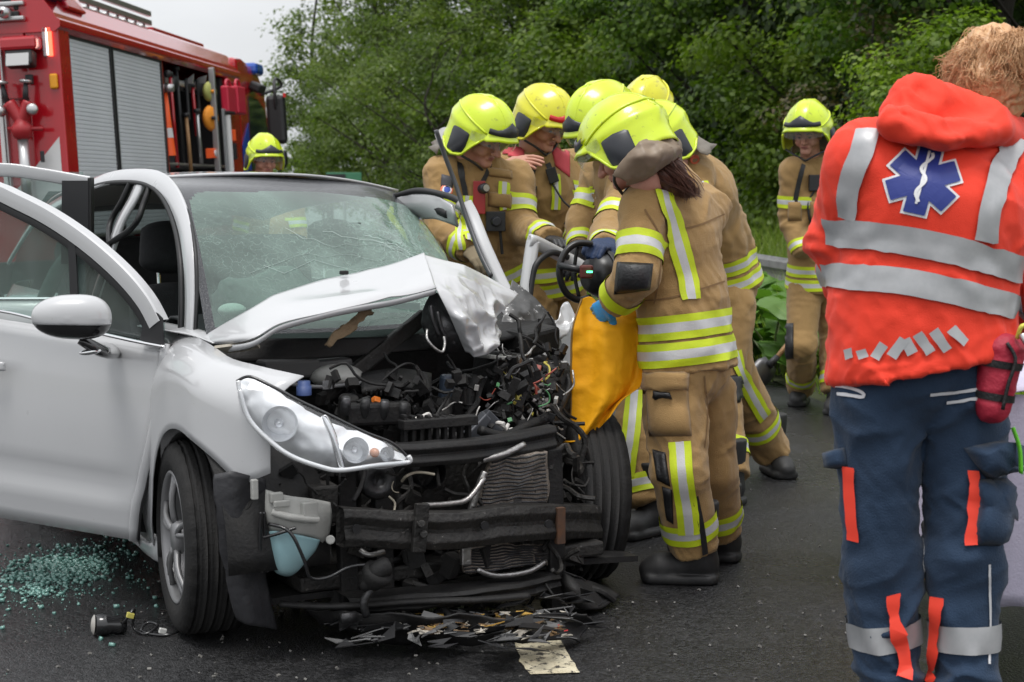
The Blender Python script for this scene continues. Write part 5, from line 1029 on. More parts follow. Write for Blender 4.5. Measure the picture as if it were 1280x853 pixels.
for lab, px, y0, y1, u, mm in (('dark red pole left of the wooden axe in the open bay', 222, 95, 210, -.2, M_RED), ('black pole second from the cone in the open bay', 230, 88, 205, -.22, M_GEAR), ('wooden tool handle standing in the open bay', 239, 145, 214, -.15, M_WOOD), ('thin red rod beside the wooden handle in the open bay', 246, 108, 170, -.2, M_RED), ('thin silver rod leaning by the round bags', 252, 140, 205, -.12, M_SILV)):
    mk('tool_pole', lab, 'pole', px, y1, u, [('shaft', lambda b, s: b.cyl((0, 0, 0), (0, -.05, (y1-y0)*s), 2.6*s, 2.2*s, 8), mm), ('head', lambda b, s: b.box((0, -.05, (y1-y0)*s), (7*s, 7*s, 5*s)), M_GEAR)], None)
mk('fire_axe', 'axe with silver head hanging near the top of the open bay', 'axe', 236, 150, -.18, [('handle', lambda b, s: b.cyl((0, 0, 0), (0, 0, 50*s), 2.2*s), M_GEAR), ('axe_head', lambda b, s: b.prism([(-8*s, 0, 46*s), (2*s, 0, 50*s), (10*s, 0, 56*s), (8*s, 0, 44*s)], (0, 3*s, 0)), M_SILV)], None, False)
mk('fire_axe', 'second silver-headed axe beside the lime green bag', 'axe', 250, 150, -.18, [('handle', lambda b, s: b.cyl((0, 0, 0), (0, 0, 50*s), 2.2*s), M_GEAR), ('axe_head', lambda b, s: b.prism([(-4*s, 0, 46*s), (2*s, 0, 52*s), (12*s, 0, 54*s), (10*s, 0, 44*s)], (0, 3*s, 0)), M_SILV)], None, False)
def disc(b, s, r): b.lathe([(.001, -4*s), (r*s*.8, -4*s), (r*s, 0), (r*s*.8, 4*s), (.001, 4*s)], (0, 0, 0), (.96, -.28, 0), 26)
mk('rope_bag', 'round lime green bag with orange strap in the open bay', 'bag', 262, 115, -.05, [('bag', lambda b, s: disc(b, s, 13), M_LIME), ('strap', lambda b, s: b.box((5*s, 0, 0), (3*s, 12*s, 4*s)), M_ORB)], None)
mk('rope_bag', 'round orange bag below the lime green one in the open bay', 'bag', 263, 148, -.05, [('bag', lambda b, s: disc(b, s, 16), M_ORB), ('strap', lambda b, s: b.box((5*s, 0, 0), (3*s, 18*s, 4*s)), M_GEAR)], None)
mk('hand_lamp', 'small orange and white lamp low in the open bay', 'lamp', 264, 192, -.06, [('case', lambda b, s: b.box((0, 0, 0), (10*s, 14*s, 12*s)), M_ORG), ('face', lambda b, s: b.lathe([(.001, 0), (4*s, 0), (4*s, -3*s)], (6*s, 0, 0), (1, 0, 0), 14), M_REFW)], None, False, .004)
mk('pull_out_rail', 'upright silver rail of the pulled-out tool board', 'rail', 275, 245, .12, [('upright', lambda b, s: b.box((0, 0, 80*s), (7*s, 7*s, 156*s)), M_SILV)], None, False, .006)
mk('tool_board', 'grey pull-out board with clamps beside the silver rail', 'tool board', 289, 240, .12, [('board', lambda b, s: b.box((0, 0, 52*s), (3*s, 34*s, 100*s)), mat('board_grey', (.3, .31, .32), .5, .3)), ('tube', lambda b, s: b.cyl((4*s, -8*s, 10*s), (4*s, -8*s, 94*s), 3.5*s), M_REFW), ('clamp', lambda b, s: b.box((4*s, 4*s, 98*s), (6*s, 34*s, 3*s)), M_GEAR), ('clamp', lambda b, s: b.box((4*s, 2*s, 22*s), (6*s, 30*s, 3*s)), M_GEAR), ('red_grip', lambda b, s: b.box((5*s, 10*s, 70*s), (5*s, 9*s, 14*s)), M_ORG), ('black_grip', lambda b, s: b.box((5*s, 10*s, 50*s), (5*s, 10*s, 20*s)), M_GEAR)], None, False, .004)
for lab, px, dv in (('red jerrycan beside the silver rail, left of two', 287, 0), ('red jerrycan nearest the cab, right of two', 299, 0)):
    mk('jerrycan', lab, 'jerrycan', px, 142, .0, [('can', lambda b, s: b.box((0, 0, 16*s), (10*s, 40*s, 34*s)), M_CAN), ('can_handle', lambda b, s: b.tube(crom([(0, -12*s, 33*s), (0, -8*s, 40*s), (0, 8*s, 40*s), (0, 12*s, 33*s)], 8), 2*s, 6), M_CAN)], None, False, .02)
tb('hose_reel_rail', [(-.3, -.1, 3.35, 5.9, 2.55, 2.62)], M_SILV)
for k in range(4): b = MB(); b.ell((-.12, 3.5+.55*k, 2.58), (.05, .1, .09)); b.build('tool_clamp', M_GEAR, truck, smooth=True)
# standpipe strapped to the rear panel
pp = TF.hit(31, 205, v=-.14); s = 14.2/FPX
hy = empty('hydrant_standpipe', label='red two-headed hydrant standpipe clamped to the back of the fire engine', cat='standpipe', M=TF.M @ Matrix.Translation(pp))
b = MB(); b.cyl((0, 0, -70*s), (0, 0, 32*s), 6.5*s, n=20); b.build('pipe', M_SILV, hy, smooth=True)
M_HR = mat('standpipe_red', (.36, .02, .025), .4, col2=(.3, .012, .018), nscale=10)
b = MB(); b.lathe([(7*s, 30*s), (11*s, 33*s), (13*s, 40*s), (13*s, 46*s), (9*s, 50*s), (8*s, 56*s)], (0, 0, 0), (0, 0, 1), 22); b.tube(crom([(0, 0, 52*s), (-6*s, 0, 62*s), (-14*s, 0, 76*s)], 8), [8*s]*8, 12); b.tube(crom([(0, 0, 52*s), (5*s, 0, 62*s), (12*s, 0, 76*s)], 8), [8*s]*8, 12); b.tube([(-18*s, 0, 44*s), (26*s, 0, 42*s)], 2.5*s, 8); b.build('yoke', M_HR, hy, smooth=True)
for sg, x in ((-1, -24), (1, 17)):
    b = MB(); b.lathe([(.001, 6*s), (5*s, 6*s), (7*s, 4*s), (7*s, -4*s), (5*s, -6*s)], (x*s, -6*s, 66*s), (sg*.3, -1, .1), 20); b.build('outlet_cap', M_SILV, hy, smooth=True)
    b = MB(); xx = -21 if sg < 0 else 9; b.cyl((xx*s*.8, 0, 76*s), (xx*s, 0, 100*s), 4*s, 2.5*s, 10); b.build('valve_stem', M_GEAR, hy, smooth=True)
    b = MB(); b.lathe([(.001, 3*s), (7*s, 2*s), (8*s, 0), (5*s, -2*s)], (xx*s, 0, 101*s), (.15, 0, 1), 18); b.build('valve_wheel', M_SILV, hy, smooth=True)
b = MB(); b.box((20*s, .06, 8*s), (5*s, 3*s, 14*s)); b.box((10*s, .08, 104*s), (9*s, 6*s, 12*s)); b.build('latch', M_GEAR, hy, bevel=.006)
# ================================================================ PEOPLE
M_TAN = mat('tan_turnout_cloth', (.365, .228, .092), .85, col2=(.29, .177, .068), nscale=5, bump=.35, bscale=260, sheen=.15, spec=.3, wear=(9, .6, .15), wearcol=(.19, .12, .06))
M_YEL = mat('fluor_yellow', (.60, .72, .015), .6, col2=(.46, .57, .012), nscale=9, bump=.15, bscale=200)
M_SIL = mat('retro_silver', (.60, .60, .60), .45, .1, col2=(.5, .5, .5), nscale=14, bump=.15, bscale=200)
M_HELM = mat('helmet_yellow', (.60, .74, .012), .3, coat=.5, col2=(.50, .64, .012), nscale=6, wear=(28, .60, .1), wearcol=(.26, .31, .03), bump=.06, bscale=40)
M_HELM2 = mat('helmet_old_yellow', (.68, .66, .01), .3, coat=.5, col2=(.58, .55, .01), nscale=6, wear=(22, .57, .1), wearcol=(.32, .28, .03), bump=.06, bscale=40)
M_GUARD = mat('helmet_black', (.022, .024, .03), .35)
M_SKIN = mat('skin', (.46, .25, .18), .5, col2=(.52, .22, .16), nscale=9, bump=.1, bscale=120, spec=.4)
M_LIP = mat('lips', (.34, .12, .1), .5); M_EYE = mat('eye_dark', (.02, .015, .012), .2)
M_PAD = mat('black_pad', (.014, .014, .015), .45, bump=.3, bscale=120)
M_BOOT = mat('boot_leather', (.011, .011, .012), .58, col2=(.03, .03, .03), nscale=12)
M_RADIO = mat('radio_black', (.015, .015, .017), .4)
M_CURT = mat('helmet_curtain', (.24, .22, .19), .5, .25, col2=(.15, .12, .09), nscale=9, bump=.4, bscale=50)
PERS = {}
# ---- head, helmet, hand, boot: modelled once in their own frames (x right, y forward, z up)
def _head(P):
    d = ecap(P, (0, -.025, .045), (0, .005, .03), (.076, .096), (.074, .09), (1, 0, 0))
    d = smin(d, ecap(P, (0, .035, -.03), (0, .055, -.085), (.062, .05), (.036, .032), (1, 0, 0)), .03)
    d = smin(d, ecap(P, (0, -.02, -.05), (0, -.03, -.13), .06, .062), .03)                      # neck
    d = smin(d, ecap(P, (-.045, .068, .018), (.045, .068, .018), .016, .016), .018)             # brow
    for s in (-1, 1):
        d = -smin(-d, ecap(P, (s*.032, .098, -.006), (s*.034, .098, -.006), .015, .015), .008)  # eye socket
        d = smin(d, ecap(P, (s*.042, .062, -.04), (s*.05, .03, -.035), .022, .025), .02)        # cheek
        d = smin(d, ecap(P, (s*.078, -.01, .012), (s*.076, -.008, -.028), (.008, .022), (.008, .014), (1, 0, 0)), .008)
    d = smin(d, ecap(P, (0, .092, .008), (0, .118, -.035), .009, .014), .012)                   # nose
    d = smin(d, ecap(P, (-.015, .098, -.037), (.015, .098, -.037), .009, .009), .008)
    d = smin(d, ecap(P, (-.02, .082, -.066), (.02, .082, -.066), .009, .009), .008)             # mouth
    return smin(d, ecap(P, (-.01, .076, -.1), (.01, .076, -.1), .016, .016), .015)              # chin
HEAD_V, HEAD_F = sdfmesh(_head, (-.1, -.14, -.24), (.1, .14, .15), .0055)
_e = MB()
for s in (-1, 1): _e.ell((s*.032, .079, -.006), (.011, .007, .006), 10, 6, mi=2); _e.tube([(s*.016, .091, .014), (s*.034, .09, .02), (s*.05, .078, .014)], .004, 6, mi=2)
_e.tube([(-.022, .088, -.064), (0, .094, -.062), (.022, .088, -.064)], [.003, .005, .003], 6, mi=1); _e.tube([(-.02, .086, -.07), (0, .091, -.072), (.02, .086, -.07)], [.003, .006, .003], 6, mi=1)
def helm_pt(az, z, off=0.):
    "point on the helmet shell at azimuth az (0 = front) and height z"
    c_ = .168; a, b_ = .134, .166; zz = z-.015
    r = math.sqrt(max(0, 1-(zz/c_)**2)) if zz > 0 else 1-.9*(zz*zz)
    if zz > 0: r = r**.86
    x, y = math.sin(az)*a*r, math.cos(az)*b_*r
    n = unit((x/a**2, y/b_**2, max(zz, 0)/c_**2+1e-6)); k = off
    k += .009/(1+(x/.05)**8)*(1 if zz > .02 else max(0, zz/.02))*(1 if y > -.16 else .4)
    k += .006*math.exp(-((zz-.035-.1*(-y))/.014)**2)*(y < .06)
    return np.array([x, y, zz+.015])+n*k+np.array([0, -.012, 0])
def _zlow(az):
    a = abs((az+math.pi) % (2*math.pi)-math.pi); d = math.degrees(a)
    return float(np.interp(d, [0, 30, 52, 66, 80, 100, 118, 132, 150, 180], [.052, .048, .03, -.02, -.082, -.098, -.085, -.058, -.05, -.05]))
def _helmet():
    H = {}
    n, m = 96, 26; G = []
    for j in range(m+1):
        row = []
        for k in range(n):
            az = 2*math.pi*k/n; zl = _zlow(az); t = j/m; z = .183-(.183-zl)*(1-(1-t)**1.55 if t < 1 else 1)*1.0
            z = .1829+(zl-.1829)*t**1.5; p = helm_pt(az, z)
            fl = max(0, (t-.86)/.14); d = abs((az+math.pi) % (2*math.pi)-math.pi)
            p = p+np.array([math.sin(az), math.cos(az), -.1])*fl*(.022 if d < .9 else .007)
            row.append(p)
        G.append(row)
    b = MB(); b.grid(np.array(G), wrap=True); H['shell'] = b
    for s in (-1, 1):
        b = MB(); A = [s*R(x) for x in (77, 80, 95, 110, 114)]
        b.grid(np.array([[helm_pt(a, zt+(zb-zt)*f, .011 if 0 < f < 1 and i not in (0, 4) else .002) for f in (0, .12, .5, .88, 1)] for i, (a, zt, zb) in enumerate(zip(A, (.026, .03, .034, .03, .022), (-.04, -.07, -.088, -.088, -.08)))])); H['guard%d' % s] = b
    b = MB(); A = np.linspace(-R(48), R(48), 13); b.grid(np.array([[helm_pt(a, .062+(.03+.035*max(0, 1-abs(a)/.5)-.006)*f, .013 if 0 < f < 1 else .006) for f in (0, .15, .85, 1)] for a in A])); H['peak'] = b
    b = MB(); A = np.linspace(-R(75), R(75), 21); b.grid(np.array([[helm_pt(a, z, .004+.012*max(0, 1-abs(a)))*np.array([1, 1, 1]) for z in (.05, .03, .012-.01*math.cos(a))] for a in A])); H['shield'] = b
    b = MB(); A = np.linspace(R(118), R(242), 18)
    b.grid(np.array([[helm_pt(a, -.03, -.01+.0)+np.array([math.sin(a)*q*.5, math.cos(a)*q, -f]) for f, q in ((0, 0), (.04, .012+.008*math.sin(a*9)), (.08, .04+.012*math.sin(a*7)), (.105, .06+.015*math.sin(a*11)))] for a in A])); H['curtain'] = b
    for s in (-1, 1):
        b = MB(); b.tube(np.array([helm_pt(s*a, .058+.055*math.sin((a-R(50))/R(130)*2.2), .001) for a in np.linspace(R(50), R(178), 22)]), .0055, 6)
        P = []
        for t in np.linspace(-1, 1, 40):
            a = math.acos(max(-1, min(1, -t))); zz = .183-.11*abs(t)**2.2; az = math.atan2(.046*s, .2*-t) ; P.append(helm_pt(az, zz, -.002))
        b.tube(np.array(P), .005, 6); b.tube(np.array([helm_pt(s*R(a), _zlow(s*R(a))+.006, .008) for a in range(58, 134, 5)]), .0055, 6); H['ridge%d' % s] = b
    b = MB()
    for s in (-1, 1): b.tube(crom([helm_pt(s*R(80), -.08, -.004), (s*.07, .06, -.1), (0, .075, -.135)], 8), .006, 5)
    H['strap'] = b
    return {k: (lambda q: (me := bpy.data.meshes.new(k), me.from_pydata(q.V, [], q.F), me.update(), me.polygons.foreach_set('use_smooth', [True]*len(me.polygons)))[0])(v) for k, v in H.items()}
HEL = _helmet()
M_SHIELD = glassmat('visor_glass', (.9, .9, .9), (.7, .7, .7), .08)
def frame3(o, f, up):
    f = unit(f); r = unit(np.cross(f, up)); u = np.cross(r, f); M_ = np.eye(4); M_[:3, 0] = r; M_[:3, 1] = f; M_[:3, 2] = u; M_[:3, 3] = o; return M_
def xf(M_, V): return V@M_[:3, :3].T+M_[:3, 3]
def add_helmet(parent, M_, base, m=M_HELM, peak=M_GUARD, curtain=True, scale=1.):
    ML = Matrix(M_.tolist()); ML.translation = ML.translation-Vector(base); ML = ML @ Matrix.Scale(scale, 4)
    def one(key, nm, mm, par, mw=None, th_=0.):
        me = HEL[key] if (not HEL[key].materials) else HEL[key].copy()
        if me.materials: me.materials.clear()
        me.materials.append(mm); o = link(nm, me, (), par)
        if mw is not None: o.matrix_local = mw
        if th_: md = o.modifiers.new('thickness', 'SOLIDIFY'); md.thickness = th_; md.offset = -1
        return o
    h_ = one('shell', 'helmet', m, parent, ML, .006)
    one('ridge-1', 'shell_ridge', m, h_); one('ridge1', 'shell_ridge', m, h_); one('guard-1', 'ear_guard', M_GUARD, h_); one('guard1', 'ear_guard', M_GUARD, h_); one('peak', 'visor_cover', peak, h_); one('shield', 'face_shield', M_SHIELD, h_); one('strap', 'chin_strap', M_GUARD, h_)
    if curtain: one('curtain', 'neck_curtain', M_CURT, h_, None, .004)
    return h_
def _hand(curl, spread=.0, fat=1.):
    segs = []
    for i, (L_, x) in enumerate(((.078, -.032), (.088, -.011), (.083, .010), (.066, .030))):
        p = np.array([x, .088-.004*(i == 3), 0]); a = 0.; pts = [p]
        for k, f in enumerate((.45, .32, .23)):
            a += curl*(1.0, 1.1, .7)[k]*(1+.08*i); d = np.array([(x*2)*spread, math.cos(a), -math.sin(a)]); p = p+unit(d)*L_*f; pts.append(p)
        segs.append(pts)
    th_ = [np.array([-.034, .022, -.004]), np.array([-.058, .05, -.014-.02*curl]), np.array([-.062, .078, -.024-.035*curl]), np.array([-.054, .098, -.03-.045*curl])]
    def fn(P):
        d = ecap(P, (0, -.03, 0), (0, .015, 0), (.03, .023), (.036, .018), (1, 0, 0)); d = smin(d, ecap(P, (0, .02, 0), (0, .078, 0), (.04, .018), (.043, .014), (1, 0, 0)), .015)
        fd = None
        for pts in segs:
            for k in range(3):
                q = ecap(P, pts[k], pts[k+1], (.0098-.0008*k)*fat, (.0092-.001*k)*fat); fd = q if fd is None else np.minimum(fd, q)
        d = smin(d, fd, .008)
        for k in range(3): d = smin(d, ecap(P, th_[k], th_[k+1], (.014-.002*k)*fat, (.012-.002*k)*fat), .01)
        return d
    V, F = sdfmesh(fn, (-.09, -.06, -.13), (.07, .19, .05), .0042); me = npmesh('hand', V, F); me.polygons.foreach_set('use_smooth', [True]*len(F)); return me
HAND = {'relaxed': _hand(.35), 'open': _hand(.22, .5), 'grip': _hand(1.0, 0, 1.15), 'glove': _hand(.45, .2, 1.3)}
def add_hand(parent, kind_, wrist, fdir, palmn, m, base, name='glove', mirror=False, scale=1.):
    "fdir: direction of the fingers, palmn: direction the palm faces"
    f = unit(fdir); n = -unit(np.asarray(palmn)-f*(np.asarray(palmn)@f)); r = np.cross(f, n); M_ = np.eye(4); M_[:3, 0] = r*(-1 if mirror else 1); M_[:3, 1] = f; M_[:3, 2] = n; M_[:3, 3] = np.asarray(wrist)-base
    me = HAND[kind_].copy(); me.materials.append(m); o = link(name, me, (), parent); o.matrix_local = Matrix(M_.tolist()) @ Matrix.Scale(scale, 4); return o
def _boot(P):
    d = ecap(P, (0, -.02, .30), (0, -.02, .10), .066, .055); d = smin(d, ecap(P, (0, -.04, .06), (0, .12, .058), (.046, .055), (.052, .05), (1, 0, 0)), .04); d = smin(d, ecap(P, (0, .12, .05), (0, .165, .045), (.05, .045), (.044, .036), (1, 0, 0)), .03)
    d = smin(d, np.maximum(ecap(P, (0, -.05, .02), (0, .155, .02), (.062, .04), (.064, .04), (1, 0, 0)), P[:, 2]-.034), .004); d = np.maximum(d, P[:, 2]-.30); return np.maximum(d, -P[:, 2])
V_, F_ = sdfmesh(_boot, (-.09, -.13, -.01), (.09, .24, .32), .0085); BOOT = npmesh('boot', V_, F_); BOOT.polygons.foreach_set('use_smooth', [True]*len(F_)); BOOT.materials.append(M_BOOT)
def _pull(): b = MB(); b.box((0, .05, .16), (.03, .02, .06), (-.5, 0, 0)); b.box((.0, -.075, .16), (.028, .012, .16)); me = bpy.data.meshes.new('pull'); me.from_pydata(b.V, [], b.F); me.update(); return me
BTAB = _pull()
def add_boot(parent, ank, toe, base, tab=None, pitch=0.):
    t = unit([toe[0], toe[1], 0]); M_ = Matrix.Translation(Vector(ank)-Vector(base)) @ Matrix(((t[1], t[0], 0, 0), (-t[0], t[1], 0, 0), (0, 0, 1, 0), (0, 0, 0, 1))) @ Matrix.Rotation(pitch, 4, 'X')
    o = link('boot', BOOT, (), parent); o.matrix_local = M_
    if tab: me = BTAB.copy(); me.materials.append(tab); link('boot_tab', me, (), o)
    return o

# ---- cloth
def ridge(x): return 1-2*np.abs(x)
def wrinkle(V, F, joints, seed, amp=1., big=.007, calm=()):
    N = vnormals(V, F); P = V; w_ = np.stack([fbm(P*3.1, seed+31), fbm(P*3.1+5, seed+37), fbm(P*3.1+9, seed+41)], 1)*.09
    m1 = .35+.65*np.clip(.5+1.2*vnoise(P*3.3+2, seed+61), 0, 1); m2 = .35+.65*np.clip(.5+1.2*vnoise(P*3.3+8, seed+67), 0, 1); Q = P+w_
    d = big*1.25*m1*ridge(vnoise(Q@np.array([[10., 2, 1.2], [2, 10, 1.2], [3.5, -2, 2.4]]), seed))+big*1.1*m2*ridge(vnoise(Q@np.array([[7., -3, 3.6], [3, 8, 2], [-12, 4, 4.5]])+7, seed+3))+big*.45*m1*ridge(vnoise(Q@np.array([[24., 5, 6], [-5, 22, 6], [12, 10, 9]])+3, seed+13))+.0010*fbm(P*45, seed+5, 2)
    for J, ax, a, r in joints:
        q = P-np.asarray(J); ax = unit(ax); s = q@ax; f = np.exp(-(q*q).sum(1)/(2*r*r)); ph = 5.5*vnoise(P*5, seed+9); tn = .5+.5*vnoise(P*8+4, seed+19)
        d = d+.62*a*f*tn*(1-2*np.abs(np.sin(s*math.pi/.075+ph)))
    for q, r in calm: d = d*(1-.88*np.exp(-(((P-np.asarray(q))**2).sum(1)/(r*r))**2))
    return V+N*(d*amp)[:, None]
def bvh_of(V, F): return BVHTree.FromPolygons([tuple(v) for v in V], [tuple(int(i) for i in f) for f in F])
E3 = (-.5, -.35, -.19, 0., .19, .35, .5)
def ring(bv, p, ax, wd, base, parent, mats=None, rows=E3, mi=(0, 0, 1, 1, 0, 0), rmax=.35, n=56, a0=0, a1=2*math.pi, ref=(0, 0, 1), name='reflective_band', off=.006):
    "band round a limb: rays from the axis out to the cloth"
    ax = unit(ax); ref = np.array(ref, float); ref = np.array([1., 0, 0]) if abs(ref@ax) > .9 else ref; e = unit(np.cross(ax, ref)); g = np.cross(ax, e); G = []; ok = []
    full = a1-a0 > 6.2; angs = np.linspace(a0, a1, n, endpoint=not full)
    for o_ in rows:
        row = []; k_ = []
        for a in angs:
            d = math.cos(a)*e+math.sin(a)*g; h_ = bv.ray_cast(Vector(np.asarray(p)+ax*o_*wd), Vector(d), rmax)
            if h_[0] is None: row.append(np.asarray(p)); k_.append(False)
            else: row.append(np.array(h_[0])+np.array(d)*off); k_.append(True)
        G.append(row); ok.append(k_)
    G = np.array(G)-base; b = MB(); m_ = len(angs); q = m_ if full else m_-1; vid = lambda i, j: i*m_+(j % m_); Fc = []; Mi = []
    for i in range(len(rows)-1):
        for j in range(q):
            ids = [(i, j), (i, (j+1) % m_), (i+1, (j+1) % m_), (i+1, j)]
            if all(ok[a][c2] for a, c2 in ids):
                L_ = [np.linalg.norm(G[ids[x]]-G[ids[(x+1) % 4]]) for x in range(4)]
                if max(L_) < .09: Fc.append([vid(*t) for t in ids]); Mi.append(mi[i])
    if not Fc: return None
    used = sorted({k for f in Fc for k in f}); mp_ = {k: i for i, k in enumerate(used)}
    b.add(G.reshape(-1, 3)[used], [[mp_[k] for k in f] for f in Fc]); b.mi = Mi; return b.build(name, mats or [M_YEL, M_SIL], parent, smooth=True)
def ribbon(bv, pts, wd, base, parent, mats=None, rows=E3, mi=(0, 0, 1, 1, 0, 0), n=None, name='reflective_band', off=.0085):
    "strip of tape along a line seen in the photograph, laid on the cloth"
    pts = np.array(pts, float); L_ = np.linalg.norm(np.diff(pts, axis=0), axis=1).sum(); n = n or max(6, int(L_/6)); C_ = crom(pts, n) if len(pts) > 2 else np.array([pts[0]+(pts[1]-pts[0])*t for t in np.linspace(0, 1, n)]); H = []; N = []
    for x, y in C_:
        h_ = bv.ray_cast(Vector(EYE), Vector(ray(x, y)), 30)
        if h_[0] is not None: H.append(np.array(h_[0])); N.append(np.array(h_[1]))
    if len(H) < 3: return None
    H = np.array(H); N = np.array(N); N[N@np.array([0, 1., 0]) > .3] *= -1
    for _ in range(3): N[1:-1] = (N[:-2]+N[1:-1]+N[2:])/3
    T = np.gradient(H, axis=0); G = []
    for p, t, nn in zip(H, T, N):
        s = unit(np.cross(unit(nn), unit(t))); row = []
        for o_ in rows:
            q = bv.find_nearest(Vector(p+s*o_*wd)); nn2 = np.array(q[1]); nn2 = nn2 if nn2@nn > 0 else nn; row.append(np.array(q[0])+nn2*off)
        G.append(row)
    b = MB(); b.grid(np.array(G)-base); b.mi = [mi[j] for i in range(len(G)-1) for j in range(len(rows)-1)]; return b.build(name, mats or [M_YEL, M_SIL], parent, smooth=True)
def patch(bv, quad, base, parent, m, name, th_=.012, nx=9, ny=9, edge=True, off=.002):
    "raised panel sewn on: quad = four photograph corners (tl, tr, br, bl)"
    q = [np.array(p, float) for p in quad]; G = []; ok = []
    for j in np.linspace(0, 1, ny):
        for i in np.linspace(0, 1, nx):
            p = (q[0]*(1-i)+q[1]*i)*(1-j)+(q[3]*(1-i)+q[2]*i)*j; h_ = bv.ray_cast(Vector(EYE), Vector(ray(*p)), 30)
            if h_[0] is None: G.append(base); ok.append(False); continue
            e = min(i, 1-i, j, 1-j); nn = np.array(h_[1]); nn = nn if nn[1] < .3 else -nn; G.append(np.array(h_[0])+nn*(off+th_*min(1, e/.14))); ok.append(True)
    G = np.array(G)-base; Fc = []
    for j in range(ny-1):
        for i in range(nx-1):
            f = (j*nx+i, j*nx+i+1, (j+1)*nx+i+1, (j+1)*nx+i)
            if all(ok[k] for k in f) and max(np.linalg.norm(G[f[k]]-G[f[(k+1) % 4]]) for k in range(4)) < .12: Fc.append(f)
    if not Fc: return None
    lab_ = {}                                    # keep the largest connected piece
    for k, f in enumerate(Fc):
        ids = {lab_[q] for q in f if q in lab_}; t_ = min(ids) if ids else k
        for q, v_ in list(lab_.items()):
            if v_ in ids: lab_[q] = t_
        for q in f: lab_[q] = t_
    cn = {}
    for f in Fc: cn[lab_[f[0]]] = cn.get(lab_[f[0]], 0)+1
    bst = max(cn, key=cn.get); Fc = [f for f in Fc if lab_[f[0]] == bst]
    used = sorted({k for f in Fc for k in f}); mp_ = {k: i for i, k in enumerate(used)}
    b = MB(); b.add(G[used], [[mp_[k] for k in f] for f in Fc]); return b.build(name, m, parent, smooth=True, solid=.003)
def seg(a, b, t): return np.asarray(a)+(np.asarray(b)-np.asarray(a))*t
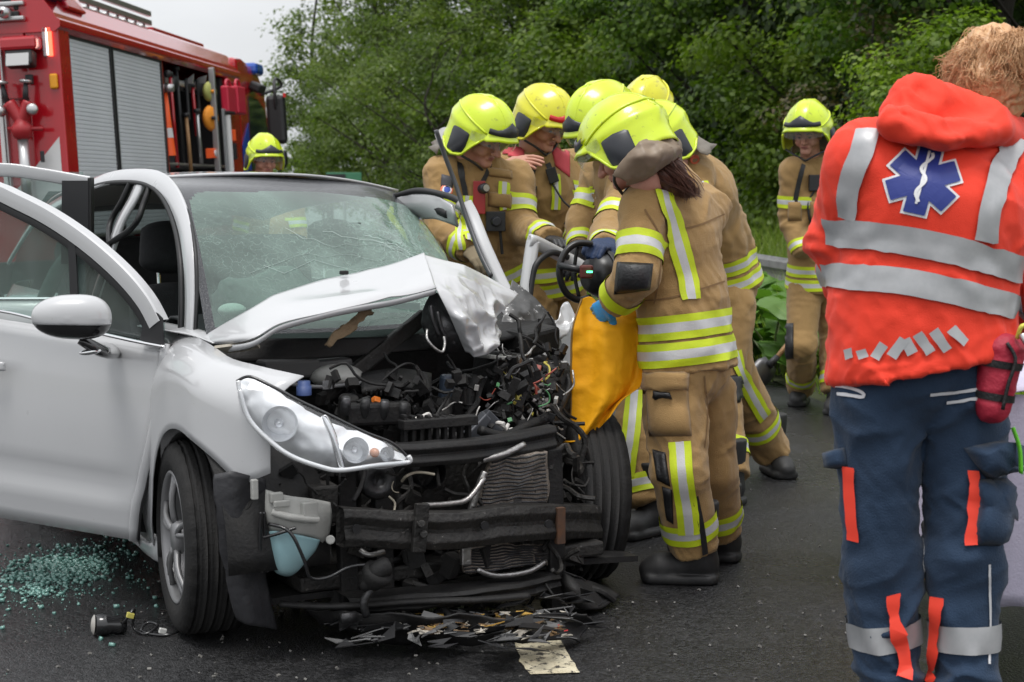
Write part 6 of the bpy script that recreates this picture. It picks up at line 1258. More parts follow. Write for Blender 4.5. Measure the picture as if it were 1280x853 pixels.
def person(label, J, fwd, headf, headup=(0, 0, 1), h=.009, seed=1, tan=M_TAN, trous=None, hem=.10, group=None, helmet=True, hm=M_HELM, peak=M_GUARD, curtain=True, jr=1., boots=True, tab=None, skin=M_SKIN, toe=None, legr=1., bands=True, hscale=1., jackname='jacket', big=.007, hemn=None, cutw=True, calf=1., calm=(), bz=1.):
    "J: joints in world space; fwd: facing; headf: where the face looks"
    J = {k: np.asarray(v, float) for k, v in J.items()}; fwd = unit([fwd[0], fwd[1], 0]); S = np.array([fwd[1], -fwd[0], 0.])      # S: towards the person's right hand
    base = (J['anL']+J['anR'])/2; base[2] = 0
    sh = J['shR']-J['shL']; shS = unit(sh); pel, wai, che, nek = J['pelvis'], J['waist'], J['chest'], J['neck']; hp = unit(J['hipR']-J['hipL'])
    # trousers
    def ftr(P):
        d = ecap(P, pel+(wai-pel)*.35, pel-np.array([0, 0, .02]), (.165, .125), (.185, .14), hp); d = smin(d, ecap(P, pel, che, (.13, .09), (.13, .09), hp), .03); d = smin(d, ecap(P, che, nek, .085, .045), .03); d = smin(d, ecap(P, nek, J['head']-.06*unit(J['head']-nek), .045, .045), .02)
        lg = None
        for s in 'LR':
            hi, kn, an = J['hip'+s], J['kn'+s], J['an'+s]; up_ = unit(kn-an)
            l = smin(ecap(P, hi, kn, (.11*legr, .115*legr), (.088*legr, .092*legr), hp), ecap(P, kn, an, .09*legr, (.088*legr*calf), hp), .03)
            l = np.maximum(l, -((P-(an+up_*.05))@up_.astype(np.float32))); lg = l if lg is None else smin(lg, l, .008)
        return smin(d, lg, .03)
    pts = np.array([J[k] for k in ('pelvis', 'hipL', 'hipR', 'knL', 'knR', 'anL', 'anR', 'neck', 'head')]+[wai]); lo, hi_ = pts.min(0)-.2, pts.max(0)+.2; lo[2] = max(0, lo[2]+.1)
    V, F = sdfmesh(ftr, lo, hi_, h*1.05)
    jn = [(J['kn'+s], J['hip'+s]-J['an'+s], .007, .09) for s in 'LR']+[(J['hip'+s]-np.array([0, 0, .08]), np.array([0, 0, 1])+.5*S*(1 if s == 'L' else -1), .006, .1) for s in 'LR']+[(J['an'+s]+(J['kn'+s]-J['an'+s])*.25, J['kn'+s]-J['an'+s], .008, .08) for s in 'LR']
    V = wrinkle(V, F, jn, seed, 1., big); tb_ = bvh_of(V, F)
    hM = frame3(J['head'], headf, headup)
    HV = xf(hM, HEAD_V*1.0); EV = xf(hM, np.array(_e.V)); nV = len(V)
    ef = [tuple(i+nV+len(HV) for i in f) for f in _e.F]; body = np.concatenate([V, HV, EV])-base
    me = bpy.data.meshes.new('person'); me.from_pydata([tuple(v) for v in body], [], [tuple(f) for f in F.tolist()]+[tuple(f) for f in (HEAD_F+nV).tolist()]+ef)
    me.polygons.foreach_set('material_index', [0]*len(F)+[1]*len(HEAD_F)+[(2 if i == 1 else 3) for i in _e.mi]); me.update()
    root = link('person', me, [trous or tan, skin, M_LIP, M_EYE], None, True, label, 'person', group); root.location = base
    # jacket
    hn = unit(wai-pel) if hemn is None else unit(hemn); hp_ = pel-hn*hem
    def fja(P):
        d = ecap(P, wai+(che-wai)*.1, pel-hn*(hem+.06), (.178*jr, .14*jr), (.205*jr, .172*jr), hp); d = smin(d, ecap(P, che, wai, (.195*jr, .145*jr), (.18*jr, .14*jr), (hp+shS)/2), .06)
        d = smin(d, ecap(P, che, seg(che, nek, .72), (.195*jr, .14*jr), (.115, .095), shS), .05); d = smin(d, ecap(P, J['shL'], J['shR'], .082, .082), .06)
        d = np.maximum(d, -((P-hp_)@hn.astype(np.float32)))
        for s in 'LR':
            a, e, w_ = J['sh'+s], J['el'+s], J['wr'+s]; fd = unit(w_-e)
            l = smin(ecap(P, a, e, .083*jr, .07*jr), ecap(P, e, w_+fd*.03, .071*jr, .056), .03); l = np.maximum(l, (P-w_)@fd.astype(np.float32)) if cutw else l; d = smin(d, l, .04)
        cu = unit(J['head']-nek); c_ = ecap(P, nek-cu*.06, nek+cu*.055, .092, .083); c_ = np.maximum(c_, (P-(nek+cu*.05))@cu.astype(np.float32)); return smin(d, c_, .03)
    ks = ('pelvis', 'waist', 'chest', 'neck', 'shL', 'shR', 'elL', 'elR', 'wrL', 'wrR'); pts = np.array([J[k] for k in ks]+[hp_]); lo, hi_ = pts.min(0)-.24, pts.max(0)+.2
    V, F = sdfmesh(fja, lo, hi_, h)
    jn = [(J['el'+s], J['sh'+s]-J['wr'+s], .008, .085) for s in 'LR']+[(wai, wai-pel, .006, .16)]+[(J['sh'+s]-unit(J['sh'+s]-J['el'+s])*.06-(J['sh'+s]-che)*.2, J['el'+s]-che, .007, .09) for s in 'LR']
    V = wrinkle(V, F, jn, seed+50, 1., big, calm); jb = bvh_of(V, F); jk = link(jackname, npmesh(jackname, V-base, F), tan, root, True)
    PERS[label] = root
    if helmet: add_helmet(root, hM, base, hm, peak, curtain, hscale)
    if boots:
        for s in 'LR': add_boot(root, np.array([J['an'+s][0], J['an'+s][1], max(0, J['an'+s][2]-.08)]), (toe or {}).get(s, fwd), base, tab).scale = (1, 1, bz)
    if bands:
        for s in 'LR':
            ring(jb, seg(J['sh'+s], J['el'+s], .62), J['el'+s]-J['sh'+s], .075, base, root, rmax=.14); ring(jb, seg(J['el'+s], J['wr'+s], .78), J['wr'+s]-J['el'+s], .06, base, root, rmax=.12)
            ring(tb_, seg(J['kn'+s], J['an'+s], .62), J['an'+s]-J['kn'+s], .075, base, root, rmax=.16)
        for k in (.02, .105): ring(jb, hp_+hn*(k+.035), hn, .07, base, root, rmax=.26)
    return root, base, jb, tb_, hM
FF = 'firefighters in tan suits and yellow helmets'
def ank(px, py, lift=.08):
    p = gnd(px, py); return p+np.array([0, 0, lift])
M_REDTAB = mat('red_boot_tab', (.7, .03, .04), .5); M_YTAB = mat('yellow_boot_tab', (.6, .7, .02), .5)

# ---- 1 the woman with red hair at the yellow sheet
J = dict(pelvis=at(860, 452, 5.86), waist=at(853, 385, 5.87), chest=at(843, 295, 5.88), neck=at(824, 224, 5.83), head=at(782, 188, 5.74), shL=at(806, 262, 5.72), shR=at(880, 262, 6.02), elL=at(796, 342, 5.62), wrL=at(768, 376, 5.74), elR=at(850, 335, 6.2), wrR=at(800, 330, 6.3),
         hipL=at(843, 492, 5.79), hipR=at(880, 492, 5.97), knL=at(849, 588, 5.72), knR=at(890, 585, 6.0), anL=ank(868, 728), anR=ank(898, 700))
root, bs, jb, tbv, hM = person('firefighter with long red hair and blue glove holding the yellow sheet, nearest the camera', J, (-.72, .69), (-.80, .38, -.46), (-.35, .25, .9), h=.0075, seed=3, hem=.03, group=FF, tab=None, toe={'L': (-.95, .1), 'R': (-.9, .3)}, jr=.97, legr=.98, curtain=False, bands=False)
ring(jb, seg(J['shL'], J['elL'], .63), J['elL']-J['shL'], .085, bs, root, rmax=.13); ring(jb, seg(J['elL'], J['wrL'], .72), J['wrL']-J['elL'], .05, bs, root, rows=(-.5, 0, .5), mi=(0, 0), rmax=.11)
for s in 'LR': ring(tbv, seg(J['kn'+s], J['an'+s], .60), J['an'+s]-J['kn'+s], .08, bs, root, rmax=.15)
hn = unit(J['waist']-J['pelvis'])
ring(jb, J['pelvis']+hn*.04, hn, .085, bs, root, rmax=.27); ring(jb, J['pelvis']+hn*.135, hn, .085, bs, root, rmax=.27)
ribbon(jb, [(829, 240), (840, 278), (852, 320), (860, 350), (864, 374)], .078, bs, root)
ribbon(tbv, [(849, 552), (853, 600), (859, 640), (862, 668)], .075, bs, root)
patch(jb, [(772, 328), (816, 330), (812, 362), (768, 368)], bs, root, M_PAD, 'elbow_pad', .008)
patch(tbv, [(806, 470), (858, 468), (864, 545), (812, 545)], bs, root, M_TAN, 'thigh_pocket', .022, 11, 11); patch(tbv, [(803, 466), (862, 464), (860, 489), (804, 492)], bs, root, M_TAN, 'pocket_flap', .034, 9, 7); patch(tbv, [(818, 489), (842, 488), (840, 502), (820, 503)], bs, root, M_PAD, 'flap_tab', .04, 7, 5)
patch(tbv, [(816, 562), (832, 566), (838, 608), (822, 600)], bs, root, M_PAD, 'knee_pad', .008); patch(tbv, [(828, 608), (840, 612), (842, 655), (834, 650)], bs, root, M_PAD, 'shin_pad', .006)
ribbon(tbv, [(868, 620), (876, 660), (882, 705), (884, 724)], .022, bs, root, [M_PAD], (-.5, .5), (0,)); patch(jb, [(762, 258), (774, 256), (772, 272), (762, 274)], bs, root, mat('red_badge', (.5, .02, .03), .5), 'sleeve_badge', .003, 5, 5)
M_NIT = mat('nitrile_blue', (.02, .28, .62), .4, bump=.2, bscale=90)
add_hand(root, 'open', at(763, 381, 5.76), at(736, 401, 5.86)-at(763, 381, 5.76), (.0, 1, -.3), M_NIT, bs, 'blue_glove', scale=.95)
def strands(paths, n, r0, base, parent, m, seed, jit, name='hair', wid=.0022, wave=.006, freq=9):
    rs_ = np.random.RandomState(seed); b = MB(); PH = rs_.rand(len(paths), 3)*6.28
    for _ in range(n):
        pi_ = rs_.randint(len(paths)); P = paths[pi_]; P = np.array(P)+rs_.randn(3)*jit*np.array([1, 1, .6]); Q = crom(P, 16); k = np.linspace(0, 1, 16)[:, None]; ph = PH[pi_]+rs_.randn(3)*.5; Q = Q+np.sqrt(k)*wave*np.sin(k*freq+ph)+rs_.randn(3)*r0*k; b.tube(Q-base, np.linspace(wid, wid*.4, 16), 3, cap=False)
    return b.build(name, m, parent, smooth=True)
M_HRED = mat('auburn_hair', (.12, .045, .025), .45, col2=(.06, .022, .014), nscale=30)
V, F = sdfmesh(lambda P: smin(ecap(P, at(803, 204, 5.74), at(834, 220, 5.71), .078, .06), ecap(P, at(834, 216, 5.70), at(856, 236, 5.72), .058, .03), .03), at(770, 260, 5.5), at(890, 160, 6.0), .007)
V += vnormals(V, F)*(.007*ridge(vnoise((V@np.array([[30., 0, 0], [0, 30, 0], [24, 0, 9]])), 5)))[:, None]; link('hair_mass', npmesh('hair_mass', V-bs, F), M_HRED, root, True)
strands([[at(815, 196, 5.70), at(840, 206, 5.65), at(856, 224, 5.67), at(862, 242, 5.70)], [at(810, 200, 5.69), at(836, 212, 5.64), at(850, 226, 5.66), at(856, 240, 5.69)], [at(808, 208, 5.70), at(830, 222, 5.66), at(848, 234, 5.67), at(866, 240, 5.70)]], 320, .012, bs, root, M_HRED, 4, .011)
# brown cloth curtain hanging from the helmet over the hair
b = MB(); b.loft([[p-bs for p in (at(766, 220, 5.60), at(782, 196, 5.58), at(803, 178, 5.59), at(826, 168, 5.66), at(838, 166, 5.76))], [p-bs for p in (at(774, 222, 5.60), at(792, 204, 5.56), at(816, 190, 5.55), at(840, 178, 5.62), at(850, 176, 5.76))], [p-bs for p in (at(782, 226, 5.62), at(804, 214, 5.58), at(828, 200, 5.57), at(850, 186, 5.64), at(853, 200, 5.76))], [p-bs for p in (at(784, 234, 5.66), at(804, 226, 5.63), at(824, 212, 5.62), at(846, 196, 5.66), at(852, 206, 5.76))]], 22, 46, jit=lambda G: rough_(G, .006, 17, 3)+(.010*ridge(vnoise(G*np.array([16, 16, 7])+1, 5)))[..., None]*np.array([.2, -1, .2])); b.build('neck_curtain', mat('brown_curtain', (.26, .20, .14), .5, col2=(.15, .105, .07), nscale=9), root, smooth=True, solid=.004)

M_SEAM = mat('seam_dark_tan', (.19, .11, .045), .9)
SM = dict(mats=[M_SEAM], rows=(-.5, .5), mi=(0,), name='seam', off=.003)
for P in ([(842, 288), (872, 282), (905, 268)], [(800, 376), (840, 372), (905, 352)], [(806, 262), (826, 300), (824, 345), (818, 380)], [(880, 470), (884, 520), (880, 560)]): ribbon(jb if P[0][1] < 440 else tbv, P, .006, bs, root, **SM)
# ---- 2 the man at the cut pillar
J = dict(pelvis=at(610, 345, 7.75), waist=at(603, 305, 7.7), chest=at(598, 250, 7.65), neck=at(597, 205, 7.6), head=at(602, 172, 7.52), shR=at(553, 222, 7.55), shL=at(643, 226, 7.72), elR=at(548, 292, 7.42), wrR=at(588, 312, 7.25), elL=at(652, 285, 7.6), wrL=at(688, 300, 7.3),
         hipR=at(590, 365, 7.7), hipL=at(632, 365, 7.8), knR=at(592, 480, 7.6), knL=at(648, 480, 7.75), anR=ank(592, 612), anL=ank(655, 608))
root, bs, jb, tbv, hM = person('firefighter bent over the cut windscreen pillar, chest lamp and round sleeve badge', J, (.50, -.86), (.72, -.52, -.42), (.15, -.15, 1), seed=11, group=FF, hem=.12)
ribbon(jb, [(585, 245), (584, 275), (586, 300)], .05, bs, root); ribbon(jb, [(630, 228), (629, 245), (630, 262)], .06, bs, root); ribbon(jb, [(575, 268), (574, 290), (576, 312)], .04, bs, root)
ST = dict(mats=[M_PAD], rows=(-.5, .5), mi=(0,), name='harness_strap', off=.007)
ribbon(jb, [(574, 204), (578, 225), (584, 250)], .028, bs, root, **ST); ribbon(jb, [(612, 205), (606, 222), (600, 232)], .02, bs, root, **ST)
patch(jb, [(610, 240), (640, 242), (639, 262), (610, 258)], bs, root, M_TAN, 'pocket_flap', .012, 7, 6); patch(jb, [(606, 208), (640, 214), (640, 224), (608, 220)], bs, root, M_TAN, 'storm_flap', .010, 7, 5)
patch(jb, [(552, 218), (567, 222), (565, 236), (551, 234)], bs, root, mat('badge_dark', (.06, .06, .07), .6), 'sleeve_badge', .003, 5, 5)
q = jb.ray_cast(Vector(EYE), Vector(ray(558, 238)), 30)
def badge(jb, px, py, r, mats, base, parent, name='round_badge'):
    for k, (rr_, m_) in enumerate(mats):
        b = MB(); P = []
        for a in np.linspace(0, 2*math.pi, 20, endpoint=False):
            h_ = jb.ray_cast(Vector(EYE), Vector(ray(px+r*rr_*math.cos(a), py+r*rr_*math.sin(a))), 30)
            if h_[0] is not None: P.append(np.array(h_[0])+np.array(h_[1])*(.004+.002*k)*(1 if h_[1][1] < .3 else -1)-base)
        if len(P) > 6: b.add(P, [tuple(range(len(P)))]); b.build(name, m_, parent)
badge(jb, 558, 238, 7.5, ((1., mat('badge_orange', (.75, .16, .08), .5)), (.72, mat('badge_white', (.7, .7, .7), .5)), (.5, mat('badge_blue', (.04, .08, .4), .5))), bs, root)
add_hand(root, 'glove', at(588, 313, 7.24), at(612, 335, 7.1)-at(588, 313, 7.24), (.3, .3, -1), mat('tan_glove', (.2, .16, .1), .8), bs); add_hand(root, 'glove', at(690, 300, 7.3), at(712, 306, 7.15)-at(690, 300, 7.3), (0, -.2, -1), M_PAD, bs)
# grey lining turned out at his collar
b = MB(); b.loft([[p-bs for p in (at(542, 168, 7.6), at(556, 158, 7.62), at(566, 168, 7.58))], [p-bs for p in (at(552, 184, 7.52), at(566, 178, 7.5), at(576, 180, 7.5))], [p-bs for p in (at(560, 190, 7.55), at(572, 188, 7.52), at(582, 186, 7.55))]], 10, 12, jit=lambda G: rough_(G, .008, 20)); b.build('turned_collar', mat('silver_lining', (.42, .41, .40), .35, .3), root, smooth=True, solid=.004)
def gear(name, label, cat, pos, parts, M_=None):
    o = empty(name, pos, label, cat); 
    for nm, fn, m_ in parts: b = MB(); fn(b); b.build(nm, m_, o, bevel=.003)
    return o
def onj(jb, px, py, lift=.02):
    h_ = jb.ray_cast(Vector(EYE), Vector(ray(px, py)), 30); n = np.array(h_[1]); n = n if n[1] < 0 else -n; return np.array(h_[0])+n*lift
p = onj(jb, 598, 243); gear('chest_lamp', 'red hand torch with round black lens clipped to a tan jacket', 'torch', p, [('case', lambda b: b.box((0, 0, -.02), (.055, .04, .15)), mat('torch_red', (.28, .02, .02), .4)), ('lens_ring', lambda b: b.lathe([(.001, .03), (.02, .03), (.024, .02), (.024, -.01)], (.016, -.015, .02), (.5, -.85, .1), 18), M_GUARD), ('lens', lambda b: b.lathe([(.001, .034), (.016, .034)], (.016, -.015, .02), (.5, -.85, .1), 14), M_SILV)])
p = onj(jb, 617, 276); gear('chest_camera', 'black camera-like device hanging at the jacket front of the man at the pillar', 'device', p, [('case', lambda b: b.box((0, 0, 0), (.09, .05, .09)), M_RADIO), ('lens', lambda b: b.lathe([(.001, .03), (.02, .03), (.025, 0)], (0, -.02, 0), (.2, -1, 0), 16), M_GUARD), ('strap', lambda b: b.tube([(.02, 0, -.04), (.03, 0, -.15)], .008, 6), M_PAD)])

# ---- 3 the officer with the red-peaked helmet
J = dict(pelvis=at(684, 335, 8.35), waist=at(682, 295, 8.3), chest=at(680, 240, 8.25), neck=at(676, 192, 8.2), head=at(680, 155, 8.1), shR=at(644, 208, 8.15), shL=at(712, 210, 8.35), elR=at(612, 250, 7.95), wrR=at(634, 205, 7.8), elL=at(726, 268, 8.25), wrL=at(722, 305, 8.0),
         hipR=at(668, 355, 8.3), hipL=at(706, 355, 8.4), knR=at(668, 460, 8.25), knL=at(708, 460, 8.35), anR=ank(668, 586), anL=ank(712, 580))
root, bs, jb, tbv, hM = person('officer in yellow helmet with red peak and red shoulder patches, bare hand raised', J, (.55, -.83), (.66, -.58, -.42), (.15, -.15, 1), seed=21, group=FF, hem=.12, hm=M_HELM2, peak=mat('visor_red', (.5, .015, .02), .25))
M_PINK = mat('faded_red_cloth', (.58, .07, .09), .75)
for qd in ([(630, 178), (654, 178), (656, 202), (628, 198)], [(688, 182), (712, 190), (712, 222), (694, 208)], [(640, 174), (664, 178), (662, 190), (640, 186)]): patch(jb, qd, bs, root, M_PINK, 'red_shoulder_patch', .006)
ribbon(jb, [(694, 218), (695, 240), (694, 262)], .05, bs, root); ribbon(jb, [(668, 205), (664, 222), (662, 240)], .026, bs, root, **ST); ribbon(jb, [(684, 204), (688, 214), (690, 226)], .026, bs, root, **ST)
add_hand(root, 'open', at(634, 206, 7.78), at(662, 200, 7.72)-at(634, 206, 7.78), (.1, .6, -.8), M_SKIN, bs, 'hand', scale=1.05)
p = onj(jb, 661, 250, .03); gear('portofoon', 'long black radio hanging on the officer\'s chest', 'radio', p, [('case', lambda b: b.box((0, 0, 0), (.075, .04, .15), (0, .15, 0)), M_RADIO), ('screen', lambda b: b.box((.004, -.022, .0), (.04, .004, .06), (0, .15, 0)), mat('screen_grey', (.2, .21, .2), .3)), ('aerial', lambda b: b.cyl((-.02, 0, .07), (-.045, 0, .2), .008), M_RADIO)])
p = onj(jb, 687, 222, .03); gear('hand_microphone', 'black hand microphone clipped high on the officer\'s chest', 'microphone', p, [('case', lambda b: b.box((0, 0, 0), (.05, .035, .075), (0, -.3, 0)), M_RADIO), ('cord', lambda b: b.tube(crom([(0, 0, -.04), (.05, -.02, -.12), (.09, -.02, -.17), (.06, 0, -.24)], 16), .006, 6), M_RADIO)])

# ---- 4 the one leaning in over the tool
J = dict(pelvis=at(838, 385, 7.15), waist=at(822, 330, 7.1), chest=at(795, 262, 6.98), neck=at(772, 208, 6.9), head=at(754, 160, 6.85), shR=at(752, 222, 7.15), shL=at(788, 236, 6.8), elR=at(732, 275, 7.1), wrR=at(724, 312, 6.95), elL=at(760, 300, 6.55), wrL=at(757, 312, 6.35),
         hipR=at(828, 410, 7.25), hipL=at(826, 412, 7.0), knR=at(812, 520, 7.15), knL=at(792, 545, 6.75), anR=ank(850, 628), anL=ank(812, 668))
root, bs, jb, tbv, hM = person('firefighter leaning in over the cutting tool behind the red-haired one', J, (-.80, -.55), (-.70, -.50, -.5), (-.3, -.2, 1), seed=31, group=FF, hem=.10, toe={'L': (-.6, -.6), 'R': (-.6, -.6)})
ribbon(tbv, [(794, 488), (790, 530), (786, 570), (784, 596)], .075, bs, root)
M_NAVYG = mat('navy_glove', (.012, .03, .085), .6, bump=.4, bscale=80)
add_hand(root, 'grip', at(757, 306, 6.3), at(742, 308, 6.2)-at(757, 306, 6.3), (-.3, -.1, -1), M_NAVYG, bs, scale=1.15); add_hand(root, 'glove', at(723, 313, 6.95), at(712, 330, 6.85)-at(723, 313, 6.95), (-.4, 0, -1), M_PAD, bs)
# ---- 5 tall one at the back
J = dict(pelvis=at(822, 345, 8.6), waist=at(820, 300, 8.6), chest=at(818, 230, 8.55), neck=at(814, 178, 8.5), head=at(808, 143, 8.42), shR=at(790, 195, 8.5), shL=at(848, 197, 8.7), elR=at(782, 262, 8.4), wrR=at(778, 318, 8.3), elL=at(855, 265, 8.7), wrL=at(850, 320, 8.5),
         hipR=at(806, 360, 8.55), hipL=at(838, 360, 8.65), knR=at(806, 460, 8.5), knL=at(838, 460, 8.6), anR=ank(806, 573), anL=ank(838, 570))
root, bs, jb, tbv, hM = person('firefighter at the back of whom only the top of the yellow helmet shows', J, (-.3, -.95), (-.45, -.75, -.5), (0, -.2, 1), h=.012, seed=41, group=FF, hm=M_HELM2, hem=.12)
# ---- 6 bent forward with one leg stretched back
J = dict(pelvis=at(908, 352, 7.75), waist=at(897, 300, 7.7), chest=at(876, 240, 7.55), neck=at(846, 200, 7.35), head=at(822, 182, 7.25), shR=at(858, 206, 7.75), shL=at(866, 226, 7.3), elR=at(836, 270, 7.7), wrR=at(806, 300, 7.6), elL=at(872, 290, 7.1), wrL=at(836, 300, 7.0),
         hipR=at(906, 378, 7.85), hipL=at(912, 382, 7.62), knR=at(914, 458, 7.75), knL=at(896, 490, 7.5), anR=ank(968, 592), anL=ank(912, 632))
root, bs, jb, tbv, hM = person('firefighter bent forward behind the red-haired one, back and hem bands showing on the right', J, (-.88, -.30), (-.78, -.35, -.52), (-.4, -.1, 1), seed=51, group=FF, hem=.02, toe={'R': (.2, -1), 'L': (-.5, -.8)}, tab=M_REDTAB, legr=1.08)
ribbon(tbv, [(918, 440), (930, 475), (946, 505), (956, 522)], .075, bs, root); ribbon(jb, [(876, 228), (884, 250), (886, 262)], .06, bs, root); badge(jb, 868, 200, 6, ((1., mat('badge_orange', (1, 1, 1))),), bs, root); patch(tbv, [(912, 470), (926, 468), (936, 500), (914, 506)], bs, root, M_PAD, 'knee_pad', .008)
# ---- 7 lone one by the guard rail
J = dict(pelvis=at(1024, 345, 10.45), waist=at(1024, 305, 10.42), chest=at(1023, 250, 10.4), neck=at(1017, 203, 10.36), head=at(1010, 168, 10.28), shR=at(993, 215, 10.3), shL=at(1056, 217, 10.5), elR=at(990, 275, 10.32), wrR=at(1004, 318, 10.2), elL=at(1066, 275, 10.5), wrL=at(1058, 320, 10.35),
         hipR=at(1006, 360, 10.4), hipL=at(1040, 360, 10.5), knR=at(1002, 430, 10.3), knL=at(1044, 430, 10.42), anR=ank(1000, 505), anL=ank(1044, 515))
root, bs, jb, tbv, hM = person('firefighter standing alone by the guard rail, looking down', J, (-.30, -.95), (-.42, -.86, -.22), (0, 0, 1), seed=61, group=FF, hem=.08, tab=M_REDTAB, legr=1.0, hscale=1.12, jr=1.08)
ribbon(jb, [(1031, 222), (1031, 238), (1030, 252)], .05, bs, root); ribbon(jb, [(1004, 206), (998, 230), (992, 262)], .03, bs, root, **ST); patch(jb, [(1012, 252), (1040, 252), (1040, 276), (1012, 276)], bs, root, M_TAN, 'chest_pocket', .016, 7, 7); patch(jb, [(985, 252), (1002, 252), (1002, 276), (985, 276)], bs, root, M_TAN, 'chest_pocket', .016, 7, 7)
patch(tbv, [(978, 405), (992, 404), (992, 448), (978, 450)], bs, root, M_PAD, 'knee_pad', .01)
p = onj(jb, 1017, 231, .03); gear('shoulder_radio', 'black speaker microphone on the chest of the lone firefighter', 'radio', p, [('case', lambda b: b.box((0, 0, 0), (.075, .04, .1)), M_RADIO), ('cord', lambda b: b.tube(crom([(0, 0, -.05), (-.04, 0, -.12), (-.03, 0, -.22), (-.01, .02, -.26)], 14), .007, 6), M_RADIO)])
# ---- 8 by the fire engine
Yt = 12.3
J = dict(pelvis=at(336, 395, Yt), waist=at(336, 360, Yt), chest=at(336, 285, Yt), neck=at(335, 232, Yt), head=at(331, 199, Yt), shR=at(308, 248, Yt-.05), shL=at(366, 248, Yt+.05), elR=at(302, 300, Yt), wrR=at(305, 345, Yt-.1), elL=at(372, 300, Yt), wrL=at(368, 345, Yt-.1),
         hipR=at(324, 345, Yt), hipL=at(350, 345, Yt), knR=at(324, 400, Yt), knL=at(350, 400, Yt), anR=ank(324, 470), anL=ank(350, 470))
for k in ('pelvis', 'waist'): J[k] = at(336, {'pelvis': 340, 'waist': 310}[k], Yt)
root, bs, jb, tbv, hM = person('firefighter by the fire engine, only helmet and face above the car roof', J, (.35, -.9), (.42, -.86, -.18), (0, 0, 1), h=.013, seed=71, group=FF, hem=.1, curtain=False)
patch(jb, [(338, 226), (362, 226), (362, 240), (338, 240)], bs, root, M_ORB, 'orange_collar', .006)

# ---- 9 paramedic
M_FLO = mat('fluor_red_orange', (.90, .055, .022), .68, col2=(.80, .042, .017), nscale=4, bump=.25, bscale=420, sheen=.1, spec=.35)
M_NAVY = mat('navy_trouser_cloth', (.016, .040, .084), .88, col2=(.011, .028, .060), nscale=4, bump=.3, bscale=220, sheen=.1)
M_TAPE = mat('wide_retro_tape', (.46, .46, .47), .4, .2, col2=(.36, .37, .38), nscale=20)
M_ORS = mat('orange_trouser_stripe', (.9, .06, .03), .6)
Yp = 4.05
J = dict(pelvis=at(1150, 455, Yp), waist=at(1152, 390, Yp), chest=at(1170, 265, Yp), neck=at(1202, 165, Yp+.06), head=at(1240, 102, Yp+.13), shL=at(1086, 205, Yp-.02), shR=at(1268, 222, Yp+.06), elL=at(1055, 300, Yp+.10), wrL=at(1075, 370, Yp+.30), elR=at(1312, 335, Yp+.06), wrR=at(1290, 420, Yp+.3),
         hipL=at(1098, 500, Yp), hipR=at(1200, 500, Yp), knL=at(1103, 705, Yp+.0), knR=at(1203, 705, Yp-.02), anL=ank(1118, 935), anR=ank(1205, 945))
root, bs, jb, tbv, hM = person('paramedic with blond hair in a fluorescent red-orange jacket, seen from behind', J, (.22, .97), (.62, .70, -.35), (.25, .1, 1), h=.007, seed=83, tan=M_FLO, trous=M_NAVY, hem=.0, helmet=False, bands=False, jr=1.17, legr=.98, big=.0105, hemn=(-.20, 0, 1), calf=.86, bz=.55, calm=[(at(1153, 227, Yp-.2), .17)])
T1 = dict(mats=[M_TAPE], rows=(-.5, -.34, -.17, 0., .17, .34, .5), mi=(0,)*6, name='reflective_tape')
ribbon(jb, [(1034, 290), (1080, 294), (1130, 300), (1190, 313), (1240, 327), (1275, 338)], .068, bs, root, **T1); ribbon(jb, [(1024, 343), (1070, 347), (1130, 352), (1190, 364), (1240, 377), (1282, 388)], .062, bs, root, **T1)
ribbon(jb, [(1084, 163), (1078, 190), (1068, 215), (1061, 240), (1060, 274)], .056, bs, root, **T1); ribbon(jb, [(1268, 172), (1256, 200), (1246, 225), (1238, 262), (1230, 302)], .06, bs, root, **T1)
for k, (x0, y0, x1, y1) in enumerate(((1062, 436, 1064, 449), (1077, 437, 1081, 449), (1094, 449, 1106, 430), (1115, 447, 1131, 424), (1131, 424, 1141, 443), (1146, 417, 1163, 441), (1166, 413, 1184, 438), (1188, 411, 1205, 430))): ribbon(jb, [(x0, y0), ((x0+x1)/2, (y0+y1)/2), (x1, y1)], .025, bs, root, [M_TAPE], (-.5, .5), (0,), n=6, name='hem_chevron')
# six-barred star with staff
def starr(th_, Rr, w_): return max(min(Rr/max(abs(math.cos(th_-t)), 1e-6), w_/2/max(abs(math.sin(th_-t)), 1e-6)) for t in (0, math.pi/3, 2*math.pi/3))
def star(px, py, Rr, w_, rot, m, off, name):
    n = 240; rings_ = (0, .25, .5, .75, 1); b = MB(); V = []
    for f in rings_:
        for k in range(n):
            a = 2*math.pi*k/n; r = starr(a, Rr, w_)*f; x = px+r*math.sin(a+rot)*1.06; y = py-r*math.cos(a+rot)*.98; h_ = jb.ray_cast(Vector(EYE), Vector(ray(x, y)), 30); nn = np.array(h_[1]); nn = nn if nn[1] < 0 else -nn; V.append(np.array(h_[0])+nn*off-bs)
    b.add(V, [(i*n+k, i*n+(k+1) % n, (i+1)*n+(k+1) % n, (i+1)*n+k) for i in range(len(rings_)-1) for k in range(n)]); return b.build(name, m, root, smooth=False)
M_STW = mat('star_white', (.75, .75, .76), .5); M_STB = mat('star_blue', (.018, .035, .22), .5)
star(1153, 227, 45, 32, .24, M_STW, .004, 'star_border'); star(1153, 227, 42, 26, .24, M_STB, .0065, 'star_of_life')
ribbon(jb, [(1161, 192), (1153, 225), (1145, 255)], .006, bs, root, [M_STW], (-.5, .5), (0,), n=12, name='star_staff', off=.009)
sn = [(1161-16*t+5.5*math.sin(t*13+.6)*(1-.45*t), 195+58*t) for t in np.linspace(0, 1, 22)]
ribbon(jb, sn, .0075, bs, root, [M_STW], (-.5, .5), (0,), n=60, name='star_snake', off=.010)
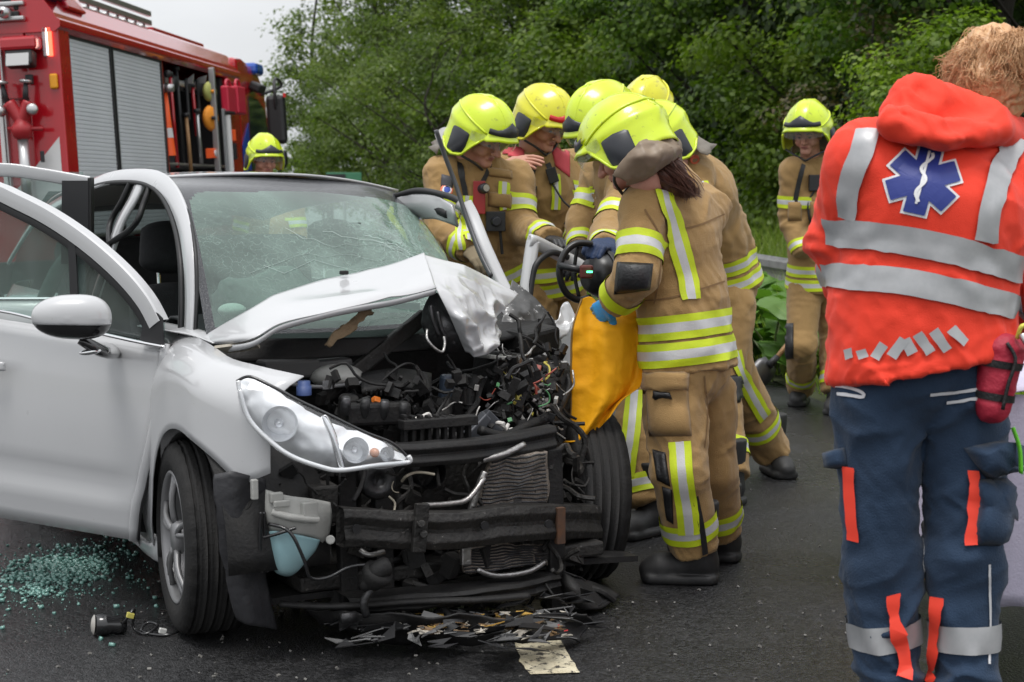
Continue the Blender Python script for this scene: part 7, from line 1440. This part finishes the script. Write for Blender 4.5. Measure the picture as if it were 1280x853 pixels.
# hood lying on the shoulders
def fho(P):
    z_ = (0, 0, 1); d = ecap(P, at(1118, 154, Yp-.12), at(1178, 168, Yp-.15), (.04, .045), (.035, .035), z_); d = smin(d, ecap(P, at(1178, 168, Yp-.15), at(1246, 164, Yp-.08), (.035, .035), (.03, .035), z_), .02); d = smin(d, ecap(P, at(1134, 140, Yp-.06), at(1228, 152, Yp-.04), (.07, .045), (.05, .045), z_), .03)
    d = smin(d, ecap(P, at(1150, 124, Yp-.03), at(1196, 136, Yp-.02), (.045, .055), (.045, .055), z_), .03); d = smin(d, ecap(P, at(1116, 154, Yp-.08), at(1146, 122, Yp+.06), .035, .045), .02); d = smin(d, ecap(P, at(1246, 164, Yp-.05), at(1264, 175, Yp+.10), .035, .04), .02)
    for A_, B2, C2 in ((at(1124, 140, Yp-.13), at(1168, 158, Yp-.21), at(1240, 150, Yp-.12)), (at(1150, 112, Yp-.08), at(1178, 132, Yp-.14), at(1225, 132, Yp-.1))): d = -smin(-d, np.minimum(ecap(P, A_, B2, .012, .016), ecap(P, B2, C2, .016, .010)), .02)
    return d
V, F = sdfmesh(fho, at(1060, 215, Yp)-[0, .35, 0], at(1300, 60, Yp)+[0, .35, 0], .008); V = wrinkle(V, F, [(at(1150, 165, Yp-.1), (1, 0, .5), .004, .12), (at(1215, 170, Yp-.1), (-.6, 0, 1), .004, .12)], 91, 1., .011); link('hood', npmesh('hood', V-bs, F), M_FLO, root, True)
# hair: waves of strands over a cap
M_HBL = mat('strawberry_blond_hair', (.72, .44, .23), .42, col2=(.50, .27, .125), nscale=22, spec=.6)
hc = J['head']+np.array([.004, 0, .012]); V, F = sdfmesh(lambda P: smin(ecap(P, hc+[-.002, -.01, .03], hc+[-.012, -.035, -.03], .096, .088), ecap(P, hc+[-.03, -.05, -.04], hc+[-.02, -.05, -.09], .06, .045), .04), hc-.2, hc+.2, .007)
V += vnormals(V, F)*(.010*ridge(vnoise(V*30+3*fbm(V*12, 4)[:, None], 3)))[:, None]; link('hair_cap', npmesh('hair_cap', V-bs, F), M_HBL, root, True)
rs_ = np.random.RandomState(8); paths = []
for k in range(90):
    a = rs_.uniform(2.0, 7.2); el0 = rs_.uniform(.1, 1.57); P = []
    for t in np.linspace(0, 1, 5):
        el = el0-t*(.45+.3*el0); r = .105+.012*math.sin(t*3)+.008*rs_.randn(); P.append(hc+np.array([math.cos(a)*math.cos(el)*r*1.0, math.sin(a)*math.cos(el)*r-.02, math.sin(el)*r*1.05-.03*t]))
    paths.append(P)
strands(paths, 1900, .014, bs, root, M_HBL, 12, .0055, wid=.0011, wave=.012, freq=15)
strands([[hc+np.array(q) for q in ((-.07, -.05, .06), (-.10, -.06, .05), (-.125, -.05, .035), (-.13, -.05, .02))], [hc+np.array(q) for q in ((-.06, -.07, .05), (-.09, -.08, -.02), (-.085, -.08, -.07), (-.06, -.08, -.10))]], 60, .02, bs, root, M_HBL, 14, .015, name='stray_hair', wid=.0012)
# trousers: pockets, stripes and bands
ring(tbv, seg(J['knL'], J['anL'], .43), J['anL']-J['knL'], .068, bs, root, [M_TAPE], (-.5, 0, .5), (0, 0), rmax=.17, name='reflective_tape'); ring(tbv, seg(J['knR'], J['anR'], .44), J['anR']-J['knR'], .068, bs, root, [M_TAPE], (-.5, 0, .5), (0, 0), rmax=.17, name='reflective_tape')
O1 = dict(mats=[M_ORS], rows=(-.5, .5), mi=(0,), name='orange_stripe')
ribbon(tbv, [(1114, 741), (1121, 790), (1130, 848)], .034, bs, root, off=.016, **O1); ribbon(tbv, [(1174, 746), (1172, 795), (1168, 853), (1166, 880)], .030, bs, root, off=.016, **O1); ribbon(tbv, [(1062, 584), (1064, 630), (1068, 676)], .034, bs, root, **O1)
patch(tbv, [(1222, 600), (1262, 598), (1262, 682), (1218, 682)], bs, root, M_NAVY, 'thigh_pocket', .035, 11, 11); ribbon(tbv, [(1216, 588), (1216, 630), (1214, 682)], .026, bs, root, off=.012, **O1)
patch(tbv, [(1205, 560), (1268, 548), (1272, 585), (1236, 602)], bs, root, M_NAVY, 'pocket_flap', .05, 9, 7); patch(tbv, [(1030, 565), (1056, 560), (1060, 582), (1034, 590)], bs, root, M_NAVY, 'pocket_flap', .03, 7, 6)
W1 = dict(mats=[mat('white_piping', (.6, .6, .62), .6)], rows=(-.5, .5), mi=(0,), name='white_piping')
for P in ([(1046, 482), (1076, 490), (1078, 497), (1048, 492)], [(1162, 493), (1195, 490), (1226, 487)], [(1182, 503), (1205, 501), (1226, 497)]): ribbon(tbv, P, .008, bs, root, off=.005, **W1)
ribbon(tbv, [(1152, 655), (1154, 690), (1156, 725)], .012, bs, root, off=.004, **W1); ribbon(tbv, [(1236, 705), (1237, 760), (1236, 830)], .006, bs, root, off=.004, **W1)
patch(tbv, [(1206, 428), (1248, 420), (1250, 452), (1206, 458)], bs, root, M_PAD, 'belt', .008)
# ================================================================ LOOSE THINGS
# yellow protective sheet
Ys = 5.80
rows = [[(727, 374), (740, 372), (757, 392), (775, 394), (792, 386), (797, 400)], [(716, 410), (738, 412), (757, 415), (775, 414), (793, 414), (800, 440)], [(714, 450), (738, 452), (757, 453), (776, 454), (796, 456), (803, 470)], [(714, 500), (736, 498), (755, 496), (774, 492), (788, 486), (801, 482)], [(712, 545), (722, 540), (738, 530), (752, 520), (764, 510), (778, 500)], [(704, 553), (713, 553), (724, 551), (736, 545), (748, 536), (762, 522)]]
GR = []
for j, r in enumerate(rows): GR.append([at(x, y, Ys+.025*math.sin(i*1.9+j*.35)-.018*j+(.05 if j == 0 else 0)+.03*(i > 3)) for i, (x, y) in enumerate(r)])
GR = crom(np.array([crom(np.array(r), 60) for r in GR]), 70)
wq = .05*np.stack([fbm(GR*7, 3), fbm(GR*7+5, 4), fbm(GR*7+9, 5)], -1); fl = .005*ridge(vnoise((GR+wq)*np.array([20, 5, 5]), 4))+.004*ridge(vnoise((GR+wq)@np.array([[9., 0, 6], [0, 9, 0], [-8, 0, 14]])+3, 7))+.0008*ridge(vnoise((GR+wq)*34, 9)); GR = GR+fl[..., None]*np.array([0, -1, 0])
bs = np.array([GR[..., 0].mean(), GR[..., 1].mean(), GR[..., 2].min()])
b = MB(); b.grid(GR-bs); sheet = b.build('protective_sheet', mat('yellow_tarpaulin', (.74, .35, .004), .7, col2=(.66, .29, .004), nscale=4, bump=.15, bscale=60, spec=.25), None, smooth=True, solid=.003, label='plain yellow protective sheet held up over the wreck by the red-haired firefighter', cat='sheet', loc=bs)
b = MB(); b.tube(GR[:, 0][::3]-bs, .004, 5); b.build('hem', mat('sheet_hem', (.16, .09, .02), .6), sheet, smooth=True)
# spreader / cutter with ring handle
o = empty('rescue_tool', at(735, 345, 6.2), 'black battery rescue cutter with ring handle and green light', 'rescue tool'); T0 = at(735, 345, 6.2); M_TOOL = mat('tool_black', (.013, .013, .014), .35)
tq = lambda px, py, Y=6.2: at(px, py, Y)-T0
b = MB(); b.tube(crom([tq(740, 305), tq(720, 305, 6.18), tq(705, 318, 6.16), tq(699, 340, 6.15), tq(706, 364, 6.16), tq(722, 375, 6.18), tq(738, 372)], 30), .013, 9); b.build('ring_handle', M_TOOL, o, smooth=True)
b = MB(); b.tube(crom([tq(700, 332, 6.14), tq(718, 336, 6.1), tq(736, 340, 6.12)], 8), .014, 8); b.tube(crom([tq(722, 308), tq(718, 340), tq(724, 373)], 8), .008, 6); b.build('handle_spoke', M_TOOL, o, smooth=True)
b = MB(); b.lathe([(.001, -.06), (.06, -.06), (.085, -.02), (.09, .03), (.075, .09), (.07, .2), (.001, .2)], tq(752, 344, 6.22), (.85, .5, .0), 26); b.build('motor_housing', M_TOOL, o, smooth=True)
b = MB(); b.lathe([(.094, -.012), (.098, 0), (.094, .012)], tq(756, 344, 6.23), (.85, .5, 0), 26); b.build('rubber_ring', M_SEAL, o, smooth=True)
b = MB(); b.box(tq(733, 340, 6.08), (.05, .04, .05)); b.build('switch_block', mat('tool_dark_red', (.10, .015, .012), .4), o, bevel=.008)
b = MB(); b.box(tq(737, 340, 6.045), (.022, .006, .007)); b.build('status_light', mat('green_led', (.05, .7, .25), .4, emit=(.1, 1, .4), estr=2.5), o)
# spade stuck by the guard rail
p0, p1, p2 = at(985, 430, 10.9), at(972, 446, 10.85), at(945, 474, 10.8); o = empty('spade', (p2[0], p2[1], 0), 'spade with wooden shaft lying by the lone firefighter\'s legs', 'spade'); q0 = np.array([p2[0], p2[1], 0])
b = MB(); b.tube([p0-q0+(p0-p1)*3, p0-q0, p1-q0], .017, 8); b.build('shaft', M_WOOD, o, smooth=True)
b = MB(); b.tube([p1-q0, seg(p1, p2, .4)-q0], [.022, .028], 8); b.build('socket', M_GEAR, o, smooth=True)
d = unit(p2-p1); sd = unit(np.cross(d, [0, 1, .3])); b = MB(); st = seg(p1, p2, .3)-q0; b.grid(np.array([[st+d*l+sd*w_*k+np.array([0, 1, 0])*.02*k*k for k in (-1, -.5, 0, .5, 1)] for l, w_ in ((0, .06), (.05, .085), (.14, .085), (.2, .06), (.24, .02))])); b.build('blade', mat('blade_steel', (.12, .12, .125), .4, .7), o, smooth=True, solid=.004)
# fog lamp torn off, with its lead
p = gnd(110, 795); o = empty('broken_fog_lamp', p+np.array([-.02, 0, 0]), 'torn-off round fog lamp lying on the road beside the front wheel', 'lamp')
b = MB(); ax = unit([-.9, -.35, .1]); b.lathe([(.001, .0), (.03, .0), (.042, .01), (.045, .05), (.036, .075), (.04, .1), (.03, .13), (.001, .13)], (.05, 0, .047), -ax, 24); b.build('housing', M_BLKG, o, smooth=True)
b = MB(); b.lathe([(.001, .012), (.025, .009), (.041, .0)], (.05, 0, .047), ax, 24); b.build('lens', mat('frosted_lens', (.4, .38, .35), .25), o, smooth=True)
b = MB(); b.tube(crom([np.array(q) for q in ((.16, .02, .04), (.2, .0, .09), (.21, .03, .1), (.2, .05, .02), (.26, .0, .008), (.3, .05, .03), (.25, .09, .03), (.24, .03, .01), (.34, -.02, .008), (.4, .02, .02), (.42, .06, .05))], 60), .006, 6); b.build('lead', M_BLKG, o, smooth=True)
for nm, q, cl_ in (('yellow_plug', (.425, .06, .055), (.7, .5, .02)), ('white_plug', (.33, .0, .02), (.5, .5, .48)), ('wire_tail', (.2, .0, .085), (.5, .45, .1))):
    b = MB(); b.box(q, (.03, .02, .022), (0, .3, .4)); b.build(nm, mat(nm, cl_, .45), o, bevel=.003)
o.scale = (.78, .78, .78)
# crumbs of side-window glass on the road
rs_ = np.random.RandomState(4); n = 1500; cx = gnd(75, 715); A = np.concatenate([rs_.randn(2200, 2)*[.12, .2], rs_.randn(900, 2)*[.06, .09]+[-.04, .02], rs_.randn(900, 2)*[.22, .38]]); V = []; F = []
A = A[vnoise(np.c_[A*9, 0*A[:, 0]], 3)+.5*rs_.randn(len(A)) > -.25]
for x, y in A:
    s = .0014+.008*rs_.rand()**4; c0 = np.array([cx[0]+x, cx[1]+y, s*.6]); M_ = np.array(Matrix.Rotation(rs_.rand()*6, 3, 'Z') @ Matrix.Rotation(rs_.randn()*.6, 3, 'X')); k = len(V)
    for a, b_, d in ((-1, -1, -.6), (1, -.8, -.6), (.9, 1, -.6), (-1.1, .9, -.6), (-.8, -1, .6), (1, -1, .6), (1, .8, .6), (-1, 1, .6)): V.append(c0+M_@np.array([a*s, b_*s, d*s]))
    F += [(k, k+3, k+2, k+1), (k+4, k+5, k+6, k+7), (k, k+1, k+5, k+4), (k+1, k+2, k+6, k+5), (k+2, k+3, k+7, k+6), (k+3, k, k+4, k+7)]
link('glass_crumbs', npmesh('glass_crumbs', V, F), mat('green_glass_crumb', (.07, .20, .17), .15, col2=(.20, .36, .32), nscale=60, spec=.8), label='crumbs of broken green window glass scattered on the wet road', cat='glass', kind='stuff')
b = MB(); r_ = random.Random(9)
for _ in range(420):
    q = gnd(r_.uniform(0, 1080), r_.uniform(560, 853)); s = r_.uniform(.002, .006); b.box(q+np.array([0, 0, s*.4]), (s*2, s*1.4, s), (r_.random(), r_.random(), r_.random()*3))
b.build('road_grit', mat('pale_grit', (.14, .135, .125), .6), None, label='bits of grit and debris scattered over the asphalt', cat='debris', kind='stuff')
# red pouch on the paramedic's hip
pp = at(1252, 478, 3.92); o = empty('first_aid_pouch', pp, 'red pouch with black straps hanging at the paramedic\'s hip', 'pouch'); M_PCH = mat('pouch_red', (.36, .012, .035), .6, bump=.3, bscale=90)
def fpo(P): return ecap(P, (.0, 0, .075), (-.02, 0, -.06), (.052, .045), (.042, .04), (1, 0, 0))
V, F = sdfmesh(fpo, (-.09, -.08, -.13), (.09, .08, .15), .006); V += vnormals(V, F)*(.003*ridge(vnoise(V*30, 2)))[:, None]; link('pouch_body', npmesh('pouch', V, F), M_PCH, o, True); bv = bvh_of(V, F)
for z in (.045, -.035): ring(bv, np.array([-.005, 0, z]), np.array([.15, 0, 1]), .018, np.zeros(3), o, [M_PAD], (-.5, .5), (0,), rmax=.1, name='strap', off=.003)
b = MB(); b.tube(crom([(-.005, -.05, .1), (.015, -.055, .06), (.0, -.052, .0), (-.01, -.048, -.06)], 14), .005, 6); b.build('zip', M_PAD, o, smooth=True)
b = MB(); b.tube(crom([(.025, -.03, .11), (.03, -.05, .14), (.055, -.04, .13), (.05, -.05, .08)], 14), .006, 6); b.build('yellow_cord', mat('cord_yellow', (.7, .65, .1), .6), o, smooth=True)
b = MB(); b.tube(crom([(.03, -.05, .12), (.04, -.06, .10), (.06, -.05, .08)], 10), .009, 6); b.build('shears', M_SILV, o, smooth=True)
b = MB(); b.lathe([(.012, 0), (.014, .004), (.008, .006)], (.055, -.045, .04), (.3, -1, 0), 16); b.build('round_emblem', mat('emblem_gold', (.6, .35, .03), .5), o)
b = MB(); b.tube(crom([(.03, .0, -.11), (.045, -.01, -.16), (.05, -.01, -.22)], 10), .014, 6, flat=.25); b.build('green_strap', mat('strap_green', (.15, .6, .03), .5), o, smooth=True)
# stretcher at the right edge
Y0 = 4.75; p = at(1275, 853, Y0); o = empty('stretcher', (p[0], p[1], 0), 'wheeled stretcher with lavender sheet and yellow feet at the right edge', 'stretcher'); q0 = np.array([p[0], p[1], 0]); M_LAV = mat('lavender_sheet', (.50, .47, .58), .8, col2=(.44, .41, .53), nscale=3, bump=.2, bscale=120)
G = []
for j, z in enumerate(np.linspace(.84, .20, 24)):
    G.append([np.array([1.35+.02*math.sin(i*1.1+j*.2)-.03*j/23+.0, Y0-.2+1.9*i/30, z+.02*math.sin(i*.8)*(j/23)])-q0 for i in range(31)])
G = np.array(G); G[..., 0] += .02*ridge(vnoise(G*np.array([3, 7, 2.]), 3)); b = MB(); b.grid(G)
b2 = np.array([[np.array([1.35+.7*k/8, Y0-.2+1.9*i/30, .84+.03*math.sin(k*.5+i*.4)])-q0 for i in range(31)] for k in range(9)]); b.grid(b2)
Fr_ = np.array([[np.array([1.35+.7*k/10, Y0-.2+.02*math.sin(k*1.7)-.02*j/16, z])-q0 for k in range(11)] for j, z in enumerate(np.linspace(.84, .24, 17))]); b.grid(Fr_); b.build('sheet', M_LAV, o, smooth=True, solid=.004)
M_SY = mat('stretcher_yellow', (.75, .42, .01), .4)
for x, y in ((1.35, Y0-.05), (2.0, Y0-.05), (1.35, Y0+1.5), (2.0, Y0+1.5)):
    b = MB(); b.lathe([(.03, -.02), (.08, -.02), (.085, 0), (.08, .02), (.03, .02)], np.array([x, y, .085])-q0, (1, 0, 0), 22); b.build('castor', M_PAD, o, smooth=True)
    b = MB(); b.tube([np.array([x, y, .12])-q0, np.array([x, y+.1, .22])-q0], .03, 8); b.build('castor_fork', M_SY, o, smooth=True)
for x in (1.33, 1.98): b = MB(); b.tube([np.array([x, Y0-.05, .2])-q0, np.array([x, Y0+1.6, .2])-q0], .03, 8); b.build('frame_bar', M_SY, o, smooth=True)
b = MB(); b.tube([np.array([1.33, Y0+.3, .2])-q0, np.array([1.43, Y0+1.3, .8])-q0], .02, 8); b.tube([np.array([2.05, Y0+.3, .2])-q0, np.array([1.95, Y0+1.3, .8])-q0], .02, 8); b.build('leg_link', M_DKM, o, smooth=True)
# yellow block behind the paramedic's leg
p = gnd(1072, 712); o = empty('wheel_chock', p, 'small yellow block on the road behind the paramedic\'s left leg', 'chock'); b = MB(); b.prism([(-.03, -.02, 0), (.12, -.02, 0), (.12, -.02, .05), (.0, -.02, .05)], (0, .1, 0)); b.build('block', M_SY, o, bevel=.008); b = MB(); b.box((.05, .03, .055), (.06, .05, .01)); b.build('grip_pad', M_PAD, o)
